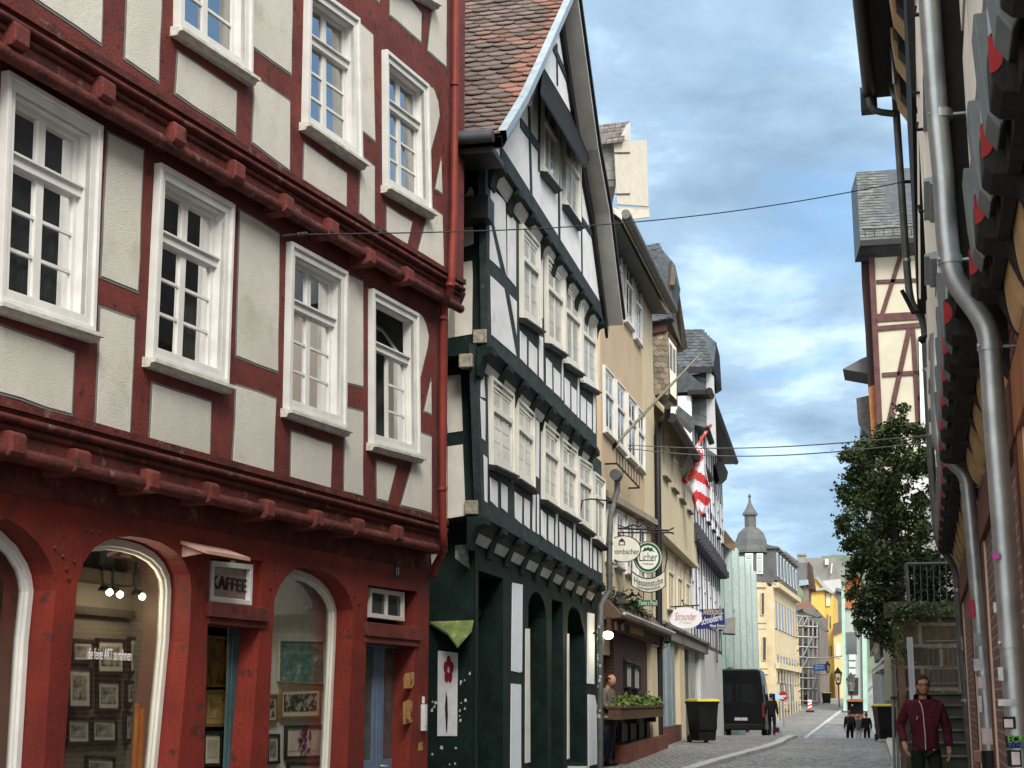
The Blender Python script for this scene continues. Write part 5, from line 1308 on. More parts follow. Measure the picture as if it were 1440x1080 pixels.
# gabled dormer clad with scalloped slates
Yc = 40.0
DSL = mat('tan_scallop_slate', (.25, .21, .155), (.15, .13, .10), 3, rough=.8, island=.4)
o_ = [at(908, 470, Yc), at(937, 462, Yc), at(941, 560, Yc), at(906, 560, Yc)]
inv = (Matrix.Translation(cre.location) @ Matrix.Rotation(cre.rotation_euler.z, 4, 'Z')).inverted()
def wsh(px, Y, mat_, name, parent, tw, rh, depth=1.6, style='scallop', seed=1):
    """cladding on a wall that faces down the street"""
    a, b, c, d = [at(x, y, Y) for x, y in px]
    m = MB(False); m.add([tuple(v) for v in (a, b, c, d)] + [(v.x + .25 * depth, v.y + depth, v.z) for v in (a, b, c, d)], [[0, 1, 2, 3], [4, 5, 6, 7], [0, 1, 5, 4], [1, 2, 6, 5], [2, 3, 7, 6], [3, 0, 4, 7]])
    wbuild(m, name + '_core', SLATE, parent)
    s = MB(False); U_ = (c - d); Wd = max(U_.length, (b - a).length); U_.normalize(); V_ = Vector((0, 0, 1)); H = ((a - d).length + (b - c).length) / 2
    shingles(s, d + Vector((0, -.01, 0)), U_, V_, Vector((0, -1, 0)), Wd, H, tw, rh, style, seed)
    return wbuild(s, name, mat_, parent)
wsh([(907, 470), (937, 463), (941, 556), (907, 556)], Yc, DSL, 'dormer_cheek', cre, .17, .15)
dr = MB(False)
ra, rb, rc_, rd = at(905, 455, Yc - .3), at(945, 447, Yc - .3), at(928, 347, Yc + .9), at(905, 347, Yc + .9)
U_ = (rb - ra); Wd = U_.length; U_.normalize(); V_ = (rd - ra); H = V_.length; V_.normalize(); N_ = U_.cross(V_).normalized()
if N_.y > 0: N_ = -N_
m = MB(False); rx, rt = at(953, 401, Yc - .2), at(946, 368, Yc + .5)
m.add([tuple(v) for v in (ra, rb, rx, rt, rc_, rd)] + [tuple(v + Vector((.1, .25, -.05))) for v in (ra, rb, rx, rt, rc_, rd)], [[0, 1, 2, 3, 4, 5], [6, 7, 8, 9, 10, 11], [0, 1, 7, 6], [1, 2, 8, 7], [2, 3, 9, 8], [3, 4, 10, 9]])
wbuild(m, 'dormer_roof_core', SLATE, cre)
shingles(dr, ra, U_, V_, N_, Wd, H, .22, .16, 'scallop', 4, clip=lambda v: (0, Wd - .02 - max(0, v / H - .55) * .75)); wbuild(dr, 'dormer_roof', SLATE, cre)
gb = MB(False)
g = [at(945, 366, Yc + .2), at(954, 402, Yc), at(967, 489, Yc + 1.5), at(959, 490, Yc + 1.4), at(943, 450, Yc - .1), at(942, 400, Yc)]
gb.add([tuple(v) for v in g] + [tuple(v + Vector((-.1, .5, 0))) for v in g], [list(range(6)), list(range(11, 5, -1))] + [[i, (i + 1) % 6, 6 + (i + 1) % 6, 6 + i] for i in range(6)]); wbuild(gb, 'dormer_verge', mat('brown_verge_board', (.12, .10, .08), (.08, .07, .06), 4, rough=.8), cre)
gf = MB(False); wquad(gf, [(937, 462), (952, 482), (953, 566), (941, 556)], Yc + .1, .5); wbuild(gf, 'dormer_front', BARK, cre)
gw = MB(False); wquad(gw, [(940, 474), (951, 490), (951.5, 562), (942.5, 553)], Yc + .05, .04); wbuild(gw, 'dormer_window', IVORY, cre)
gw = MB(False); wquad(gw, [(942, 482), (945.5, 487), (945.5, 520), (942.5, 516)], Yc + .03, .02); wquad(gw, [(947, 489), (950, 493), (950, 525), (947, 521)], Yc + .03, .02); wbuild(gw, 'pane', GPANE, cre)
vg = MB(False)
for q in ([(905, 461), (937, 452), (938, 465), (905, 472)], ): wquad(vg, q, Yc - .12, .1)
wbuild(vg, 'dormer_eave', BARK, cre)
# shopfront of the cream house
BG = mat('blue_grey_pilaster', (.22, .27, .30), (.17, .21, .24), 3, rough=.6)
GW = mat('pale_grey_render', (.50, .51, .51), (.44, .45, .45), 1.2, rough=.9)
sp = MB(); n = -.15
def strip4(x0, x1, y0, y1, n0, n1, mb): 
    a, b = F4.px(x0, 950, n1)[0], F4.px(x1, 950, n1)[0]; mb.box(a, b, n0, n1, y0, y1)
zf = F4.px(950, 895, -.1)[1]
for x0, x1, n1 in ((931, 936, .0), (938, 943.5, .06), (945, 949, .0)): strip4(x0, x1, .8, zf, -.3, n1, sp)
sp.build('shop_pilaster', BG, cre, bevel=.01)
s2 = MB(); strip4(956, 963, .5, zf, -.3, .0, s2); s2.build('cream_pilaster', CRM, cre)
s2 = MB(); strip4(985, 1016, .2, zf, -.3, -.05, s2); strip4(1004, 1018, .2, zf, -.2, .02, s2) if False else None; s2.build('shop_wall', GW, cre)
s2 = MB(); strip4(969, 977, .5, zf - .2, -.3, -.19, s2); s2.build('door', mat('pale_shop_door', (.36, .36, .31), (.28, .28, .25), 2, rough=.4), cre)
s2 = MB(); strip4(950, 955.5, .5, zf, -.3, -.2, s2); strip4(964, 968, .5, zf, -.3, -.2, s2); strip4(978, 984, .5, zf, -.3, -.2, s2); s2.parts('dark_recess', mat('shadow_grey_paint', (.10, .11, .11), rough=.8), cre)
s2 = MB(); a, b = F4.px(930, 880, .1), F4.px(996, 910, .1); s2.prism([(a[0], a[1] - .25), (b[0], b[1] - .25), (b[0], b[1] + .05), (a[0], a[1] + .05)], -.25, .10); s2.prism([(a[0], a[1] + .05), (b[0], b[1] + .05), (b[0], b[1] + .13), (a[0], a[1] + .13)], -.25, .18); s2.build('shop_cornice', mat('grey_cornice', (.20, .195, .18), (.13, .13, .12), 5, rough=.8), cre)
s2 = MB(); strip4(931, 957, -.2, .95, -.3, .1, s2); s2.build('plinth', mat('red_brown_plinth', (.13, .05, .035), (.08, .035, .028), 4, rough=.9), cre)
# ================================================================== WHITE STRIPED TIMBER HOUSE
F5 = Fac((5.99, 50.45), (5.99 + .199, 51.45))
whi = ftag(F5, 'timber_house', 'narrow white timber framed house with violet grey posts and slate dormer', 'house')
E5 = F5.px(1018, 800, 0)[0]
PW = mat('cool_white_plaster', (.66, .68, .72), (.58, .60, .65), 2, rough=.9)
DK = mat('dark_violet_timber', (.08, .08, .10), (.05, .05, .065), 4, rough=.8)
ze5 = F5.px(1012, 640, .1)[1]
zj5 = F5.line((981, 752), (1016, 800), 0)
wl = MB(); wl.box(0, E5, -8, 0, zj5(E5 / 2), ze5); wl.box(0, E5, -8, -.2, -.3, zj5(E5 / 2)); wl.build('wall', PW, whi)
tb = MB()
for i in range(13):
    s = .15 + (E5 - .3) * i / 12; tb.box(s - .09, s + .09, -.02, .03, zj5(E5 / 2), ze5); tb.box(s - .09, s + .09, -.22, -.17, 3.5, zj5(E5 / 2))
tb.box(0, E5, -.02, .035, ze5 - .2, ze5); tb.box(0, E5, -.02, .034, 8.4, 8.6); tb.box(0, E5, -.2, -.168, 3.4, 3.6)
tb.build('timber_frame', DK, whi)
jb = MB(); jb.prism([(-.1, zj5(0) - .35), (E5, zj5(E5) - .35), (E5, zj5(E5) + .25), (-.1, zj5(0) + .25)], -.2, .12)
for i in range(16): s = E5 * i / 15; jb.box(s - .15, s + .15, .1, .2, zj5(s) - .3, zj5(s) - .05)
jb.build('jetty_beam', DK, whi)
for i in range(6):
    s = .8 + (E5 - 1.8) * i / 5; z0 = zj5(E5 / 2) + 1.0
    window(F5, whi, [(s - .5, z0 + 1.6), (s + .5, z0 + 1.6), (s + .5, z0), (s - .5, z0)], 0, (PW, PW), cw=.1, cd=.03, hole=False, sd=.12, sh=.06, sillmat=DK, rows=2, px=False)
    z0 = 4.5
    window(F5, whi, [(s - .5, z0 + 1.5), (s + .5, z0 + 1.5), (s + .5, z0), (s - .5, z0)], -.2, (PW, PW), cw=.1, cd=.03, hole=False, sd=.12, sh=.06, sillmat=DK, rows=2, px=False)
ev = MB(); ev.box(-.2, E5 + .2, -.1, .55, ze5, ze5 + .15); ev.tube([(-.2, .62, ze5 + .1), (E5 + .3, .62, ze5 + .1)], .12, 8); ev.build('eave', BLK, whi)
rf = MB(); rf.sprism([(.6, ze5 + .15), (-4, ze5 + 4.5), (-8, ze5)], 0, E5); rf.build('roof', SLATE, whi)
Yw = 51.0
wsh([(953, 529), (993, 524), (994, 602), (950, 590)], Yw, mat('violet_slate', (.13, .135, .15), (.095, .10, .11), 3, rough=.6, island=.3), 'dormer_cheek', whi, .42, .20, 2.4, 'rect', 3)
fr = MB(False); wquad(fr, [(993, 516), (1004, 530), (1008, 640), (994, 630)], Yw - .02, .5); wbuild(fr, 'dormer_front', mat('grey_white_board', (.42, .45, .47), rough=.7), whi)
hp = MB(False)
a, b, c, d = at(951, 517, Yw - .4), at(1003, 516, Yw - .4), at(984, 463, Yw + 1.4), at(953, 464, Yw + 1.4); e, f_ = at(1008, 482, Yw + .4), at(1003, 516, Yw - .4)
m = MB(False); m.add([tuple(v) for v in (a, b, e, c, d)] + [tuple(v + Vector((.0, .3, -.06))) for v in (a, b, e, c, d)], [[0, 1, 2, 3, 4], [5, 6, 7, 8, 9], [0, 1, 6, 5], [1, 2, 7, 6], [2, 3, 8, 7]]); wbuild(m, 'dormer_roof_core', SLATE, whi)
U_ = (b - a); Wd = U_.length; U_.normalize(); V_ = (d - a); H = V_.length; V_.normalize(); N_ = U_.cross(V_).normalized(); N_ = -N_ if N_.y > 0 else N_
shingles(hp, a, U_, V_, N_, Wd, H, .30, .20, 'scallop', 9, clip=lambda v: (0, Wd - max(0, v / H - .6) * 1.1)); wbuild(hp, 'dormer_roof', SLATE, whi)
vg = MB(False); g = [at(1007, 481, Yw + .4), at(1012, 500, Yw + .8), at(1015, 549, Yw + 1.5), at(1008, 549, Yw + 1), at(1002, 517, Yw - .3)]
vg.add([tuple(v) for v in g] + [tuple(v + Vector((-.1, .6, 0))) for v in g], [list(range(5)), list(range(9, 4, -1))] + [[i, (i + 1) % 5, 5 + (i + 1) % 5, 5 + i] for i in range(5)]); wquad(vg, [(951, 517), (1002, 515), (1002, 523), (951, 526)], Yw - .42, .12); wbuild(vg, 'dormer_verge', BLK, whi)
# small slate lean-to roofs between the two houses
lr = MB(False)
for q, Y in (([(954, 570), (980, 592), (975, 604), (952, 582)], 48.5), ([(993, 600), (1002, 622), (998, 626), (992, 610)], 53)): wquad(lr, q, Y, .8)
wbuild(lr, 'lean_to_roof', SLATE, whi)
hb = MB(False); wquad(hb, [(1006, 652), (1016, 648), (1024, 664), (1022, 674), (1012, 676)], 60, 1.2); wbuild(hb, 'eave_box', BLK, whi)
# signs on the two houses
def pxm(Y): return Y / FPX
t = hang('hanging_sign', 'white oval sign with thin red script on an iron rod', 'sign', (963.5, 869), 44); k1 = pxm(44)
m = MB(False); disc(m, 0, 0, 23 * k1, 14.5 * k1, -.03, .03); m.build('board', mat('lilac_white_sign', (.66, .65, .70), (.60, .60, .65), 3, rough=.4), t)
text_mesh('lettering', 'Strounder', .3, REDI, t, ftx(0, 1.5 * k1, -.034), .002, width=30 * k1, shear=.3)
text_mesh('small_lettering', 'Friseur', .15, mat('pale_grey_ink', (.4, .4, .45)), t, ftx(0, -6 * k1, -.034), .001, width=18 * k1, shear=.3)
m = MB(False); m.tube([(-26 * k1, .0, 15 * k1), (20 * k1, .0, 17.5 * k1)], .02, 6); m.ball((-3 * k1, 0, 24 * k1), 1.6 * k1, 6)
m.tube([(-3 * k1, 0, 24 * k1), (-2 * k1, 0, 17 * k1)], .012, 5); m.tube([(-3 * k1, 0, 20 * k1), (6 * k1, 0, 17 * k1)], .012, 5)
for x in (-13, 11): m.tube([(x * k1, 0, 16 * k1), (x * k1, 0, 12 * k1)], .02, 5)
m.build('iron_rod', BLK, t)
t = hang('hanging_sign', 'dark blue slanted tailor sign with white and yellow lettering', 'sign', (999, 870.5), 52); k1 = pxm(52)
NAVY = mat('navy_sign', (.020, .024, .12), (.016, .02, .09), 3, rough=.4)
m = MB(False); m.prism([(x * k1, z * k1) for x, z in ((-17, 13), (19.5, 14.5), (20, -12), (-20, -14), (-20, -9), (-11, -2), (-11, 9))], -.04, .04); m.build('board', NAVY, t)
WL_ = mat('sign_white_letter', (.72, .75, .8)); YL_ = mat('sign_yellow_letter', (.62, .50, .30))
text_mesh('lettering', 'ÄNDERUNGS-', .24, YL_, t, ftx(4 * k1, 9 * k1, -.044), .002, width=28 * k1)
text_mesh('lettering', 'Schneiderei', .34, WL_, t, ftx(1 * k1, -.5 * k1, -.044, R(-14)), .002, width=31 * k1, shear=.2)
text_mesh('small_lettering', 'Haus Simon', .16, WL_, t, ftx(9 * k1, -9.3 * k1, -.044), .001, width=20 * k1)
m = MB(False); m.tube([(-4 * k1, 0, -12 * k1), (9 * k1, .1, -18 * k1), (9 * k1, .2, -60 * k1)], .03, 5); m.build('sign_post', ZD, t)
t = hang('hanging_sign', 'plain grey sign seen edge on beside the navy tailor sign', 'sign', (1026, 880), 58); k1 = pxm(58)
m = MB(False); m.prism([(-10 * k1, 9 * k1), (8 * k1, 12 * k1), (7 * k1, -11 * k1), (-9 * k1, -10 * k1)], -.1, .1); m.build('board', mat('grey_sign_back', (.23, .23, .22), (.18, .18, .175), 3, rough=.6), t)
m = MB(False); m.prism([(-10 * k1, -10 * k1), (7 * k1, -11 * k1), (7 * k1, -13 * k1), (-10 * k1, -12 * k1)], -.12, .12); m.build('edge', BLK, t)
# big red and white flag on a slanting pole
Yf = 46.0; k1 = pxm(Yf); o0 = at(975, 640, Yf)
t = thing('flag', 'red and white flag hanging in folds from a slanting pole at the cream house', 'flag', o0, 0)
G = [[(970, 632), (976, 628), (986, 628), (990, 632)], [(966, 645), (976, 643), (988, 645), (991, 648)], [(958, 656), (975, 658), (990, 660), (993, 662)], [(954, 668), (974, 676), (992, 676), (995, 676)], [(962, 680), (975, 688), (994, 690), (998, 690)], [(972, 694), (978, 702), (992, 702), (999, 702)], [(976, 708), (980, 710), (990, 716), (995, 712)], [(979, 716), (982, 722), (989, 724), (992, 722)]]
def gpt(u, v):
    v = min(max(v, 0), .9999) * (len(G) - 1); i = int(v); f = v - i; u2 = min(max(u, 0), .9999) * 3; j = int(u2); g2 = u2 - j
    P = lambda a, b: Vector((G[a][b][0], G[a][b][1]))
    return (P(i, j) * (1 - g2) + P(i, j + 1) * g2) * (1 - f) + (P(i + 1, j) * (1 - g2) + P(i + 1, j + 1) * g2) * f
FLR = mat('flag_red', (.50, .045, .05), (.40, .035, .04), 3, rough=.8); FLW = mat('flag_white', (.66, .66, .72), (.56, .56, .62), 3, rough=.8); FLY = mat('flag_yellow', (.55, .5, .12)); FLG = mat('flag_green', (.1, .25, .1))
m = MB(False); nu, nv = 24, 48
for j in range(nv + 1):
    for i in range(nu + 1):
        p = gpt(i / nu, j / nv); w_ = at(p.x, p.y, Yf) - o0; m.v.append((w_.x, .10 * math.sin(i / nu * 9 + j * .06) * (.4 + j / nv), w_.z))
for j in range(nv):
    for i in range(nu):
        m.f.append([j * (nu + 1) + i, j * (nu + 1) + i + 1, (j + 1) * (nu + 1) + i + 1, (j + 1) * (nu + 1) + i]); m.sm.append(True)
        u, v = (i + .5) / nu, (j + .5) / nv
        d = v * 1.25 - u * .28 if u > .38 else v * 1.05 + (u - .38) * .55
        c = 0 if (.27 < d < .42 or .62 < d < .80 or 1.0 < d < 1.1) else 1
        if .02 < v < .14 and .2 < u < .8: c = 0
        m.mi.append(c)
fm = m.build('cloth', [FLR, FLW], t)
so = fm.modifiers.new('solid', 'SOLIDIFY'); so.thickness = .008
def fplate(txt, x, y, sz, mt, rot): 
    w_ = at(x, y, Yf) - o0; text_mesh('flag_lettering', txt, sz, mt, t, ftx(w_.x, w_.z, -.20, rot), .002)
for a, b, mt in (((979, 635), 'm', FLW), ((980, 645), 'O', FLR), ((977, 657), 'P', FLR)): fplate(b, *a, .46, mt, R(8))
w_ = fplate('NU', 963, 669, .42, FLG, R(35))
m = MB(False); a = at(1001, 598, Yf); m.tube([tuple(at(1000, 597, Yf - .0) - o0), tuple(at(990, 612, Yf) - o0), tuple(at(975, 637, Yf) - o0)], .05, 6); m.build('pole', mat('red_white_pole', (.42, .05, .05), (.6, .55, .55), 1.2, rough=.5, lo=.48, hi=.52), t)
m = MB(False); m.tube([tuple(at(993, 600, Yf) - o0), tuple(at(1001, 624, Yf + .2) - o0)], .10, 7); m.build('pole_bracket', BLK, t)
# ================================================================== PALE TEAL MODERN HOUSE
F6 = Fac((8.35, 67.0), (8.35 + .225, 68.0))
tea = ftag(F6, 'modern_house', 'pale teal modern house with vertical ribbed metal cladding', 'house')
s0 = F6.px(1019, 800, 0)[0]; E6 = F6.px(1058, 850, 0)[0]
zt6 = F6.line((1019, 760), (1057, 806), 0)
TL_ = mat('pale_teal_panel', (.25, .36, .325), (.19, .28, .25), .8, rough=.5, spot=((.36, .48, .44), .5, .5, .2), stretch=(2, 1, .15))
wl = MB(); q = [(s0 - 1, -.3), (E6, -.3), (E6, zt6(E6)), (s0 - 1, zt6(s0 - 1))]; wl.sheet(q, [], 0); wl.rev(q, 0, -10); wl.build('wall', TL_, tea)
rb = MB(); i = 0; s = s0
while s < E6:
    rb.box(s - .55, s + .55, -.01, .34, 3.2, zt6(s) - .02); rb.box(s + 1.6, s + 1.75, -.01, .22, 3.2, zt6(s + 1.7) - .02); s += 4.6
rb.parts('rib', mat('pale_teal_rib', (.47, .57, .535), rough=.5), tea)
for (x0, x1, y0, y1) in ((1029, 1037.5, 787, 858), (1047, 1053, 806, 872), (1022, 1026, 895, 940), (1035, 1040, 900, 940), (1049, 1052, 905, 945)):
    q = F6.pts([(x0, y0), (x1, y0 + (x1 - x0) * 1.1), (x1, y1 + (x1 - x0) * .7), (x0, y1)], .03); w = MB(); w.ring(q, inset(q, .08), -.01, .12); wo = w.build('window', TL_, tea); g = MB(); g.prism(inset(q, .05), .0, .05); g.build('pane', mat('sky_pane', (.28, .36, .38), rough=.1), wo)
rt = MB(False); g = [at(1014, 744, 72), at(1020, 746, 72), at(1034, 764, 78), at(1033, 775, 78), at(1014, 765, 72)]
rt.add([tuple(v) for v in g] + [tuple(v + Vector((0, 6, 1))) for v in g], [list(range(5)), list(range(9, 4, -1))] + [[i, (i + 1) % 5, 5 + (i + 1) % 5, 5 + i] for i in range(5)]); wbuild(rt, 'back_roof', mat('orange_brown_tile', (.36, .22, .12), (.24, .15, .09), 2, rough=.9), tea)
# ================================================================== CORNER HOUSE WITH TURRET
SAND = mat('sandstone', (.55, .455, .30), (.45, .37, .24), 1.0, rough=.9, bump=.3, bscale=6, spot=((.42, .33, .2), .8, .6, .2))
SLT = mat('turret_slate', (.105, .11, .11), (.075, .08, .08), 1.5, rough=.7, bump=.6, bscale=9)
YT = 113.0
F7 = Fac(((1085 - 720) / FPX * YT, YT), ((1085 - 720) / FPX * YT + .275, YT + 1))
cor = ftag(F7, 'corner_house', 'cream sandstone corner house with domed slate turret and mansard roof', 'house')
E7 = F7.px(1121, 900, 0)[0]
zc7 = F7.line((1085, 823), (1121, 848), 0)
zcB = zc7(0)
wl = MB(); q = [(0, -2), (E7, -2), (E7, zc7(E7)), (0, zc7(0))]; wl.sheet(q, [], 0); wl.rev(q, 0, -12); wl.build('wall', SAND, cor)
oc = at(1063, 985, YT + 1.2); rT = 22.5 * YT / FPX
oct_ = [(oc.x + rT * 1.04 * math.cos(R(22.5 + 45 * i)), oc.y + rT * 1.04 * math.sin(R(22.5 + 45 * i))) for i in range(8)]
def octp(mb, r, z0, z1, r1=None):
    a = [(oc.x + r * math.cos(R(22.5 + 45 * i)), oc.y + r * math.sin(R(22.5 + 45 * i)), z0) for i in range(8)]; r1 = r if r1 is None else r1
    b = [(oc.x + r1 * math.cos(R(22.5 + 45 * i)), oc.y + r1 * math.sin(R(22.5 + 45 * i)), z1) for i in range(8)]
    mb.add(a + b, [[i, (i + 1) % 8, 8 + (i + 1) % 8, 8 + i] for i in range(8)] + [list(range(8)), list(range(15, 7, -1))])
ZT = lambda y: at(1060, y, YT).z
m = MB(False); octp(m, rT * 1.12, -2, ZT(823)); wbuild(m, 'corner_bay', SAND, cor)
m = MB(False)
for y0, y1, r in ((826, 819, 1.26), (876, 870, 1.2), (884, 880, 1.17), (940, 932, 1.2), (948, 945, 1.22)): octp(m, rT * r, ZT(y0), ZT(y1))
for y0, y1, n1 in ((826, 819, .35), (876, 870, .2), (940, 932, .25)):
    (a, b) = zc7(0) - zcB, zc7(E7) - zcB
    m2 = None
wbuild(m, 'bay_cornice', SAND, cor)
m = MB(); dz = zc7(E7) - zc7(0)
for y0, y1, n1 in ((826, 819, .45), (940, 932, .3)):
    f = (985 - y0) / (985 - 826); m.prism([(0, ZT(y0)), (E7, ZT(y0) + dz * f), (E7, ZT(y1) + dz * f), (0, ZT(y1))], -.1, n1)
m.build('cornice', SAND, cor)
m = MB(False); octp(m, rT * 1.0, ZT(823), ZT(778)); wbuild(m, 'turret_drum', SLT, cor)
m = MB(False)
pr = [(1.16, 776), (1.15, 772), (1.04, 766), (.98, 757), (.80, 747), (.55, 741.5), (.37, 739), (.37, 722)]
for (r0, y0), (r1, y1) in zip(pr, pr[1:]): octp(m, rT * r0, ZT(y0), ZT(y1), rT * r1)
wbuild(m, 'turret_dome', SLT, cor)
m = MB(False); pr = [(.50, 722), (.48, 719), (.26, 712), (.10, 704), (.06, 698), (.03, 691)]
for (r0, y0), (r1, y1) in zip(pr, pr[1:]): octp(m, rT * r0, ZT(y0), ZT(y1), rT * r1)
m.ball((oc.x, oc.y, ZT(695)), .13, 6); wbuild(m, 'spire', SLT, cor)
WB = mat('pale_window', (.62, .64, .62), rough=.5)
for i, (x0, x1, y0, y1) in enumerate(((1048, 1059, 778, 806), (1064, 1073, 778, 807))):
    m = MB(False); Yq = oc.y - rT * 1.0; wquad(m, [(x0, y0), (x1, y0), (x1, y1), (x0, y1)], Yq, .6); w = wbuild(m, 'turret_window', WB, cor)
    m = MB(False); wquad(m, [(x0 + 1.5, y0 + 9), (x1 - 1.5, y0 + 9), (x1 - 1.5, y1 - 3), (x0 + 1.5, y1 - 3)], Yq - .05, .1); wquad(m, [(x0 + 1.5, y0 + 2), (x1 - 1.5, y0 + 2), (x1 - 1.5, y0 + 7), (x0 + 1.5, y0 + 7)], Yq - .05, .1); wbuild(m, 'pane', mat('light_pane', (.40, .45, .46), rough=.1), cor)
for (x0, x1, y0, y1) in ((1055, 1060, 836, 866), (1071, 1074.5, 834, 864), (1058, 1062, 898, 928), (1073, 1077, 896, 928), (1056, 1061, 955, 990)):
    m = MB(False); wquad(m, [(x0 - 1, y0 - 1), (x1 + 1, y0 - 1), (x1 + 1, y1 + 1), (x0 - 1, y1 + 1)], oc.y - rT * 1.13, .5); wbuild(m, 'bay_window', mat('sand_trim', (.55, .45, .29), rough=.9), cor)
    m = MB(False); wquad(m, [(x0, y0), (x1, y0), (x1, y1), (x0, y1)], oc.y - rT * 1.14, .1); wbuild(m, 'pane', GPANE, cor)
for i in range(8):
    s = E7 * (i + .5) / 8; b = zc7(s)
    for zo, hh in ((-3.0, 2.0), (-6.9, 2.0), (-10.4, 2.2)):
        q = [(s - .75, b + zo + hh), (s + .75, b + zo + hh), (s + .75, b + zo), (s - .75, b + zo)]
        m = MB(); m.ring([(x + (.2 if x > s else -.2), z) for x, z in q], q, -.02, .07); w = m.build('window', SAND, cor); m = MB(); m.prism(q, .0, .05); m.build('pane', GPANE, w)
# mansard with dormers
za7, zb7 = F7.px(1080, 785, -1.8)[1], F7.px(1120, 817, -1.8)[1]
m = MB(); m.add([(0, .3, zc7(0)), (E7, .3, zc7(E7)), (E7, -1.8, zb7 + 1.0), (0, -1.8, za7), (E7, -9, zb7 + 1.0), (0, -9, za7)], [[0, 1, 2, 3], [3, 2, 4, 5], [1, 2, 4], [0, 3, 5]]); m.prism([(0, za7 - .1), (E7, zb7 + .9), (E7, zb7 + 1.1), (0, za7 + .1)], -1.9, -1.2); m.build('mansard_roof', SLT, cor)
for i in range(7):
    s = 1.2 + (E7 - 3) * i / 6; t_ = s / E7; z0 = zc7(s) + .5; z1 = z0 + 2.3
    m = MB(); m.box(s - .7, s + .7, -1.6, .25, z0, z1); m.sprism([(.45, z1), (.45, z1 + .12), (-1.5, z1 + .5), (-1.5, z1)], s - .9, s + .9); d = m.build('dormer', SLT, cor); m = MB(); m.box(s - .5, s + .5, .2, .30, z0 + .3, z1 - .25); m.build('dormer_window', WB, d); m = MB(); m.box(s - .4, s - .05, .25, .33, z0 + .4, z1 - .4); m.box(s + .05, s + .4, .25, .33, z0 + .4, z1 - .4); m.build('pane', GPANE, d)
# stone quoins at the far end, shop fronts at the foot
m = MB()
for i in range(14): m.box(E7 - (.5 if i % 2 else .8), E7 + .02, -.1, .12, .2 + i * .55, .2 + i * .55 + .48)
m.build('quoin', SAND, cor)
m = MB()
for s in (2.5, 6.5, 10.5): m.box(s, s + 2.4, -.02, .06, .5, 3.4)
m.parts('shop_opening', GPANE, cor)
# awning-like blue parasol and signs in front of it
# ================================================================== FAR END OF THE STREET
def wprism(mb, px, Y, depth, dx=0.25):
    """a block whose camera side is the outline px at depth Y, running back along the street"""
    vs = [at(x, y, Y) for x, y in px]; k = len(vs)
    mb.add([tuple(v) for v in vs] + [(v.x + dx * depth, v.y + depth, v.z) for v in vs], [list(range(k)), list(range(2 * k - 1, k - 1, -1))] + [[i, (i + 1) % k, k + (i + 1) % k, k + i] for i in range(k)])
def house(name, label, px0, Y, cat='house'):
    p = at(*px0, Y); return thing(name, label, cat, (p.x, p.y, gz(Y)), 0)
def wwin(parent, px, Y, m_, name='window', t=.2, frame=None):
    w = None
    if frame:
        x0, y0 = px[0]; x1, y1 = px[2]; m = MB(False); wprism(m, [(x0 - .8, y0 - .8), (x1 + .8, y0 - .8), (x1 + .8, y1 + .8), (x0 - .8, y1 + .8)], Y - .05, t); w = wbuild(m, name, frame, parent); m = MB(False); wprism(m, px, Y - .1, t)
        if w is not None: wbuild(m, 'pane', m_, parent)
        return w
    m = MB(False); wprism(m, px, Y, t); return wbuild(m, name, m_, parent)
rect4 = lambda x0, y0, x1, y1: [(x0, y0), (x1, y0), (x1, y1), (x0, y1)]
BRN = mat('brown_grey_render', (.22, .18, .155), (.13, .105, .09), .5, rough=.9)
YLW = mat('yellow_render', (.60, .40, .10), (.52, .34, .085), .5, rough=.9)
YLP = mat('pale_yellow_render', (.56, .45, .22), (.48, .38, .18), .5, rough=.9)
FSL = mat('far_slate', (.13, .135, .14), (.095, .10, .105), .6, rough=.8, bump=.4, bscale=4)
GAL = mat('galvanised_tube', (.36, .36, .35), (.28, .28, .27), 3, rough=.5, metal=.5)
h = house('brown_house', 'brown grey house wrapped in scaffolding', (1130, 1000), 146)
m = MB(False); wprism(m, [(1113, 852), (1138, 846), (1150, 858), (1152, 1010), (1113, 1022)], 147, 20); wbuild(m, 'wall', BRN, h)
m = MB(False); wprism(m, [(1113, 854), (1135, 845), (1150, 858), (1139, 858)], 146.5, 3); wbuild(m, 'roof', mat('red_brown_ridge', (.22, .12, .09), rough=.9), h)
for x0, y0, x1, y1 in ((1117, 866, 1123, 885), (1128, 866, 1134, 886), (1117, 905, 1123, 925), (1129, 905, 1135, 925), (1141, 880, 1145, 915), (1147, 884, 1150, 920), (1141, 945, 1145, 985), (1120, 948, 1135, 972)): wwin(h, rect4(x0, y0, x1, y1), 146.9, GPANE)
m = MB(False); wprism(m, rect4(1122, 977, 1137, 1018), 146.9, .2); wbuild(m, 'doorway', DARK, h)
sc = thing('scaffold', 'grey steel scaffolding with plank decks in front of the brown house', 'scaffold', (at(1130, 1000, 143.5).x, 143.5, gz(143.5)), 0)
m = MB(False)
for x in (1114, 1121, 1129, 1137, 1143, 1149):
    for Y in (143.3, 145): m.tube([at(x, 858 + (x - 1114) * .5, Y), at(x, 1024 - (x - 1114) * .5, Y)], .10, 5)
for y in (866, 880, 895, 909, 924, 938, 953, 968, 985): m.tube([at(1113, y, 143.2), at(1150, y + 1.5, 143.2)], .08, 5)
for (a, b) in (((1114, 895), (1129, 866)), ((1129, 924), (1143, 895)), ((1137, 866), (1130, 880)), ((1121, 953), (1137, 924)), ((1143, 968), (1150, 940))): m.tube([at(*a, 143.1), at(*b, 143.1)], .08, 5)
wbuild(m, 'tube_frame', GAL, sc)
m = MB(False)
for y in (880, 909, 938, 968): wprism(m, [(1113, y), (1150, y + 1.5), (1150, y + 3), (1113, y + 1.5)], 143.4, 1.6, 0)
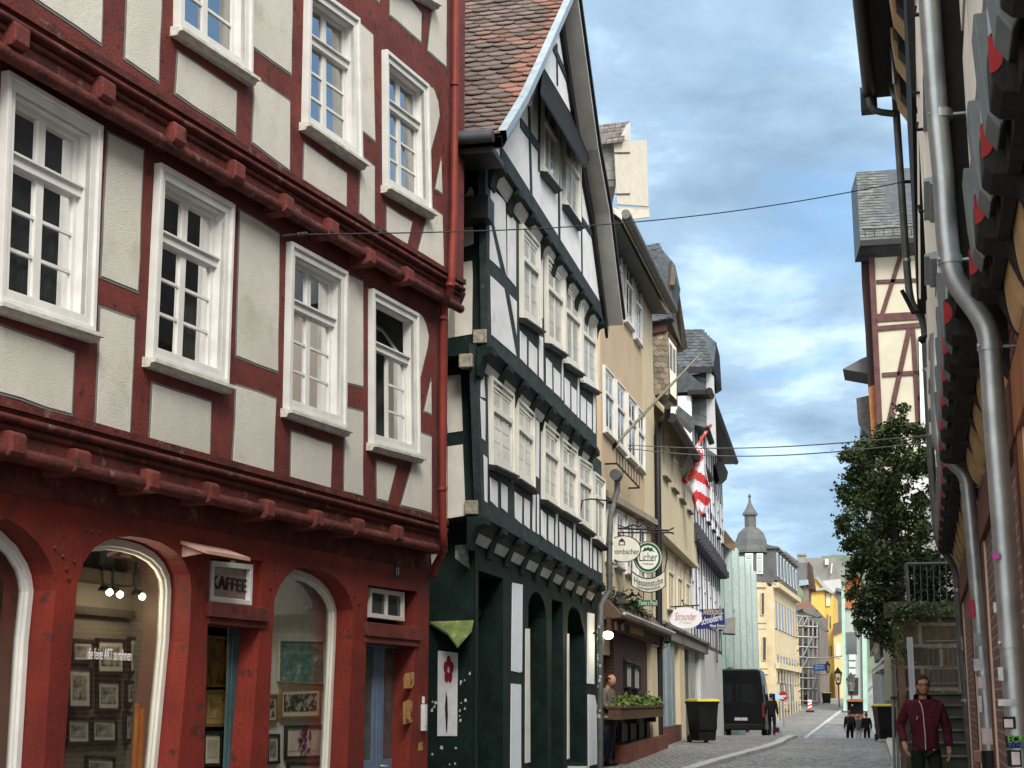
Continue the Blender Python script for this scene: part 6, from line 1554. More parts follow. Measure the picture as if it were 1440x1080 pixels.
wbuild(m, 'plank_deck', mat('scaffold_plank', (.20, .17, .13), (.13, .11, .09), 2, rough=.9), sc)
m = MB(False); wprism(m, [(1128, 858), (1141, 852), (1155, 866), (1150, 868), (1135, 863)], 143, 2); wprism(m, [(1120, 852), (1128, 856), (1120, 860), (1115, 858)], 142.8, 1); wprism(m, [(1138, 872), (1150, 868), (1165, 886), (1160, 888)], 146, 2); wbuild(m, 'protective_roof', mat('grey_tarp', (.17, .165, .16), (.11, .11, .105), 1, rough=.8), sc)
h = house('yellow_house', 'bright yellow house with a grey gable roof beyond the scaffolding', (1155, 985), 176)
m = MB(False); wprism(m, [(1136, 832), (1142, 812), (1149, 812), (1160, 828), (1160, 995), (1136, 1000)], 176, 1); wprism(m, [(1159.5, 828), (1171, 835), (1174, 992), (1159.5, 996)], 176.3, 14); wbuild(m, 'wall', YLW, h)
m = MB(False); wprism(m, [(1146, 812), (1150, 811), (1172, 833), (1170, 836), (1160, 829)], 175.6, 6); wprism(m, [(1137, 829), (1160, 826), (1171, 833), (1171, 835), (1160, 829.5), (1137, 832)], 175.5, .8); wbuild(m, 'roof', mat('pale_grey_roof', (.34, .34, .33), (.26, .26, .25), 1, rough=.8), h)
wwin(h, rect4(1162, 835, 1167, 852), 176.2, mat('cream_blind', (.60, .55, .40), rough=.6), frame=YLP)
for q in ((1163, 864, 1164.6, 881), (1167, 866, 1168.6, 883), (1164, 908, 1165.6, 923), (1168, 908, 1169.6, 924)): wwin(h, rect4(*q), 176.2, GPANE)
m = MB(False); wprism(m, [(1167, 985), (1167, 955), (1168, 948), (1169.5, 946), (1171, 948), (1172, 955), (1172, 984)], 176.2, .3); wbuild(m, 'arched_doorway', mat('dark_ochre_door', (.20, .12, .03), rough=.8), h)
h = house('pale_yellow_house', 'low pale yellow house right of the bright yellow one', (1180, 980), 172)
m = MB(False); wprism(m, [(1172, 892), (1189, 884), (1190, 990), (1175, 992)], 173, 10); wbuild(m, 'wall', YLP, h)
m = MB(False); wprism(m, [(1171, 878), (1185, 872), (1190, 884), (1172, 893)], 172.6, 8); wbuild(m, 'roof', mat('brown_far_roof', (.12, .09, .08), rough=.9), h)
wwin(h, rect4(1175, 905, 1182, 925), 172.9, mat('white_shutter', (.58, .56, .48), rough=.7)); wwin(h, rect4(1175, 960, 1181, 988), 172.9, mat('pinkish_door', (.28, .19, .16), rough=.8))
h = house('slate_house', 'dark slate hung narrow house behind the pale yellow house', (1180, 880), 190)
m = MB(False); wprism(m, [(1172, 840), (1176, 828), (1185, 830), (1186, 895), (1173, 895)], 190, 8); wbuild(m, 'wall', FSL, h)
m = MB(False); wprism(m, [(1169, 842), (1176, 826), (1186, 829), (1186, 833), (1176, 831), (1172, 843)], 189.5, 8); wbuild(m, 'roof', ZD, h)
h = house('slate_roof_house', 'house with steep slate roof and dark brown gable edge above the scaffolding', (1120, 830), 160)
m = MB(False); wprism(m, [(1090, 798), (1098, 791), (1137, 791), (1143, 826), (1128, 829), (1118, 818)], 162, 5); wbuild(m, 'roof', FSL, h)
m = MB(False); wprism(m, [(1136.5, 790), (1138.5, 791), (1144.5, 828), (1136, 828)], 161.8, 5); wbuild(m, 'gable_edge', BARK, h)
m = MB(False); wprism(m, [(1124, 816), (1136, 815), (1137, 822), (1123, 824)], 161, 2); wbuild(m, 'dormer_roof', LGT, h)
m = MB(False); wprism(m, [(1129, 824), (1137, 824), (1137, 852), (1131, 852)], 161.9, 5); wbuild(m, 'wall', BRN, h)
h = house('hill_house', 'yellow gabled dormer and chimney of a house high behind the slate roofs', (1105, 790), 200)
m = MB(False); wprism(m, [(1091, 795), (1091, 789), (1104, 776), (1119, 788), (1119, 795)], 200, 4); wbuild(m, 'wall', YLW, h)
m = MB(False); wprism(m, [(1090, 789), (1104, 774.5), (1121, 788), (1119, 790), (1104, 778), (1092, 790.5)], 199.5, 5); wprism(m, [(1095, 785), (1104, 777), (1109, 781), (1108, 784)], 199.4, 1); wbuild(m, 'roof', ZD, h)
wwin(h, rect4(1098, 785, 1108, 793), 199.8, mat('grey_shutter', (.30, .29, .28), rough=.7)); m = MB(False); wprism(m, rect4(1121, 779, 1132, 795), 201, 2); wprism(m, rect4(1120.5, 778, 1132.5, 781), 200.8, 2.4); wbuild(m, 'chimney', mat('grey_chimney', (.26, .25, .23), (.2, .19, .18), 1, rough=.9), h)
h = house('long_roof_house', 'house with long grey roof and pale wall behind the yellow house', (1160, 830), 225)
m = MB(False); wprism(m, [(1130, 790), (1133, 785), (1177, 783.5), (1188, 793), (1188, 818), (1142, 818)], 228, 6); wbuild(m, 'roof', mat('far_grey_roof', (.20, .20, .185), (.15, .15, .14), .6, rough=.9), h)
m = MB(False); wprism(m, [(1148, 818), (1182, 814), (1184, 850), (1160, 850)], 226, 6); wbuild(m, 'wall', mat('far_pale_wall', (.42, .43, .42), (.36, .37, .36), .4, rough=.9), h)
m = MB(False); wprism(m, [(1169.5, 792), (1171, 792), (1169.5, 806), (1167.5, 806)], 227, .5); wprism(m, rect4(1160, 786, 1165, 794), 227.5, .5); wbuild(m, 'skylight', mat('skylight_pale', (.55, .55, .53), rough=.4), h)
# wooded hill behind the town
hb = MB(False); xs = [(1060 + 8 * i) for i in range(32)]
rr = random.Random(9); top = [at(x, 800 + 12 * math.sin(x * .05) + rr.uniform(-4, 4) - (x - 1180) * .12, 420) for x in xs]
for v in top: hb.v += [tuple(v), (v.x, v.y + 60, v.z + 6), (v.x - 10, v.y - 60, 6)]
for i in range(len(xs) - 1):
    a = 3 * i; hb.f += [[a, a + 3, a + 4, a + 1], [a + 2, a + 5, a + 3, a]]; hb.mi += [0, 0]; hb.sm += [True, True]
hb.build('hill', mat('far_hill', (.11, .135, .085), (.06, .08, .055), .12, rough=1), None, kind='structure')
# ---------------- teal narrow house on the right
TEA = mat('mint_trim', (.34, .50, .43), (.28, .42, .36), 1, rough=.7); GRH = mat('grey_front', (.34, .37, .36), (.28, .31, .30), 1, rough=.8)
h = house('mint_house', 'narrow grey house with mint green corner strips and orange tiled gable', (1200, 985), 130)
m = MB(False); wprism(m, [(1188, 855), (1214, 855), (1216, 1000), (1190, 1000)], 131, 12); wbuild(m, 'wall', GRH, h)
m = MB(False); wprism(m, [(1183, 824), (1188, 822), (1190, 1000), (1186, 1000)], 130.6, 2); wprism(m, [(1212, 880), (1218, 875), (1220, 1000), (1214, 1000)], 130.6, 2); wbuild(m, 'corner_strip', TEA, h)
m = MB(False); wprism(m, [(1187, 856), (1187, 818), (1203, 805), (1209, 812), (1209, 856)], 130.8, 6); wbuild(m, 'tiled_gable', brickmat('orange_hung_tile', (.50, .17, .05), (.42, .14, .045), (.20, .07, .03), bw=.24, rh=.22, ms=.02), h)
m = MB(False); wprism(m, [(1184, 822), (1203, 802), (1212, 812), (1210, 815), (1203, 806), (1187, 822)], 130, 7); wbuild(m, 'roof', mat('mossy_far_roof', (.14, .12, .05), (.08, .07, .04), 1, rough=.9), h)
wwin(h, rect4(1191, 889, 1205, 918), 130.9, GPANE, frame=GRH); m = MB(False)
for y in (921, 931, 941): wwin(h, rect4(1194, y, 1203, y + 7), 130.9, mat('white_pane', (.50, .54, .53), rough=.4), frame=TEA)
wwin(h, rect4(1193, 953, 1207, 977), 130.9, DARK, name='shop_opening')
# ---------------- white and black timber house along the right side
F8 = Fac((21.6, 94.0), (11.6, 46.0))
h = ftag(F8, 'timber_house', 'white house with black upright timbers and dark shop sign on the right beyond the tree', 'house')
L8 = 49.0
LN = 33.5; HN = 8.3
m = MB(); m.box(0, LN, -8, 0, 4.2, 13.5); m.box(LN, L8, -8, 0, 4.2, HN); m.box(0, L8, -8, -.2, -2, 4.2); m.build('wall', WPAN, h)
m = MB()
for i in range(26): s = .3 + (L8 - .6) * i / 25; m.box(s - .16, s + .16, -.02, .05, 4.2, 13.5 if s < LN else HN)
for z in (4.3, 8.2, 8.8, 13.2): m.box(0, L8 if z < 8.25 else LN, -.02, .055, z - .12, z + .12)
m.build('timber_frame', BLK, h)
for i in range(12):
    for z in (5.4, 9.8):
        s = 2.2 + (L8 - 4) * i / 11
        if s > LN - 1 and z > 8: continue
        window(F8, h, [(s - .6, z + 1.8), (s + .6, z + 1.8), (s + .6, z), (s - .6, z)], 0, (WHT, WHT), cw=.12, cd=.08, hole=False, px=False, sd=.12)
m = MB(); m.box(0, L8, -.2, -.1, 0, 3.4); m.build('shopfront', mat('grey_shopfront', (.16, .18, .18), (.10, .11, .11), 1, rough=.6), h)
m = MB()
for i in range(14): s = 1 + i * 3.4; m.box(s, s + .35, -.2, .0, 0, 3.4)
m.build('shop_pier', mat('pale_pier', (.40, .42, .42), rough=.8), h)
m = MB(); m.sprism([(.5, 13.3), (.55, 13.5), (-4, 17.5), (-8, 13.5)], 0, LN); m.sprism([(.5, HN - .2), (.55, HN), (-5, HN + 1.6), (-8, HN)], LN, L8); m.build('roof', SLATE, h)
q = thing('shop_sign', 'dark slanted shop fascia sign under the white timbered house on the right', 'sign', F8.world(L8 * .55, .15, 3.4), F8.ang); m = MB(); m.box(-5, 5, 0, .15, -.1, .75); m.build('board', mat('plum_sign', (.045, .03, .045), rough=.5), q); m = MB(); m.box(-3.2, 3.0, .15, .16, .2, .42); m.build('gold_line', mat('dim_gold', (.30, .22, .15)), q)
q = thing('shop_awning', 'white shop canopy glowing pale below the dark slanted fascia sign', 'awning', F8.world(L8 * .62, .0, 2.7), F8.ang); m = MB(); m.sprism([(0, .45), (.5, .1), (.5, .0), (0, .25)], -3.6, 3.6); m.build('canopy', mat('awning_white', (.66, .66, .60), rough=.7), q); m = MB()
for x in (-3.4, 0, 3.4): m.tube([(x, 0, 0), (x, .48, .05)], .02, 5)
m.build('stay', BLK, q)
# ---------------- street furniture far off
lantern('street_lantern', 'black street lantern hanging in front of the mint green house, upper one', at(1207, 896, 100), 1.25, 0, arm=[(.15, .1, 1.5), (.8, .2, 1.5)])
lantern('street_lantern', 'street lantern on a post before the low pale yellow house', at(1179, 963, 140), 1.5, 0, arm=None, post=3.0)
lantern('street_lantern', 'street lantern on a post before the shop opening of the mint green house', at(1197.5, 975, 118), 1.5, 0, post=2.4)
lantern('street_lantern', 'small lantern beside the blue sign on the scaffolding', at(1164, 946, 139), 1.0, 0, arm=[(-.3, .2, -.2), (-1.2, .4, -.1)])
Y = 139.0; t = thing('scaffold_sign', 'blue banner sign hanging out from the scaffolding', 'sign', at(1153, 938, Y), 0); k1 = Y / FPX
m = MB(False); m.prism([(-10 * k1, 3 * k1), (9 * k1, 4.5 * k1), (10 * k1, -4.5 * k1), (-9 * k1, -6 * k1)], -.05, .05); m.build('board', mat('blue_sign', (.05, .12, .34), (.04, .09, .27), 1, rough=.5), t)
m = MB(False)
for z, w in ((1.5, 6), (-1.5, 7)): m.prism([(-w * k1, (z - .6) * k1), (w * k1, (z - .4) * k1), (w * k1, (z + .6) * k1), (-w * k1, (z + .4) * k1)], -.07, -.05)
m.build('white_line', mat('pale_blue_letter', (.5, .58, .7)), t)
# no-entry sign, blue parasol
def gpos(px, Y): p = at(px, 985, Y); return (p.x, p.y, gz(Y) + .10)
Y = 104.0; b = gpos(1101, Y); t = thing('traffic_sign', 'red round no entry sign in front of the sandstone corner house', 'traffic sign', b, 0); zc = at(1101, 979, Y).z - b[2]
m = MB(False); m.tube([(0, 0, 0), (0, 0, zc + .3)], .04, 8); m.build('post', GAL, t)
m = MB(False); vs = []; disc(m, 0, zc, .30, .32, -.06, -.03, 28); m.build('disc', mat('sign_signal_red', (.48, .035, .03), rough=.4), t)
m = MB(False); m.prism([(-.21, zc - .055), (.21, zc - .055), (.21, zc + .055), (-.21, zc + .055)], -.07, -.06); m.build('bar', mat('sign_bar_white', (.75, .75, .75)), t)
Y = 100.0; b = gpos(1090, Y); t = thing('parasol', 'small light blue parasol left of the no entry sign', 'parasol', b, 0); z1 = at(1090, 972, Y).z - b[2]; z0 = at(1090, 983, Y).z - b[2]
m = MB(False); k = 8; m.add([(0, 0, z1)] + [(.62 * math.cos(2 * math.pi * i / k), .62 * math.sin(2 * math.pi * i / k), z0) for i in range(k)], [[0, 1 + i, 1 + (i + 1) % k] for i in range(k)]); m.build('canopy', mat('light_blue_cloth', (.30, .48, .60), rough=.8), t)
m = MB(False); m.tube([(0, 0, 0), (0, 0, z1)], .025, 6); m.build('pole', GAL, t)
Y = 128.0; b = gpos(1138.5, Y); t = thing('warning_beacon', 'red and white striped barrier beacon at the foot of the scaffolding', 'barrier', b, 0); hh = at(1139, 984, Y).z - b[2]
RW = [mat('beacon_red', (.50, .05, .03), rough=.5), mat('beacon_white', (.7, .7, .7), rough=.5)]
m = MB(False)
for i in range(6): m.cur = i % 2; z = .15 + (hh - .15) * i / 6; z1 = .15 + (hh - .15) * (i + 1) / 6; d_ = .12; m.prism([(-.16, z), (.16, z + d_ * (i < 5)), (.16, z1 + d_ * (i < 4)), (-.16, z1)], -.03, .03)
m.build('panel', RW, t); m = MB(False); m.box(-.3, .3, -.2, .2, 0, .15); m.build('foot', BLK, t)
# overhead line across the far street
t = MB(False); a, b = at(1113, 921, 140), at(1187, 922, 132); t.tube([a.lerp(b, i / 10) + Vector((0, 0, -.25 * math.sin(math.pi * i / 10))) for i in range(11)], .05, 5); o = t.build('overhead_cable', mat('pale_cable', (.38, .38, .37), rough=.6)); tag(o, 'pale cable stretched across the far street before the scaffolding', 'cable')
# ---------------- wheelie bins
def bin_(label, loc, rz, h, w, d, group='wheelie bins with yellow lids'):
    t = thing('wheelie_bin', label, 'bin', loc, rz, group)
    BOD = bpy.data.materials.get('bin_black') or mat('bin_black', (.010, .011, .012), (.007, .0075, .008), 3, rough=.5, spec=.15)
    LID = bpy.data.materials.get('bin_yellow') or mat('bin_yellow', (.62, .50, .06), (.54, .43, .05), 3, rough=.45)
    m = MB(False); W2, D2 = w / 2, d / 2; b0 = .78
    lv = [(b0, .06), (1.0, h * .90), (1.06, h * .90), (1.06, h * .95)]
    rings = [[(-W2 * k, -D2 * k, z), (W2 * k, -D2 * k, z), (W2 * k, D2 * k, z), (-W2 * k, D2 * k, z)] for k, z in lv]
    for a, b in zip(rings, rings[1:]): m.add(a + b, [[i, (i + 1) % 4, 4 + (i + 1) % 4, 4 + i] for i in range(4)])
    m.add(rings[0], [[0, 1, 2, 3]]); m.add(rings[-1], [[0, 1, 2, 3]])
    m.add([(-W2 * .8, -D2 * .98, h * .3), (W2 * .8, -D2 * .98, h * .3), (W2 * .85, -D2 * 1.02, h * .8), (-W2 * .85, -D2 * 1.02, h * .8)], [[0, 1, 2, 3]])
    m.build('body', BOD, t, bevel=.02)
    m = MB(False); r1 = [(-W2 * 1.08, -D2 * 1.12, h * .951), (W2 * 1.08, -D2 * 1.12, h * .951), (W2 * 1.08, D2 * 1.05, h * .953), (-W2 * 1.08, D2 * 1.05, h * .953)]; r2 = [(x * .97, y * .97, z + h * .045) for x, y, z in r1]; r3 = [(x * .7, y * .7, h * 1.01) for x, y, z in r1]
    for a, b in ((r1, r2), (r2, r3)): m.add(a + b, [[i, (i + 1) % 4, 4 + (i + 1) % 4, 4 + i] for i in range(4)])
    m.add(r3, [[0, 1, 2, 3]]); m.add(r1, [[0, 1, 2, 3]]); m.build('lid', LID, t, bevel=.012)
    for sx in (-1, 1):
        m = MB(False); x = sx * W2 * .78; m.tube([(x - .03, D2 * .85, .1), (x + .03, D2 * .85, .1)], .10, 14); m.build('wheel', BLK, t)
    m = MB(False); m.tube([(-W2 * .8, D2 * 1.18, h * .93), (W2 * .8, D2 * 1.18, h * .93)], .018, 6)
    for sx in (-1, 1): m.tube([(sx * W2 * .8, D2 * 1.0, h * .9), (sx * W2 * .8, D2 * 1.18, h * .93)], .018, 6)
    m.build('handle', BLK, t)
    return t
p = at(988.5, 1043, 41.5); bin_('black wheelie bin with yellow lid on the left pavement before the grey shop wall', (p.x, p.y, gz(41.5) + .09), R(20), 1.12, .62, .70)
p = at(1247, 1032, 45); bin_('black wheelie bin with yellow lid on the right pavement behind the walking man', (p.x, p.y, gz(45) + .02), R(0), 1.02, .62, .66)
p = at(1163, 1000, 148); bin_('black wheelie bin with yellow lid far off at the foot of the scaffolding', (p.x, p.y, gz(148) + .1), R(0), 1.05, .75, .7)
# ---------------- vehicles
CARP = mat('black_car_paint', (.004, .004, .005), rough=.28, spec=.25); TYR = mat('tyre_rubber', (.012, .012, .012), rough=.8); RIMM = mat('wheel_rim', (.25, .25, .26), rough=.4, metal=.8); TAIL = mat('tail_light', (.25, .01, .01), rough=.2); CGL = mat('vehicle_glass', (.006, .008, .010), rough=.08, spec=.4)
def wheels(t, xs, ys, r, w):
    for y in ys:
        for x in xs:
            m = MB(False); m.tube([(x - w / 2, y, r), (x + w / 2, y, r)], r, 20); o = m.build('wheel', TYR, t)
            m = MB(False); sg = 1 if x > 0 else -1; m.tube([(x + sg * w * .45, y, r), (x + sg * w * .56, y, r)], r * .62, 16); m.build('rim', RIMM, o)
def loft(mb, secs):
    """secs: list of outlines (same count) of 3-D points, closed"""
    k = len(secs[0])
    for a, b in zip(secs, secs[1:]): mb.add(list(a) + list(b), [[i, (i + 1) % k, k + (i + 1) % k, k + i] for i in range(k)], True)
    mb.add(secs[0], [list(range(k))]); mb.add(secs[-1], [list(range(k))])
p = at(1080, 1030, 66.6); vr = math.atan2(-.215, 1)
van = thing('parked_van', 'black high roofed van parked at the left kerb, seen from behind', 'van', (p.x - 1.12, 66.6, gz(67) + .10), vr)
def vsec(y, w, zt, zb=.32, wt=.84): return [(-w, y, zb), (-w * 1.02, y, zb + .6), (-w * 1.0, y, zb + 1.0), (-w * (wt + .05), y, zt - .35), (-w * wt, y, zt - .10), (-w * (wt - .12), y, zt), (w * (wt - .12), y, zt), (w * wt, y, zt - .10), (w * (wt + .05), y, zt - .35), (w * 1.0, y, zb + 1.0), (w * 1.02, y, zb + .6), (w, y, zb)]
m = MB(False); loft(m, [vsec(0, .98, 2.80), vsec(.06, 1.0, 2.86), vsec(3.6, 1.0, 2.88), vsec(4.4, .98, 2.62), vsec(5.0, .97, 1.75, wt=.9), vsec(5.75, .92, 1.30, wt=.9)]); m.build('body', CARP, van, bevel=.0)
m = MB(False)
for x0, x1 in ((-.80, -.04), (.04, .80)): m.add([(x0, -.015, 1.45), (x1, -.015, 1.45), (x1 * .95, -.012, 2.25), (x0 * .95, -.012, 2.25)], [[0, 1, 2, 3]])
m.build('rear_window', CGL, van)
for sx in (-1, 1):
    m = MB(False); m.prism([(sx * .90, .85), (sx * .99, .85), (sx * .97, 1.45), (sx * .90, 1.45)], -.03, .04); m.build('tail_light', TAIL, van)
m = MB(False); m.prism([(-.96, .35), (.96, .35), (.96, .58), (-.96, .58)], -.10, .03); m.build('bumper', BLK, van, bevel=.03)
m = MB(False); m.prism([(-.27, .72), (.27, .72), (.27, .84), (-.27, .84)], -.02, .0); m.build('number_plate', mat('plate_white', (.6, .6, .6)), van)
m = MB(False); m.add([(1.012, 1.2, 1.5), (1.012, 3.4, 1.5), (.96, 3.4, 2.2), (.96, 1.2, 2.2)], [[0, 1, 2, 3]]); m.build('side_window', CGL, van)
m = MB(False); m.prism([(1.0, 1.5), (1.25, 1.5), (1.25, 1.85), (1.0, 1.85)], 4.3, 4.42); m.build('wing_mirror', BLK, van)
m = MB(False); m.tube([(-.01, -.02, .6), (-.01, -.02, 2.6)], .012, 4); m.box(.05, .2, -.05, -.01, 1.1, 1.16); m.build('handle', BLK, van)
wheels(van, (-.9, .9), (1.15, 4.7), .34, .22)
p = at(1094, 1030, 80)
car = thing('parked_car', 'small white car showing a sliver behind the black van', 'car', (p.x - .78, 80, gz(80) + .03), vr)
def csec(y, w, zt, zb=.25, wr=.75): return [(-w, y, zb), (-w * 1.03, y, .6), (-w, y, .9), (-w * wr, y, zt), (w * wr, y, zt), (w, y, .9), (w * 1.03, y, .6), (w, y, zb)]
m = MB(False); loft(m, [csec(0, .82, 1.0, wr=.9), csec(.25, .85, 1.42), csec(1.9, .86, 1.50), csec(2.7, .86, 1.05, wr=.88), csec(3.7, .80, .85, wr=.9)]); m.build('body', mat('white_car_paint', (.62, .63, .65), rough=.25), car)
m = MB(False); m.add([(-.62, .06, 1.02), (.62, .06, 1.02), (.56, .2, 1.36), (-.56, .2, 1.36)], [[0, 1, 2, 3]]); m.build('rear_window', CGL, car)
for sx in (-1, 1):
    m = MB(False); m.prism([(sx * .66, .72), (sx * .84, .72), (sx * .84, .95), (sx * .66, .95)], -.03, .2); m.build('tail_light', TAIL, car)
m = MB(False); m.prism([(-.83, .25), (.83, .25), (.83, .5), (-.83, .5)], -.06, .1); m.build('bumper', BLK, car)
wheels(car, (-.74, .74), (.65, 3.0), .29, .18)
p = at(1203, 1000, 106)
trk = thing('delivery_cart', 'small orange roofed delivery cart with open dark back in the far street', 'delivery cart', (p.x, 106, gz(106)), vr)
m = MB(False); m.prism([(-.52, .45), (.52, .45), (.52, .85), (-.52, .85)], 0, 2.0); m.build('load_bed', mat('brown_board_cart', (.22, .10, .05), rough=.8), trk)
m = MB(False)
for x in (-.5, .5):
    for y in (.05, 1.0, 1.95): m.tube([(x, y, .85), (x, y, 1.72)], .03, 5)
m.box(-.5, .5, .9, .95, .85, 1.7); m.build('canopy_frame', BLK, trk)
m = MB(False); loft(m, [[(-.6, y, 1.68), (-.56, y, 1.78), (-.3, y, 1.86), (.3, y, 1.86), (.56, y, 1.78), (.6, y, 1.68)] for y in (-.1, 2.1)]); m.build('canopy', mat('orange_canopy', (.42, .15, .04), rough=.6), trk)
m = MB(False); m.prism([(-.45, .4), (.45, .4), (.42, 1.6), (-.42, 1.6)], 2.0, 2.9); m.build('cab', mat('white_cab', (.5, .5, .5), rough=.4), trk)
m = MB(False); m.ball((-.2, .3, 1.45), .07, 6); m.build('lamp', mat('cart_lamp', (.7, .68, .6)), trk)
wheels(trk, (-.45, .45), (.4, 2.4), .22, .14)
# ================================================================== RIGHT-HAND HOUSES (seen almost edge on)
FR = Fac((6.02, 20.7), (2.44, 7.2))
SY = lambda Y: (20.7 - Y) * math.hypot(3.58, 13.5) / 13.5          # s of a point of the wall line at depth Y
BRK = brickmat('old_red_brick', (.20, .055, .035), (.14, .04, .028), (.26, .22, .18), bw=.23, rh=.077, ms=.009)
ORG = mat('ochre_timber', (.30, .12, .045), (.20, .075, .03), 5, rough=.75, bump=.5, bscale=25, stretch=(1, 1, .3), spot=((.10, .045, .025), 6, .62, .1))
RTM = mat('rust_timber', (.17, .065, .04), (.10, .04, .028), 6, rough=.8, bump=.5, bscale=25, stretch=(1, 1, .3))
BTM = mat('black_timber', (.022, .020, .019), (.012, .011, .011), 5, rough=.75, bump=.5, bscale=28)
CST = mat('cream_stripe', (.66, .55, .43), (.55, .44, .34), 5, rough=.8)
COV = mat('ochre_cove', (.50, .33, .16), (.40, .26, .12), 3, rough=.75)
DRED = mat('disc_red', (.40, .032, .036), (.24, .022, .025), 9, rough=.7, spot=((.12, .03, .03), 20, .6, .05))
GPL = mat('grey_pendant', (.15, .17, .17), (.11, .125, .125), 4, rough=.6)
WPL2 = mat('ivory_infill', (.76, .72, .63), (.68, .64, .56), 3, rough=.9)
BGT = mat('blue_grey_trim', (.42, .48, .52), (.32, .37, .40), 6, rough=.6)
BAY = [('timber_house', 'nearest right hand timber house with black brackets, red discs and ochre coves above brick', 7.45, 2.2, .16, 3.62, 12.0, [3.15, 3.95, 4.74, 5.53, 6.35, 7.15]),
       ('timber_house', 'second right hand timber house between the two thick zinc pipes', 12.75, 7.5, .27, 3.62, 11.0, [8.1, 8.84, 9.64, 10.46, 11.42, 12.4]),
       ('timber_house', 'third right hand timber house with the deep black eave and gutter', 20.7, 12.8, .24, 3.62, 5.9, [13.4, 14.4, 15.4, 16.4, 17.4, 18.4, 19.4, 20.3])]
bays = []
for bi, (nm, lb, Y0, Y1, J, ZJ, ZT_, BY) in enumerate(BAY):
    h = ftag(FR, nm, lb, 'house'); bays.append(h)
    a, b = SY(Y0), SY(Y1)
    w = MB(); w.box(a, b, -6, 0, -.3, ZJ + .2); w.build('brick_wall', BRK, h)
    w = MB(); w.box(a, b, -6, J - .002, ZJ, ZT_); w.build('upper_wall', BTM, h)
    # posts of the ground floor with cream edged panels
    p = MB(); c = MB(); n = 2
    for i in range(n + 1):
        s = a + .12 + (b - a - .24) * i / n
        p.box(s - .11, s + .11, -.02, .028, .0, ZJ - .42)
        for d in (-.145, .145): c.box(s + d - .03, s + d + .03, -.02, .016, .25, ZJ - .5)
    p.box(a, b, -.02, .04, ZJ - .75, ZJ - .42)
    p.build('post', ORG if bi == 0 else RTM, h, bevel=.008); c.build('cream_edging', CST, h)
    f = MB(); f.box(a, b, -.02, .10, -.2, .35); f.build('plinth', mat('sandstone_plinth', (.26, .17, .12), (.17, .11, .08), 3, rough=.9, bump=.4, bscale=12), h, bevel=.02)
    # jetty brackets with red discs, coves between, grey pendants on the beam
    cv = MB(); pd = MB()
    ss = [SY(y) for y in BY]
    for s in ss:
        m = MB(); pr = [(-.02, ZJ - .34), (J * .25, ZJ - .22), (J * .5, ZJ - .12), (J + .02, ZJ - .10), (J + .05, ZJ - .07), (J + .05, ZJ + .11), (-.02, ZJ + .11)]
        m.sprism(pr, s - .13, s + .13); br = m.build('bracket', BTM, h, bevel=.010)
        m = MB(); k_ = 12; vs = [(s + .133, J + .056 - .046 * math.sin(math.pi * i / k_), ZJ + .03 + .064 * math.cos(math.pi * i / k_)) for i in range(k_ + 1)]; m.add(vs + [(x - .01, n_, z) for x, n_, z in vs], [list(range(k_ + 1))] + [[i, (i + 1) % (k_ + 1), k_ + 1 + (i + 1) % (k_ + 1), k_ + 1 + i] for i in range(k_ + 1)])
        m.build('red_disc', DRED, br)
    for s0, s1 in zip(ss, ss[1:]):
        lo_, hi_ = min(s0, s1) + .13, max(s0, s1) - .13
        m = MB(); m.sprism([(J * .5, ZJ - .11), (J - .03, ZJ - .11), (J - .03, ZJ + .12), (J * .5, ZJ + .12)], lo_ - .02, hi_ + .02); m.build('jetty_board', BTM, h)
        pr = [(.0, ZJ - .34)] + [(.01 + (J * .5 - .02) * math.sin(t), ZJ - .02 - .32 * math.cos(t)) for t in [i * math.pi / 2 / 8 for i in range(9)]] + [(.0, ZJ - .02)]
        m = MB(); m.sprism(pr, lo_ + .03, hi_ - .03); m.build('cove', COV, h)
        mid = (s0 + s1) / 2
        m = MB(); m.sprism([(J - .02, ZJ - .02), (J + .01, ZJ - .08), (J + .05, ZJ - .02), (J + .065, ZJ + .14), (J + .075, ZJ + .36), (J - .02, ZJ + .36)], mid - .10, mid + .14); m.build('pendant', GPL, h, bevel=.008)
    bm_ = MB(); bm_.box(a, b, J - .02, J + .03, ZJ + .13, ZJ + .36); bm_.build('jetty_beam', BGT, h)
    # upper storey: infill panels, windows with projecting casings, shutter stays
    inf = MB(); z0 = ZJ + .5; st = 2.55
    k = 0
    while z0 + 1.5 < ZT_:
        z1 = min(z0 + st, ZT_)
        nn = max(3, int((b - a) / .85))
        for i in range(nn):
            s0 = a + .12 + (b - a - .15) * i / nn; s1 = s0 + (b - a) / nn - .16
            if i % 2 == 0:
                inf.box(s0, s1, J - .01, J + .014, z0 + .1, z0 + .7); inf.box(s0, s1, J - .01, J + .012, z0 + .85, z1 - .15)
            else:
                wn, _ = window(FR, h, [(s0, z1 - .2), (s1, z1 - .2), (s1, z0 + .78), (s0, z0 + .78)], J, (WPL2, WPL2), cw=.08, cd=.055, hole=False, px=False, sd=.10, sh=.06, sillmat=BGT, rows=2)
                if bi < 2:
                    m = MB()
                    for zz in (z0 + 1.1, z1 - .5): m.tube([(s1 + .04, J, zz), (s1 + .04, J + .12, zz), (s1 + .04, J + .12, zz + .05)], .012, 5)
                    m.build('shutter_stay', BLK, wn)
                inf.box(s0, s1, J - .01, J + .014, z0 + .1, z0 + .66)
        z0 += st + .28; k += 1
    inf.build('plaster_infill', WPL2, h)
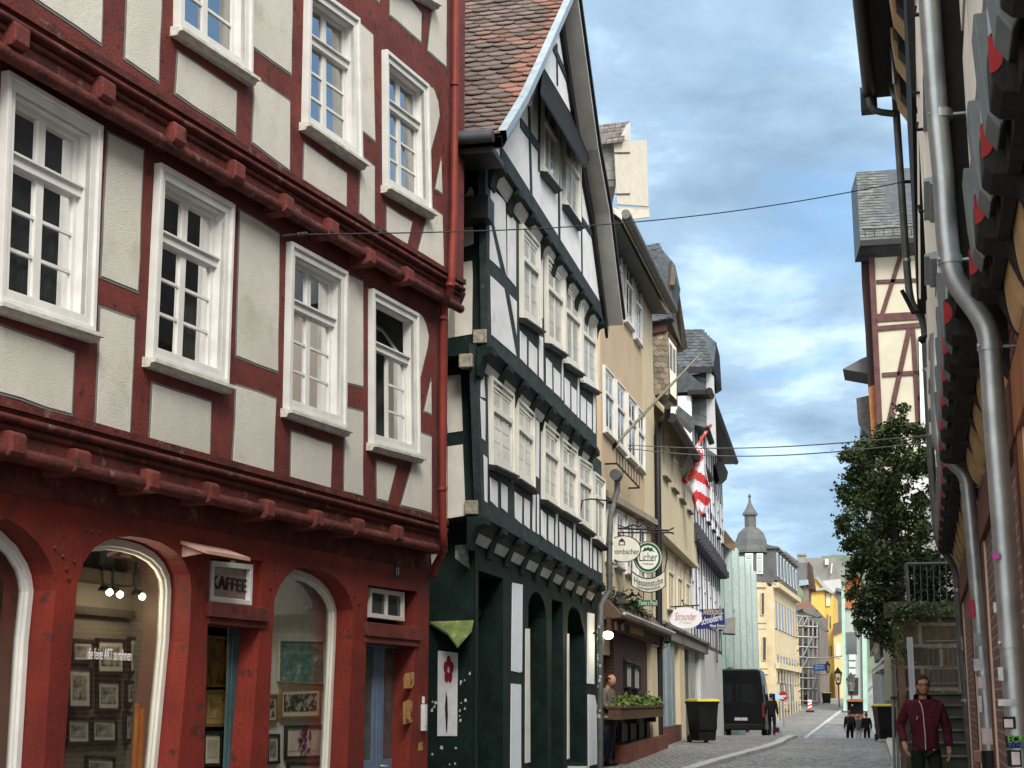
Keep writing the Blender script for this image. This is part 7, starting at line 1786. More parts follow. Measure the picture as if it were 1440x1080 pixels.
# third house: deeper second floor, near end wall, eave
h3 = bays[2]; a, b = SY(20.7), SY(12.8)
def FR_local(p): d = p - FR.p0; return (d.dot(FR.u), d.dot(FR.n), p.z)
zj3 = at(1290, 440, 20.7).z; ge = FR_local(at(1222, 126, 20.6)); zE = ge[2]; nE = ge[1]
m = MB(); m.box(a, b, -5, .38, zj3, zE); m.build('second_floor', BTM, h3)
m = MB()
for x0, x1, y0, y1 in ((1286, 1289, -30, 150), (1295, 1301, -30, 240), (1289, 1292, 160, 420)):
    q = [FR.side(x, y, b + .004) for x, y in ((x0, y0), (x1, y0), (x1 + 3, y1), (x0 + 3, y1))]; m.sprism([q[0], q[1], q[2], q[3]], b - .01, b + .012)
m.parts('end_infill', WPL2, h3)
for x, y, Yb in ((1258, 37, 17.6), (1262, 100, 19.2), (1254, -30, 16.2)):
    q = FR_local(at(x, y, Yb)); s, n_, z = q
    m = MB(); m.sprism([(.36, z - .50), (.46, z - .36), (n_ - .02, z - .16), (n_ + .02, z - .10), (n_ + .02, z + .16), (.36, z + .16)], s - .15, s + .15); br = m.build('bracket', BTM, h3, bevel=.01)
    m = MB(); k_ = 12; vs = [(s + .153, n_ + .02 - .05 * math.sin(math.pi * i / k_), z + .12 * math.cos(math.pi * i / k_)) for i in range(k_ + 1)]; m.add(vs + [(u_ - .01, v_, w_) for u_, v_, w_ in vs], [list(range(k_ + 1))] + [[i, (i + 1) % (k_ + 1), k_ + 1 + (i + 1) % (k_ + 1), k_ + 1 + i] for i in range(k_ + 1)]); m.build('red_disc', DRED, br)
    m = MB(); m.sprism([(.38, z - .45), (.50, z - .25), (.54, z + .12), (.38, z + .12)], s - .75, s - .3); m.build('cove', COV, h3)
m = MB(); m.box(a - .05, b + .6, .38, nE - .04, zE + .02, zE + .16); m.build('eave', BTM, h3)
m = MB(); m.tube([(a - .1, nE, zE + .06), (b + .6, nE, zE + .06)], .10, 12); m.box(a - .14, a + .1, nE - .10, nE + .13, zE - .2, zE + .14); m.build('gutter', mat('black_gutter', (.03, .03, .032), rough=.5), h3)
m = MB(); m.sprism([(nE, zE + .17), (nE, zE + .22), (-2.4, zE + 4), (-5.8, zE + .2)], a - .1, b); m.build('roof', SLATE, h3)
W3 = lambda x, y, Y=20.7: FR_local(at(x, y, Y))
m = MB(); m.tube([W3(1222, 138), W3(1224, 148), W3(1229, 155), W3(1240, 158), W3(1258, 160)], .05, 10); m.tube([W3(1287, 140, 19.5), W3(1272, 142, 19.7), W3(1260, 132, 20), W3(1257, 118, 20.3)], .075, 10); m.build('gutter_outlet', ZD, h3)
ZPIPE = [(1252, -40), (1257, 80), (1260, 150), (1266, 240), (1272, 330), (1277, 395), (1281, 422), (1287, 434), (1296, 446), (1300, 462), (1303, 520), (1308, 620), (1314, 715), (1319, 755), (1325, 772), (1336, 786), (1343, 800), (1346, 820), (1349, 870), (1357, 970), (1368, 1085)]
def pipe(parent, name, P, Y, r, m_, collars=()):
    m = MB(); pts = [W3(x, y, Y(y) if callable(Y) else Y) for x, y in P]
    # smooth the bends
    V_ = [Vector(p) for p in pts]; out_ = []
    for i in range(len(V_) - 1):
        p0, p1, p2, p3 = V_[max(i - 1, 0)], V_[i], V_[i + 1], V_[min(i + 2, len(V_) - 1)]
        n_ = max(2, int(abs((p2 - p1).length) / .08)); n_ = min(n_, 10)
        for k in range(n_):
            t = k / n_; out_.append(.5 * ((2 * p1) + (p2 - p0) * t + (2 * p0 - 5 * p1 + 4 * p2 - p3) * t * t + (3 * p1 - p0 - 3 * p2 + p3) * t ** 3) if (p1 - p0).length < 3 * (p2 - p1).length + .01 and (p3 - p2).length < 3 * (p2 - p1).length + .01 else p1.lerp(p2, t))
    out_.append(V_[-1])
    m.tube(out_, r, 16)
    o = m.build(name, m_, parent)
    for (x, y) in collars:
        c = MB(); q = Vector(W3(x, y, Y(y) if callable(Y) else Y)); c.tube([q + Vector((0, 0, -.022)), q + Vector((0, 0, .022))], r * 1.10, 16); c.ball(q + Vector((r * .6, r * .95, 0)), .012, 4); c.tube([q, q + Vector((0, -.25, 0))], .01, 5); c.build('pipe_clip', ZINC, o)
    return o
pipe(h3, 'downpipe', ZPIPE, lambda y: 20.75, .052, ZD, ((1303, 520), (1275, 366), (1346, 830), (1358, 985)))
m = MB(); m.tube([W3(1268, 408, 20.5), W3(1277, 425, 20.5), W3(1284, 440, 20.5), W3(1296, 436, 20.4)], .03, 6); m.tube([W3(1296, 478, 20.3), W3(1310, 470, 20.1), W3(1316, 466, 20)], .06, 6); m.build('pipe_bracket', BLK, h3)
PIPE1 = [(1304, -60), (1307, 0), (1314, 100), (1320, 180), (1326, 240), (1331, 320), (1335, 360), (1340, 386), (1350, 404), (1366, 426), (1380, 446), (1388, 464), (1392, 486), (1394, 515), (1401, 620), (1409, 720), (1418, 850), (1426, 960), (1436, 1090), (1450, 1300)]
pipe(bays[0], 'downpipe', PIPE1, 7.5, .056, ZINC, ((1323, 162), (1336, 366), (1392, 488), (1422, 905)))
PIPE2 = [(1317, 470), (1318, 560), (1321, 618), (1326, 634), (1336, 648), (1350, 660), (1358, 672), (1361, 690), (1364, 720), (1371, 800), (1381, 920), (1388, 1000), (1392, 1055)]
p2 = pipe(bays[1], 'downpipe', PIPE2, 12.85, .058, ZINC, ((1361, 685), (1383, 945)))
m = MB(); q = Vector(W3(1393, 1056, 12.85)); m.tube([q, q + Vector((0, 0, -1.1))], .075, 14); m.build('standpipe', BLK, p2)
# zinc strip in front of the eave
m = MB(); m.tube([W3(1250, -60, 19.2), W3(1254, 60, 19.2), W3(1258, 118, 19.2)], .026, 6); m.build('zinc_strip', ZINC, h3)
# stickers on the pipes
def pst(x, y, wpx, hpx, Y, r, col1, name='sticker', parent=None, txt=None, tc=None):
    q = Vector(W3(x, y, Y)); w_ = wpx * Y / FPX; hh = hpx * Y / FPX; vs = []
    for j in range(7):
        a = (j / 6 - .5) * w_ / r; dx = Vector((math.sin(a + 1.2) * (r + .002), math.cos(a + 1.2) * (r + .002), 0))
        vs += [q + dx + Vector((0, 0, -hh / 2)), q + dx + Vector((0, 0, hh / 2))]
    m = MB(); m.add(vs, [[2 * j, 2 * j + 2, 2 * j + 3, 2 * j + 1] for j in range(6)], True); return m.build(name, col1, parent)
PK = mat('pinkish_sticker', (.55, .47, .46), (.46, .4, .4), 12, rough=.6); GRS = mat('grey_green_sticker', (.28, .36, .33), (.16, .22, .2), 14, rough=.6); RDS = mat('red_sticker', (.42, .03, .05), rough=.5); PPL = mat('magenta_scrawl', (.45, .08, .32), rough=.6)
b1 = bays[0]; b2 = bays[1]
for (x, y, w_, h_, Y, mt, pr) in ((1424, 1016, 18, 16, 7.5, BLK, b1), (1424, 1017, 12, 11, 7.5, PK, b1), (1429, 1043, 20, 16, 7.5, BLK, b1), (1431, 1066, 20, 22, 7.5, BLK, b1), (1432, 1066, 15, 17, 7.5, PK, b1), (1406, 783, 10, 9, 7.5, PPL, b1), (1405, 855, 4, 14, 7.5, STK, b1), (1413, 948, 7, 18, 7.5, STK, b1),
        (1420, 988, 26, 9, 7.5, STK, b1), (1370, 856, 7, 24, 12.85, RDS, b2), (1378, 900, 10, 17, 12.85, GRS, b2), (1378, 935, 12, 16, 12.85, STK, b2), (1384, 960, 12, 16, 12.85, PK, b2), (1391, 1035, 16, 22, 12.85, PK, b2), (1382, 990, 5, 22, 12.85, STK, b2), (1353, 905, 5, 18, 20.75, STK, h3), (1361, 975, 6, 18, 20.75, mat('yellow_sticker', (.55, .5, .1)), h3), (1357, 945, 8, 24, 20.75, GRS, h3)):
    r = (.056 if Y < 8 else .058 if Y < 13 else .052) + random.Random(x * y).uniform(.0005, .002) + (.002 if mt is PK else 0)
    pst(x, y, w_, h_, Y, r, mt, 'sticker', pr)
q = at(1430, 1040, 7.43); t = text_mesh('sticker_lettering', 'ECKI', .042, mat('neon_green_letter', (.16, .50, .04)), b1); t.matrix_local = (Matrix.Translation(FR.p0) @ Matrix.Rotation(FR.ang, 4, 'Z')).inverted() @ Matrix.Translation(q) @ Matrix.Rotation(R(90), 4, 'X')
q = at(1431, 1048, 7.43); t = text_mesh('sticker_lettering', 'WALL', .034, mat('blue_letter', (.05, .10, .45)), b1); t.matrix_local = (Matrix.Translation(FR.p0) @ Matrix.Rotation(FR.ang, 4, 'Z')).inverted() @ Matrix.Translation(q) @ Matrix.Rotation(R(90), 4, 'X')
# sandstone block at the wall foot
m = MB(); q = W3(1373, 1064, 13.6); m.box(q[0] - .12, q[0] + .12, -.02, .16, q[2] - .05, q[2] + .05); m.build('stone_block', mat('pink_sandstone', (.30, .17, .13), (.22, .12, .09), 5, rough=.9), b2, bevel=.015)
# ================================================================== DARK RED TIMBER TOWER HOUSE behind the stairs
YT2 = 54.0
th = house('tower_house', 'tall cream and red brown timber house end with steep slate roof behind the tree', (1255, 985), YT2)
m = MB(False); wprism(m, [(1221, 344), (1330, 340), (1330, 985), (1244, 985), (1238, 640)], YT2, 8); wbuild(m, 'wall', mat('cream_tower_infill', (.47, .445, .35), (.41, .385, .30), 1.2, rough=.9, bump=.2, bscale=20), th)
TB = mat('maroon_timber', (.105, .050, .048), (.07, .034, .034), 4, rough=.8, bump=.3, bscale=20)
tb = MB(False)
def tbar(a, b, w0, t=.06):
    a, b = Vector(a), Vector(b); d = (b - a).normalized(); p = Vector((-d.y, d.x)) * w0 / 2
    wprism(tb, [tuple(a + p), tuple(b + p), tuple(b - p), tuple(a - p)], YT2 - .06, t, 0)
for a, b, w0 in (((1225, 345), (1240, 660), 8), ((1233, 396), (1302, 393), 5), ((1231, 447), (1302, 443), 11), ((1233, 462), (1302, 456), 7), ((1270, 350), (1240, 444), 6), ((1279, 462), (1247, 610), 7), ((1241, 527), (1302, 523), 6), ((1284, 462), (1293, 625), 6), ((1226, 349), (1302, 346), 7), ((1240, 600), (1302, 596), 7), ((1290, 560), (1302, 558), 6), ((1300, 460), (1303, 560), 5)): tbar(a, b, w0)
wbuild(tb, 'timber_frame', TB, th)
m = MB(False); wprism(m, [(1210, 345), (1226, 344), (1228, 420), (1231, 500), (1236, 560), (1221, 550), (1217, 470), (1212, 400)], YT2 + .3, 6); wbuild(m, 'jetty_side', mat('dark_maroon', (.035, .020, .022), rough=.8), th)
m = MB(False); wprism(m, [(1221, 545), (1231, 540), (1236, 620), (1226, 622)], YT2 + .2, 1); wbuild(m, 'copper_strip', mat('copper_orange', (.34, .14, .05), (.24, .09, .035), 4, rough=.6), th)
m = MB(False); wprism(m, [(1185, 519), (1210, 505), (1224, 499), (1224, 526)], YT2 + 1, 2); wbuild(m, 'slate_hood', FSL, th)
m = MB(False); wprism(m, [(1204, 560), (1222, 556), (1224, 608), (1206, 588)], YT2 + 1.2, 1.5); wbuild(m, 'bay_box', ZD, th)
a, b, c, d = at(1210, 343, YT2 - .8), at(1300, 338, YT2 - .8), at(1300, 234, YT2 + 2.6), at(1204, 243, YT2 + 2.6)
m = MB(False); m.add([tuple(v) for v in (a, b, c, d)] + [tuple(v + Vector((.0, 1.0, -.4))) for v in (a, b, c, d)], [[0, 1, 2, 3], [4, 5, 6, 7], [0, 1, 5, 4], [1, 2, 6, 5], [2, 3, 7, 6], [3, 0, 4, 7]]); wbuild(m, 'roof_core', SLATE, th)
U_ = b - a; Wd = U_.length; U_.normalize(); V_ = d - a; H = V_.length; V_.normalize(); N_ = U_.cross(V_); N_ = -N_ if N_.y > 0 else N_
sh = MB(False); shingles(sh, a, U_, V_, N_.normalized(), Wd, H, .30, .20, 'rect', 6, lift=.03); wbuild(sh, 'roof', mat('tower_slate', (.115, .125, .125), (.07, .078, .078), 4, rough=.6, island=.35, spot=((.13, .12, .08), 1.5, .58, .1)), th)
m = MB(False); wprism(m, [(1209, 338), (1300, 333), (1300, 340), (1209, 346)], YT2 - .95, .2); wprism(m, [(1212, 322), (1300, 317), (1300, 318.5), (1212, 323.5)], YT2 - .88, .05)
for i in range(7): wprism(m, [(1216 + i * 13, 321), (1217.2 + i * 13, 321), (1217.4 + i * 13, 332), (1216.2 + i * 13, 332)], YT2 - .89, .05)
wbuild(m, 'gutter', BLK, th)
# slender far wall right of the tower (light strips seen between pipe and tower)
m = MB(False); wprism(m, [(1292, 470), (1304, 470), (1306, 650), (1296, 650)], YT2 - .2, .1); wbuild(m, 'end_panel', WPAN, th)
# ================================================================== STAIRS, RETAINING WALL, RAILINGS
STN = brickmat('mossy_sandstone', (.125, .085, .05), (.035, .036, .024), (.24, .21, .15), bw=.62, rh=.33, ms=.028, bump=.8)
DST = mat('dark_stone_step', (.075, .075, .065), (.04, .042, .035), 3, rough=.9, bump=.4, bscale=14)
YW_ = 24.2
rw = thing('retaining_wall', 'mossy sandstone retaining wall with a capping behind the stairs', 'wall', (at(1300, 985, YW_).x, YW_, gz(YW_)), 0)
zt = at(1300, 868, YW_).z; xl = at(1262, 985, YW_).x
m = MB(False); v = [(xl, YW_, -.2), (xl + 3.2, YW_, -.2), (xl + 5.8, YW_ + 10, -.2), (xl + 2.62, YW_ + 10, -.2)]; m.add(v + [(x, y, zt) for x, y, z in v], [[0, 1, 5, 4], [1, 2, 6, 5], [2, 3, 7, 6], [3, 0, 4, 7], [4, 5, 6, 7], [0, 1, 2, 3]]); wbuild(m, 'masonry', STN, rw)
m = MB(False)
for i in range(4):
    x0 = xl - .05 + i * .62; m.prism([(x0, zt), (x0 + .60, zt), (x0 + .60, zt + .24), (x0, zt + .24)], YW_ - .06, YW_ + .4)
wbuild(m, 'capping', mat('capping_stone', (.10, .09, .065), (.06, .055, .04), 3, rough=.9, bump=.5, bscale=10), rw)
m = MB(False); m.prism([(xl + .02, -.2), (xl + .14, -.2), (xl + .13, zt - .1), (xl + .02, zt - .1)], YW_ - .03, YW_); wbuild(m, 'quoin', mat('pink_quoin', (.22, .135, .10), (.16, .10, .075), 3, rough=.9, bump=.4, bscale=10), rw)
stp = thing('stone_stairs', 'dark worn stone stairs climbing to the terrace past the brick house corner', 'stairs', (5.6, 20.9, gz(20.9)), 0)
for i in range(9):
    y0 = 20.85 + i * .32; z1 = .30 + i * .172; m = MB(False); x0 = .268 * (y0 - 20.85)
    m.prism([(5.35 + x0, z1 - .40), (7.4 + x0, z1 - .40), (7.4 + x0, z1), (5.35 + x0, z1)], y0, y0 + .7); m.prism([(5.33 + x0, z1), (7.4 + x0, z1), (7.4 + x0, z1 + .035), (5.33 + x0, z1 + .035)], y0 - .03, y0 + .5); wbuild(m, 'step', DST, stp, bevel=.012)
m = MB(False); m.prism([(6.1, -.2), (9.0, -.2), (9.0, 1.72), (6.1, 1.72)], 23.7, YW_); wbuild(m, 'landing', DST, stp)
# handrail posts and mesh railing
hr = thing('stair_railing', 'pale metal stair post and thin wire railing before the sandstone wall', 'railing', (at(1278, 985, 21.6).x, 21.6, gz(21.6)), 0)
m = MB(False); a = at(1279, 896, 21.6); m.tube([(a.x, 21.6, -.1), (a.x, 21.6, a.z)], .042, 10); wbuild(m, 'post', mat('pale_post', (.50, .53, .56), (.42, .45, .48), 3, rough=.45), hr)
m = MB(False); a = at(1347, 900, 23.5); m.tube([(a.x, 23.5, 1.5), (a.x, 23.5, a.z)], .03, 8); wbuild(m, 'end_post', GAL, hr)
m = MB(False)
RUST = mat('rusty_rail', (.13, .13, .12), (.08, .075, .065), 6, rough=.7)
for y in (902, 912, 938, 962): m.tube([at(1301, y, 23.4), at(1347, y - 1, 23.4)], .012, 5)
for x in (1305, 1312, 1319, 1326, 1333, 1340): m.tube([at(x, 904 if x > 1322 else 912, 23.4), at(x + 1, 964, 23.4)], .008, 4)
wbuild(m, 'wire_mesh', RUST, hr)
fn = thing('terrace_fence', 'grey metal terrace fence on top of the retaining wall', 'fence', (at(1277, 985, 24.3).x, 24.3, zt + .2), 0)
m = MB(False); m.tube([at(1279, 862, 24.3), at(1274, 793, 24.3)], .03, 6); m.tube([at(1274, 793, 24.3), at(1335, 792, 24.3)], .022, 6); m.tube([at(1278, 856, 24.3), at(1335, 855, 24.3)], .015, 6); wbuild(m, 'frame', RUST, fn)
for x in (1285, 1294, 1303, 1312, 1321, 1330):
    m = MB(False); m.tube([at(x, 795, 24.3), at(x + 2, 857, 24.3)], .008, 4); wbuild(m, 'bar', RUST, fn)
# street-side poles by the shop fronts
for x, y0, lb in ((1253, 926, 'shorter pale pole left of the mossy wall'), (1258.5, 912, 'taller pale pole hard against the mossy wall corner')):
    Y = 29.0; b_ = at(x, 985, Y); z1 = at(x, y0, Y).z; t = thing('pole', lb, 'pole', (b_.x, Y, gz(Y) + .11), 0); m = MB(False); m.tube([(0, 0, 0), (.06, 0, z1 - gz(Y) - .11)], .030, 8); m.ball((.06, 0, z1 - gz(Y) - .11), .032, 5); m.build('shaft', GAL, t); m = MB(False); m.tube([(.03, 0, 1.3), (.03, 0, 1.36)], .04, 8); m.build('clip', ZD, t)
# ================================================================== TREE ON THE TERRACE
LEAF = mat('tree_leaf', (.105, .150, .052), (.042, .070, .024), 2.0, rough=.6, island=.65, spot=((.13, .12, .04), 1.2, .60, .12)); TRK = mat('bark', (.045, .036, .026), (.025, .02, .015), 9, rough=.9, bump=.6, bscale=20)
tr = thing('tree', 'bushy dark green tree overhanging the terrace wall on the right', 'tree', (at(1262, 985, 26).x, 26.0, zt), 0)
Yt = 26.0
CL_ = [(1270, 575, 6, .12), (1264, 600, 14, .2), (1248, 610, 16, .3), (1285, 612, 14, .3), (1222, 622, 18, .3), (1203, 640, 14, .3), (1240, 640, 26, .5), (1270, 645, 26, .5), (1200, 668, 18, .4), (1225, 672, 26, .5), (1255, 680, 26, .5), (1290, 660, 20, .4), (1192, 700, 14, .3), (1215, 705, 26, .5), (1245, 712, 28, .6), (1282, 715, 24, .5), (1200, 735, 20, .4), (1228, 745, 28, .6), (1262, 748, 28, .6), (1295, 745, 18, .4), (1196, 765, 14, .3), (1218, 778, 24, .5), (1248, 782, 28, .6), (1280, 780, 24, .5), (1205, 800, 16, .4), (1232, 812, 24, .5), (1262, 815, 26, .5), (1295, 810, 18, .4), (1222, 838, 16, .4), (1248, 845, 20, .4), (1266, 858, 16, .4), (1238, 862, 12, .3), (1256, 885, 14, .3), (1252, 905, 9, .2), (1262, 900, 9, .2), (1212, 858, 10, .2), (1200, 835, 10, .2), (1228, 885, 9, .2), (1210, 878, 8, .2), (1305, 780, 12, .3), (1300, 700, 14, .3), (1300, 640, 12, .3), (1298, 745, 16, .3), (1300, 610, 9, .3), (1262, 918, 8, .2), (1240, 892, 9, .2), (1185, 690, 8, .2), (1186, 745, 8, .2), (1190, 640, 7, .2)]
rr = random.Random(77); lf = MB(False); O_ = Vector((tr.location.x, tr.location.y, tr.location.z))
for (x, y, r, dd) in CL_:
    c = at(x, y, Yt + rr.uniform(-.35, .35)) - O_; rad = r * Yt / FPX
    nsub = max(3, int(r / 1.7))
    for _ in range(nsub):
        d = Vector((rr.gauss(0, 1), rr.gauss(0, 1), rr.gauss(0, 1))).normalized() * rad * rr.uniform(.3, 1.05)
        cc = c + Vector((d.x, d.y * .9, d.z))
        for _ in range(52): 
            leaf(lf, cc + Vector((rr.gauss(0, .055), rr.gauss(0, .07), rr.gauss(0, .05))), rr.uniform(.05, .10), rr)
lf.build('crown', LEAF, tr)
m = MB(False)
base = Vector((0.1, 0.0, .0))
def limb(pts, r0, r1): m.tube([Vector(p) for p in pts], [r0 + (r1 - r0) * i / (len(pts) - 1) for i in range(len(pts))], 8)
T = lambda x, y, dy=0: at(x, y, Yt + dy) - O_
limb([base, T(1264, 800), T(1258, 740), T(1256, 690), T(1262, 630), T(1268, 585)], .10, .015)
for p in ([T(1264, 800), T(1240, 770, -.1), T(1215, 745, -.2), T(1198, 735, -.2)], [T(1260, 750), T(1285, 720, .1), T(1298, 690, .1)], [T(1257, 710), T(1230, 680, .1), T(1208, 655, .1)], [base, T(1250, 850, -.2), T(1240, 880, -.3), T(1232, 890, -.3)], [T(1257, 680), T(1275, 650), T(1287, 620)], [base, T(1255, 880, -.25), T(1258, 905, -.3)], [T(1240, 770, -.1), T(1215, 800, -.2), T(1204, 830, -.2)]): limb(p, .045, .01)
m.build('trunk', TRK, tr)
# shrubs behind the fence
sb = MB(False); O2 = at(1308, 858, 25.0)
for i in range(46):
    c = at(rr.uniform(1278, 1345), rr.uniform(790, 862), 25.2 + rr.uniform(-.2, .3)) - O2
    for _ in range(60): leaf(sb, c + Vector((rr.gauss(0, .12), rr.gauss(0, .1), rr.gauss(0, .12))), rr.uniform(.06, .11), rr)
o = sb.build('shrub', mat('shrub_leaf', (.030, .045, .022), (.015, .022, .014), 3, rough=.6, island=.5)); o.location = O2; tag(o, 'dark shrub growing behind the metal terrace fence', 'shrub')
# ================================================================== overhead cables between the houses
cb = MB(False); a, b = F1.world(*(lambda q: (q[0], .30, q[1]))(F1.px(415, 330, .30))), at(1270, 256, 20.0)
P = [a.lerp(b, i / 24) + Vector((0, 0, -.20 * math.sin(math.pi * i / 24))) for i in range(25)]
cb.tube(P, .007, 5); cb.tube([a, a + Vector((-.12, .04, 0))], .012, 6)
for i in range(3): cb.ball(a.lerp(b, .004 + i * .004), .022, 5)
cb.tube([b, b + Vector((.5, .1, .06))], .025, 5)
o = cb.build('overhead_cable', mat('dark_cable', (.03, .03, .035), rough=.6)); tag(o, 'long dark cable strung high across the street from the red house', 'cable')
for k, (ya, yb, lb) in enumerate(((626, 612, 'upper of two thin cables crossing the street at flag height'), (631, 622, 'lower of two thin cables crossing the street at flag height'))):
    cb = MB(False); a, b = at(886, ya, 33.5), at(1310, yb, 20.6 if k == 0 else 20.9)
    cb.tube([a.lerp(b, i / 24) + Vector((0, 0, -(.12 + .06 * k) * math.sin(math.pi * i / 24))) for i in range(25)], .010, 5); cb.ball(a, .04, 5)
    o = cb.build('overhead_cable', mat('grey_cable', (.14, .15, .16), rough=.6)); tag(o, lb, 'cable')

# house added above the terrace to fill the reflections in the shop windows
F9 = Fac((14.2, 46.0), (7.6, 25.6))
h = ftag(F9, 'reflection_house', 'plain rendered house added above the terrace to fill the shop window reflections', 'house')
m = MB(); m.box(0, 21.4, -6, 0, -.3, 9.5); m.build('wall', mat('grey_beige_render', (.36, .33, .28), (.30, .27, .23), .8, rough=.9), h)
for i in range(7):
    for z in (3.6, 6.6): s = 1.5 + i * 2.9; window(F9, h, [(s - .5, z + 1.6), (s + .5, z + 1.6), (s + .5, z), (s - .5, z)], 0, (WHT, WHT), cw=.1, cd=.05, hole=False, px=False)
m = MB(); m.sprism([(.5, 9.3), (-3, 13), (-6.4, 9.3)], -.2, 21.6); m.build('roof', SLATE, h)

# creeper hanging over the capping of the retaining wall
cr = MB(False); O3 = at(1275, 870, 24.0); rr = random.Random(31)
for (x, y, n_) in ((1262, 862, 90), (1268, 872, 70), (1275, 858, 90), (1285, 857, 70), (1297, 857, 60), (1310, 856, 60), (1322, 857, 60), (1264, 885, 60), (1265, 900, 50), (1268, 915, 40), (1290, 866, 40), (1335, 858, 50), (1262, 930, 30)):
    c = at(x, y, 24.0) - O3
    for _ in range(n_): leaf(cr, c + Vector((rr.gauss(0, .07), rr.gauss(0, .06), rr.gauss(0, .06))), rr.uniform(.04, .085), rr)
o = cr.build('creeper', LEAF); o.location = O3; tag(o, 'green creeper spilling over the capping of the mossy retaining wall', 'plant')
# ================================================================== PEOPLE
def skinmesh(name, nodes, edges, m_, parent, sub=2, root=0, extra=None):
    me = bpy.data.meshes.new(name); bm = bmesh.new(); lay = bm.verts.layers.skin.verify()
    vs = []
    for i, (p, r) in enumerate(nodes):
        v = bm.verts.new(p); v[lay].radius = (r if isinstance(r, tuple) else (r, r)); v[lay].use_root = (i == root); vs.append(v)
    for a, b in edges: bm.edges.new((vs[a], vs[b]))
    bm.to_mesh(me); bm.free()
    o = bpy.data.objects.new(name, me); col.objects.link(o)
    mo_ = o.modifiers.new('skin', 'SKIN'); mo_.use_smooth_shade = True
    su = o.modifiers.new('sub', 'SUBSURF'); su.levels = sub; su.render_levels = sub
    bpy.context.view_layer.update()
    me2 = bpy.data.meshes.new_from_object(o.evaluated_get(bpy.context.evaluated_depsgraph_get()))
    bpy.data.objects.remove(o); bpy.data.meshes.remove(me)
    if extra:
        bm = bmesh.new(); bm.from_mesh(me2); extra(bm); bm.to_mesh(me2); bm.free()
    me2.materials.clear(); me2.materials.append(m_)
    for p in me2.polygons: p.use_smooth = True
    o = bpy.data.objects.new(name, me2); col.objects.link(o)
    if parent is not None: o.parent = parent
    return o
SKIN = mat('skin', (.46, .25, .17), (.40, .21, .14), 14, rough=.55)
def headshape(u, v, c, s, yaw=0.0, tilt=0.0):
    """u around (0 at the front), v 0 chin .. 1 crown"""
    ph = -math.pi / 2 + math.pi * v; x = math.cos(ph) * math.sin(u); y = -math.cos(ph) * math.cos(u); z = math.sin(ph)
    w_ = .078; d_ = .100; h_ = .124
    if z < 0: w_ *= 1 - .26 * (-z) ** 1.3; d_ *= 1 - .10 * (-z)
    p = Vector((x * w_, y * d_ * (1.0 if y < 0 else 1.03), z * h_))
    f = max(0, math.cos(u)) ** 6
    p.y -= f * .014 * math.exp(-((z + .12) / .16) ** 2) * math.exp(-(u / .22) ** 2)       # nose
    p.y += .010 * math.exp(-((z - .10) / .10) ** 2) * (math.exp(-((abs(u) - .42) / .2) ** 2))   # eye sockets
    p.y -= .006 * math.exp(-((z + .75) / .15) ** 2) * math.exp(-(u / .5) ** 2)          # chin
    p.y -= .004 * math.exp(-((z + .42) / .07) ** 2) * math.exp(-(u / .3) ** 2)          # lips
    p = p * s
    M_ = Matrix.Rotation(yaw, 3, 'Z') @ Matrix.Rotation(tilt, 3, 'X')
    return c + M_ @ p
def addhead(bm, c, s, yaw, tilt):
    nu, nv = 36, 30; g = [[bm.verts.new(headshape(2 * math.pi * i / nu, j / nv, c, s, yaw, tilt)) for i in range(nu)] for j in range(nv + 1)]
    for j in range(nv):
        for i in range(nu):
            try: bm.faces.new((g[j][i], g[j][(i + 1) % nu], g[j + 1][(i + 1) % nu], g[j + 1][i]))
            except ValueError: pass
def shell(name, c, s, yaw, tilt, cond, off, m_, parent):
    m = MB(False); nu, nv = 48, 40
    def P(i, j, o_): 
        b = headshape(2 * math.pi * i / nu, j / nv, Vector((0, 0, 0)), s, yaw, tilt); return c + b * (1 + o_)
    cells = [(i, j) for i in range(nu) for j in range(nv) if cond(((2 * math.pi * (i + .5) / nu + math.pi) % (2 * math.pi)) - math.pi, (j + .5) / nv)]
    for i, j in cells: m.add([P(i, j, off), P(i + 1, j, off), P(i + 1, j + 1, off), P(i, j + 1, off), P(i, j, 0), P(i + 1, j, 0), P(i + 1, j + 1, 0), P(i, j + 1, 0)], [[0, 1, 2, 3], [0, 1, 5, 4], [1, 2, 6, 5], [2, 3, 7, 6], [3, 0, 4, 7]], True)
    return m.build(name, m_, parent)
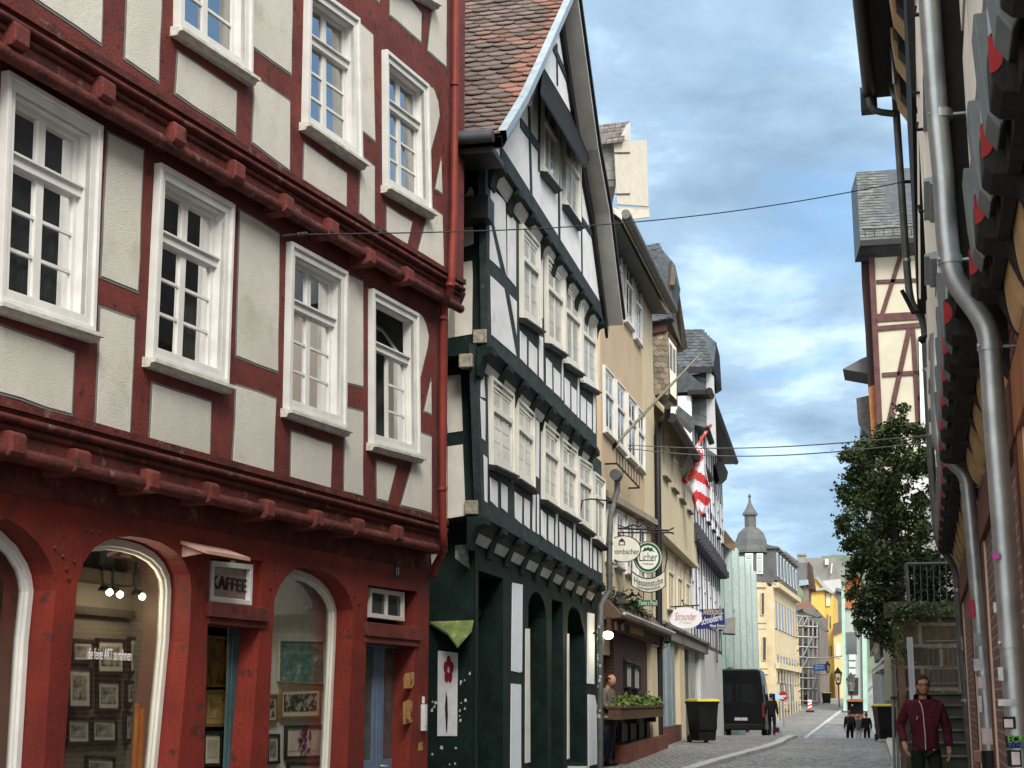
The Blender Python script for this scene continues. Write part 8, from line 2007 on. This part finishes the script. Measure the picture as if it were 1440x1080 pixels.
def person(label, loc, rz, H, J, cols, yaw=0.0, tilt=0.0, hair='short', beard=False, glasses=False, hands=True, hood=False, zipper=False, group=None, bag=None):
    """J: pose overrides in metres for a 1.75 m body facing -Y"""
    k = H / 1.75
    j = dict(pel=(0, 0, .95), wai=(0, 0, 1.08), che=(0, -.01, 1.30), nec=(0, 0, 1.475), hea=(0, -.02, 1.62), shL=(.175, 0, 1.42), shR=(-.175, 0, 1.42), elL=(.23, .03, 1.14), elR=(-.23, .03, 1.14), wrL=(.24, -.06, .90), wrR=(-.24, -.06, .90),
             hiL=(.09, 0, .92), hiR=(-.09, 0, .92), knL=(.10, -.02, .50), knR=(-.10, -.02, .50), anL=(.10, .03, .09), anR=(-.10, .03, .09))
    j.update(J); V = {a: Vector(p) * k for a, p in j.items()}
    t = thing('person', label, 'person', loc, rz, group)
    hc = V['hea'] + Vector((0, 0, .012)) * k
    n = [(V['pel'], (.12 * k, .09 * k)), (V['wai'], (.11 * k, .085 * k)), (V['che'], (.13 * k, .095 * k)), (V['nec'], .055 * k), (V['nec'].lerp(hc, .7), .055 * k)]
    e = [(0, 1), (1, 2), (2, 3), (3, 4)]
    def add(p, r, a): n.append((p, r)); e.append((a, len(n) - 1)); return len(n) - 1
    for sd_ in 'LR':
        a = add(V['sh' + sd_], .055 * k, 2); a = add(V['el' + sd_], .042 * k, a); a = add(V['wr' + sd_], .028 * k, a)
        d = (V['wr' + sd_] - V['el' + sd_]).normalized(); sg = 1 if sd_ == 'L' else -1
        pm = add(V['wr' + sd_] + d * .055 * k, (.036 * k, .018 * k), a)
        if hands:
            side = Vector((0, -1, 0)) - d * Vector((0, -1, 0)).dot(d); side.normalize(); inw = Vector((-sg, 0, 0))
            for q, (off, L) in enumerate(((.028, .068), (.010, .078), (-.010, .072), (-.028, .055))):
                b0 = V['wr' + sd_] + d * .085 * k + side * off * k
                f1 = add(b0, .0095 * k, pm); f2 = add(b0 + d * L * .5 * k + inw * .010 * k, .0088 * k, f1); add(b0 + d * L * .9 * k + inw * (.03 + .004 * q) * k, .0075 * k, f2)
            th_ = add(V['wr' + sd_] + d * .045 * k + side * .036 * k + inw * .008 * k, .010 * k, pm); add(V['wr' + sd_] + d * .085 * k + side * .052 * k + inw * .018 * k, .0085 * k, th_)
        a = add(V['hi' + sd_], .08 * k, 0); a = add(V['kn' + sd_], .055 * k, a); a = add(V['an' + sd_], .038 * k, a); add(V['an' + sd_] + Vector((0, -.15, -.05)) * k, .035 * k, a)
    skinmesh('body', n, e, SKIN, t, 2, 0, lambda bm: addhead(bm, hc, k, yaw, tilt))
    # jacket: torso, collar, sleeves
    n = [(V['pel'] + Vector((0, 0, -.10)) * k, (.168 * k, .128 * k)), (V['pel'] + Vector((0, 0, .02)) * k, (.165 * k, .125 * k)), (V['wai'], (.165 * k, .125 * k)), (V['che'], (.178 * k, .125 * k)), (V['nec'] + Vector((0, 0, -.03)) * k, (.095 * k, .085 * k))]; e = [(0, 1), (1, 2), (2, 3), (3, 4)]
    if hood: n.append((V['nec'] + Vector((0, .015, .045)) * k, (.100 * k, .105 * k))); e.append((4, 5))
    for sd_ in 'LR':
        s1 = V['sh' + sd_]; a = add(s1, .075 * k, 3); m1 = add(s1.lerp(V['el' + sd_], .5), .068 * k, a); a = add(V['el' + sd_], .06 * k, m1); add(V['wr' + sd_].lerp(V['el' + sd_], .04), .047 * k, a)
    jk = skinmesh('jacket', n, e, cols[0], t, 2)
    dsp = bpy.data.textures.get('cloth_folds') or bpy.data.textures.new('cloth_folds', 'CLOUDS'); dsp.noise_scale = .09
    dm_ = jk.modifiers.new('folds', 'DISPLACE'); dm_.texture = dsp; dm_.strength = .032 * k; dm_.mid_level = .5
    # trousers
    n = [(V['pel'] + Vector((0, 0, .04)) * k, (.15 * k, .115 * k))]; e = []
    for sd_ in 'LR':
        a = add(V['hi' + sd_] + Vector((0, 0, -.06)) * k, .095 * k, 0); m1 = add(V['hi' + sd_].lerp(V['kn' + sd_], .5), .085 * k, a); a = add(V['kn' + sd_], .068 * k, m1); add(V['an' + sd_] + Vector((0, 0, .01)) * k, .055 * k, a)
    skinmesh('trousers', n, e, cols[1], t, 2)
    for sd_ in 'LR':
        m = MB(False); a = V['an' + sd_]; m.lathe2([(.0, -.085), (.045, -.08), (.052, -.04), (.045, .0), (.03, .02), (0, .02)], a + Vector((0, -.055, 0)) * k, 14, (1 * k, 2.6 * k, 1 * k)); m.build('shoe', BLK, t)
    hm = cols[2]
    if hair == 'short': shell('hair', hc, k, yaw, tilt, lambda u, v: (abs(u) < .9 and v > .74 - .05 * abs(u)) or (abs(u) >= .9 and v > .55 - .12 * min(1, (abs(u) - .9) / 1.2)), .10, hm, t)
    elif hair == 'bald': shell('hair', hc, k, yaw, tilt, lambda u, v: abs(u) > 1.3 and .42 < v < .66, .05, hm, t)
    else: shell('hair', hc, k, yaw, tilt, lambda u, v: (v > .78) or (abs(u) > .8 and v > .15), .10, hm, t)
    if beard: shell('beard', hc, k, yaw, tilt, lambda u, v: abs(u) < 1.35 and (.04 < v < .26 or (abs(u) > .95 and v < .42)) and not (abs(u) < .3 and .24 < v < .30), .025, mat('beard_stubble', (.09, .05, .035), (.06, .035, .025), 40, rough=.9), t)
    for su_ in (-1, 1):
        m = MB(False); p = headshape(su_ * 1.5, .50, hc, k * 1.02, yaw, tilt); m.lathe2([(0, -.032), (.012, -.02), (.016, .0), (.015, .02), (0, .033)], p, 10, (.7 * k, 1.1 * k, 1 * k)); m.build('ear', SKIN, t)
    m = MB(False)
    for su_ in (-1, 1): m.ball(headshape(su_ * .40, .545, hc, k * .985, yaw, tilt), .011 * k, 5)
    m.build('eyes', BLK, t)
    if glasses:
        m = MB(False)
        for su_ in (-1, 1):
            L = []
            for i in range(14):
                a = 2 * math.pi * i / 13; L.append(headshape(su_ * (.42 + .27 * math.cos(a)), .535 + .042 * math.sin(a), hc, k * 1.07, yaw, tilt))
            m.tube(L, .0035 * k, 5, False); m.tube([headshape(su_ * .68, .55, hc, k * 1.07, yaw, tilt), headshape(su_ * 1.5, .54, hc, k * 1.05, yaw, tilt)], .003 * k, 5)
        m.tube([headshape(-.15, .545, hc, k * 1.10, yaw, tilt), headshape(.15, .545, hc, k * 1.10, yaw, tilt)], .003 * k, 5); m.build('glasses', BLK, t)
    if zipper:
        m = MB(False); P = [Vector((-.015, -.148, .90)), Vector((-.012, -.150, 1.05)), Vector((-.018, -.152, 1.2)), Vector((-.022, -.147, 1.32)), Vector((-.035, -.125, 1.41)), Vector((-.06, -.10, 1.46))]
        m.tube([p * k for p in P], .0065 * k, 6); m.build('zip', mat('pale_zip', (.60, .50, .45), rough=.5), t)
        m = MB(False)
        for p, q in (((-.10, -.142, 1.245), (-.085, -.146, 1.28)), ((.07, -.132, .905), (.11, -.125, .900))): m.tube([Vector(p) * k, Vector(q) * k], .006 * k, 5)
        m.build('pocket_zip', mat('pale_pocket_zip', (.55, .45, .42)), t)
    return t
MAR = mat('maroon_jacket', (.105, .015, .030), (.038, .006, .012), 45, rough=.85, bump=.5, bscale=30)
DKT = mat('dark_green_trousers', (.012, .020, .016), (.008, .012, .010), 5, rough=.85)
HRB = mat('dark_brown_hair', (.035, .022, .015), (.02, .013, .009), 30, rough=.7)
BLC = mat('black_cloth', (.012, .012, .014), (.008, .008, .009), 6, rough=.8); GRC = mat('grey_cloth', (.15, .14, .12), (.09, .085, .075), 8, rough=.85); NVC = mat('dark_blue_trousers', (.03, .035, .06), rough=.85); WHC = mat('white_cloth', (.55, .55, .53), rough=.85)
Yp = 17.8; a = at(1296, 950, Yp); zg = gz(Yp) + .115
person('man in a maroon zip jacket and dark glasses walking towards the viewer on the right', (a.x, Yp, zg), R(-8), (a.z - zg) / 1.0 * 1.0, dict(elL=(.262, .05, 1.16), wrL=(.27, .02, .915), elR=(-.272, .06, 1.17), wrR=(-.245, -.10, .955), shL=(.185, .0, 1.405), shR=(-.185, 0, 1.405), knL=(.11, -.10, .52), anL=(.11, -.12, .12), knR=(-.1, -.02, .5), anR=(-.10, .12, .10), che=(0, -.015, 1.29)), (MAR, DKT, HRB), yaw=R(6), tilt=R(4), beard=True, glasses=True, hood=True, zipper=True)
# ball of scarf inside the hood
Yp = 75; a = at(1194, 998, Yp); H = 1.74
person('walker seen from behind in black jacket with backpack, left of the far pair', (a.x, Yp, gz(Yp) + .0), R(180), H, dict(knL=(.1, -.12, .5), anL=(.1, -.05, .1), anR=(-.1, .15, .12)), (BLC, BLC, GRC), hair='short')
bp = thing('backpack', 'dark grey backpack on the back of the far walker', 'backpack', (a.x, Yp - .16, gz(Yp) + 1.02), 0); m = MB(False); m.prism([(-.15, 0), (.15, 0), (.16, .30), (.10, .44), (-.10, .44), (-.16, .30)], -.09, .06); m.build('pack', mat('pack_cloth', (.035, .035, .037), (.025, .025, .026), 8, rough=.8), bp, bevel=.03); m = MB(False); m.prism([(-.11, .03), (.11, .03), (.11, .2), (-.11, .2)], -.13, -.085); m.build('pocket', BLC, bp, bevel=.02)
a = at(1206, 1003, 78); person('smaller walker with a white bag between the two dark walkers', (a.x, 78, gz(78)), R(180), 1.62, dict(), (GRC, WHC, mat('grey_hair', (.3, .28, .25))), hair='long')
a = at(1218, 1006, 74); person('walker in black with reddish hair, right of the far group', (a.x, 74, gz(74)), R(180), 1.58, dict(), (BLC, BLC, mat('reddish_hair', (.18, .07, .04))), hair='long')
a = at(1085, 1000, 62); person('person in black standing behind the parked van by the kerb', (a.x, 62.0, gz(62) + .05), R(160), 1.68, dict(knL=(.1, -.1, .5), anL=(.1, .0, .1), anR=(-.1, .14, .1)), (BLC, BLC, HRB))
Yq = 31.25; a = at(854, 950, Yq); zg = gz(Yq) + .09
person('person in grey with a red can looking down in the pub doorway behind the downpipe', (a.x, Yq, zg), R(60), (a.z - zg) * 1.02, dict(hea=(0, -.075, 1.60), elL=(.21, -.02, 1.15), wrL=(.16, -.22, 1.0), elR=(-.21, -.02, 1.15), wrR=(-.12, -.24, 1.02)), (GRC, NVC, HRB), tilt=R(22), hair='bald')
q = at(861, 1010, Yq - .1); cn = thing('drink_can', 'small red can held by the person in the pub doorway', 'can', (q.x, q.y, q.z - .06), 0); m = MB(False); m.lathe([(0, 0), (.03, 0), (.033, .01), (.033, .11), (.027, .125), (0, .125)], (0, 0, 0), 14); m.build('can', mat('red_can', (.50, .03, .05), rough=.4), cn)
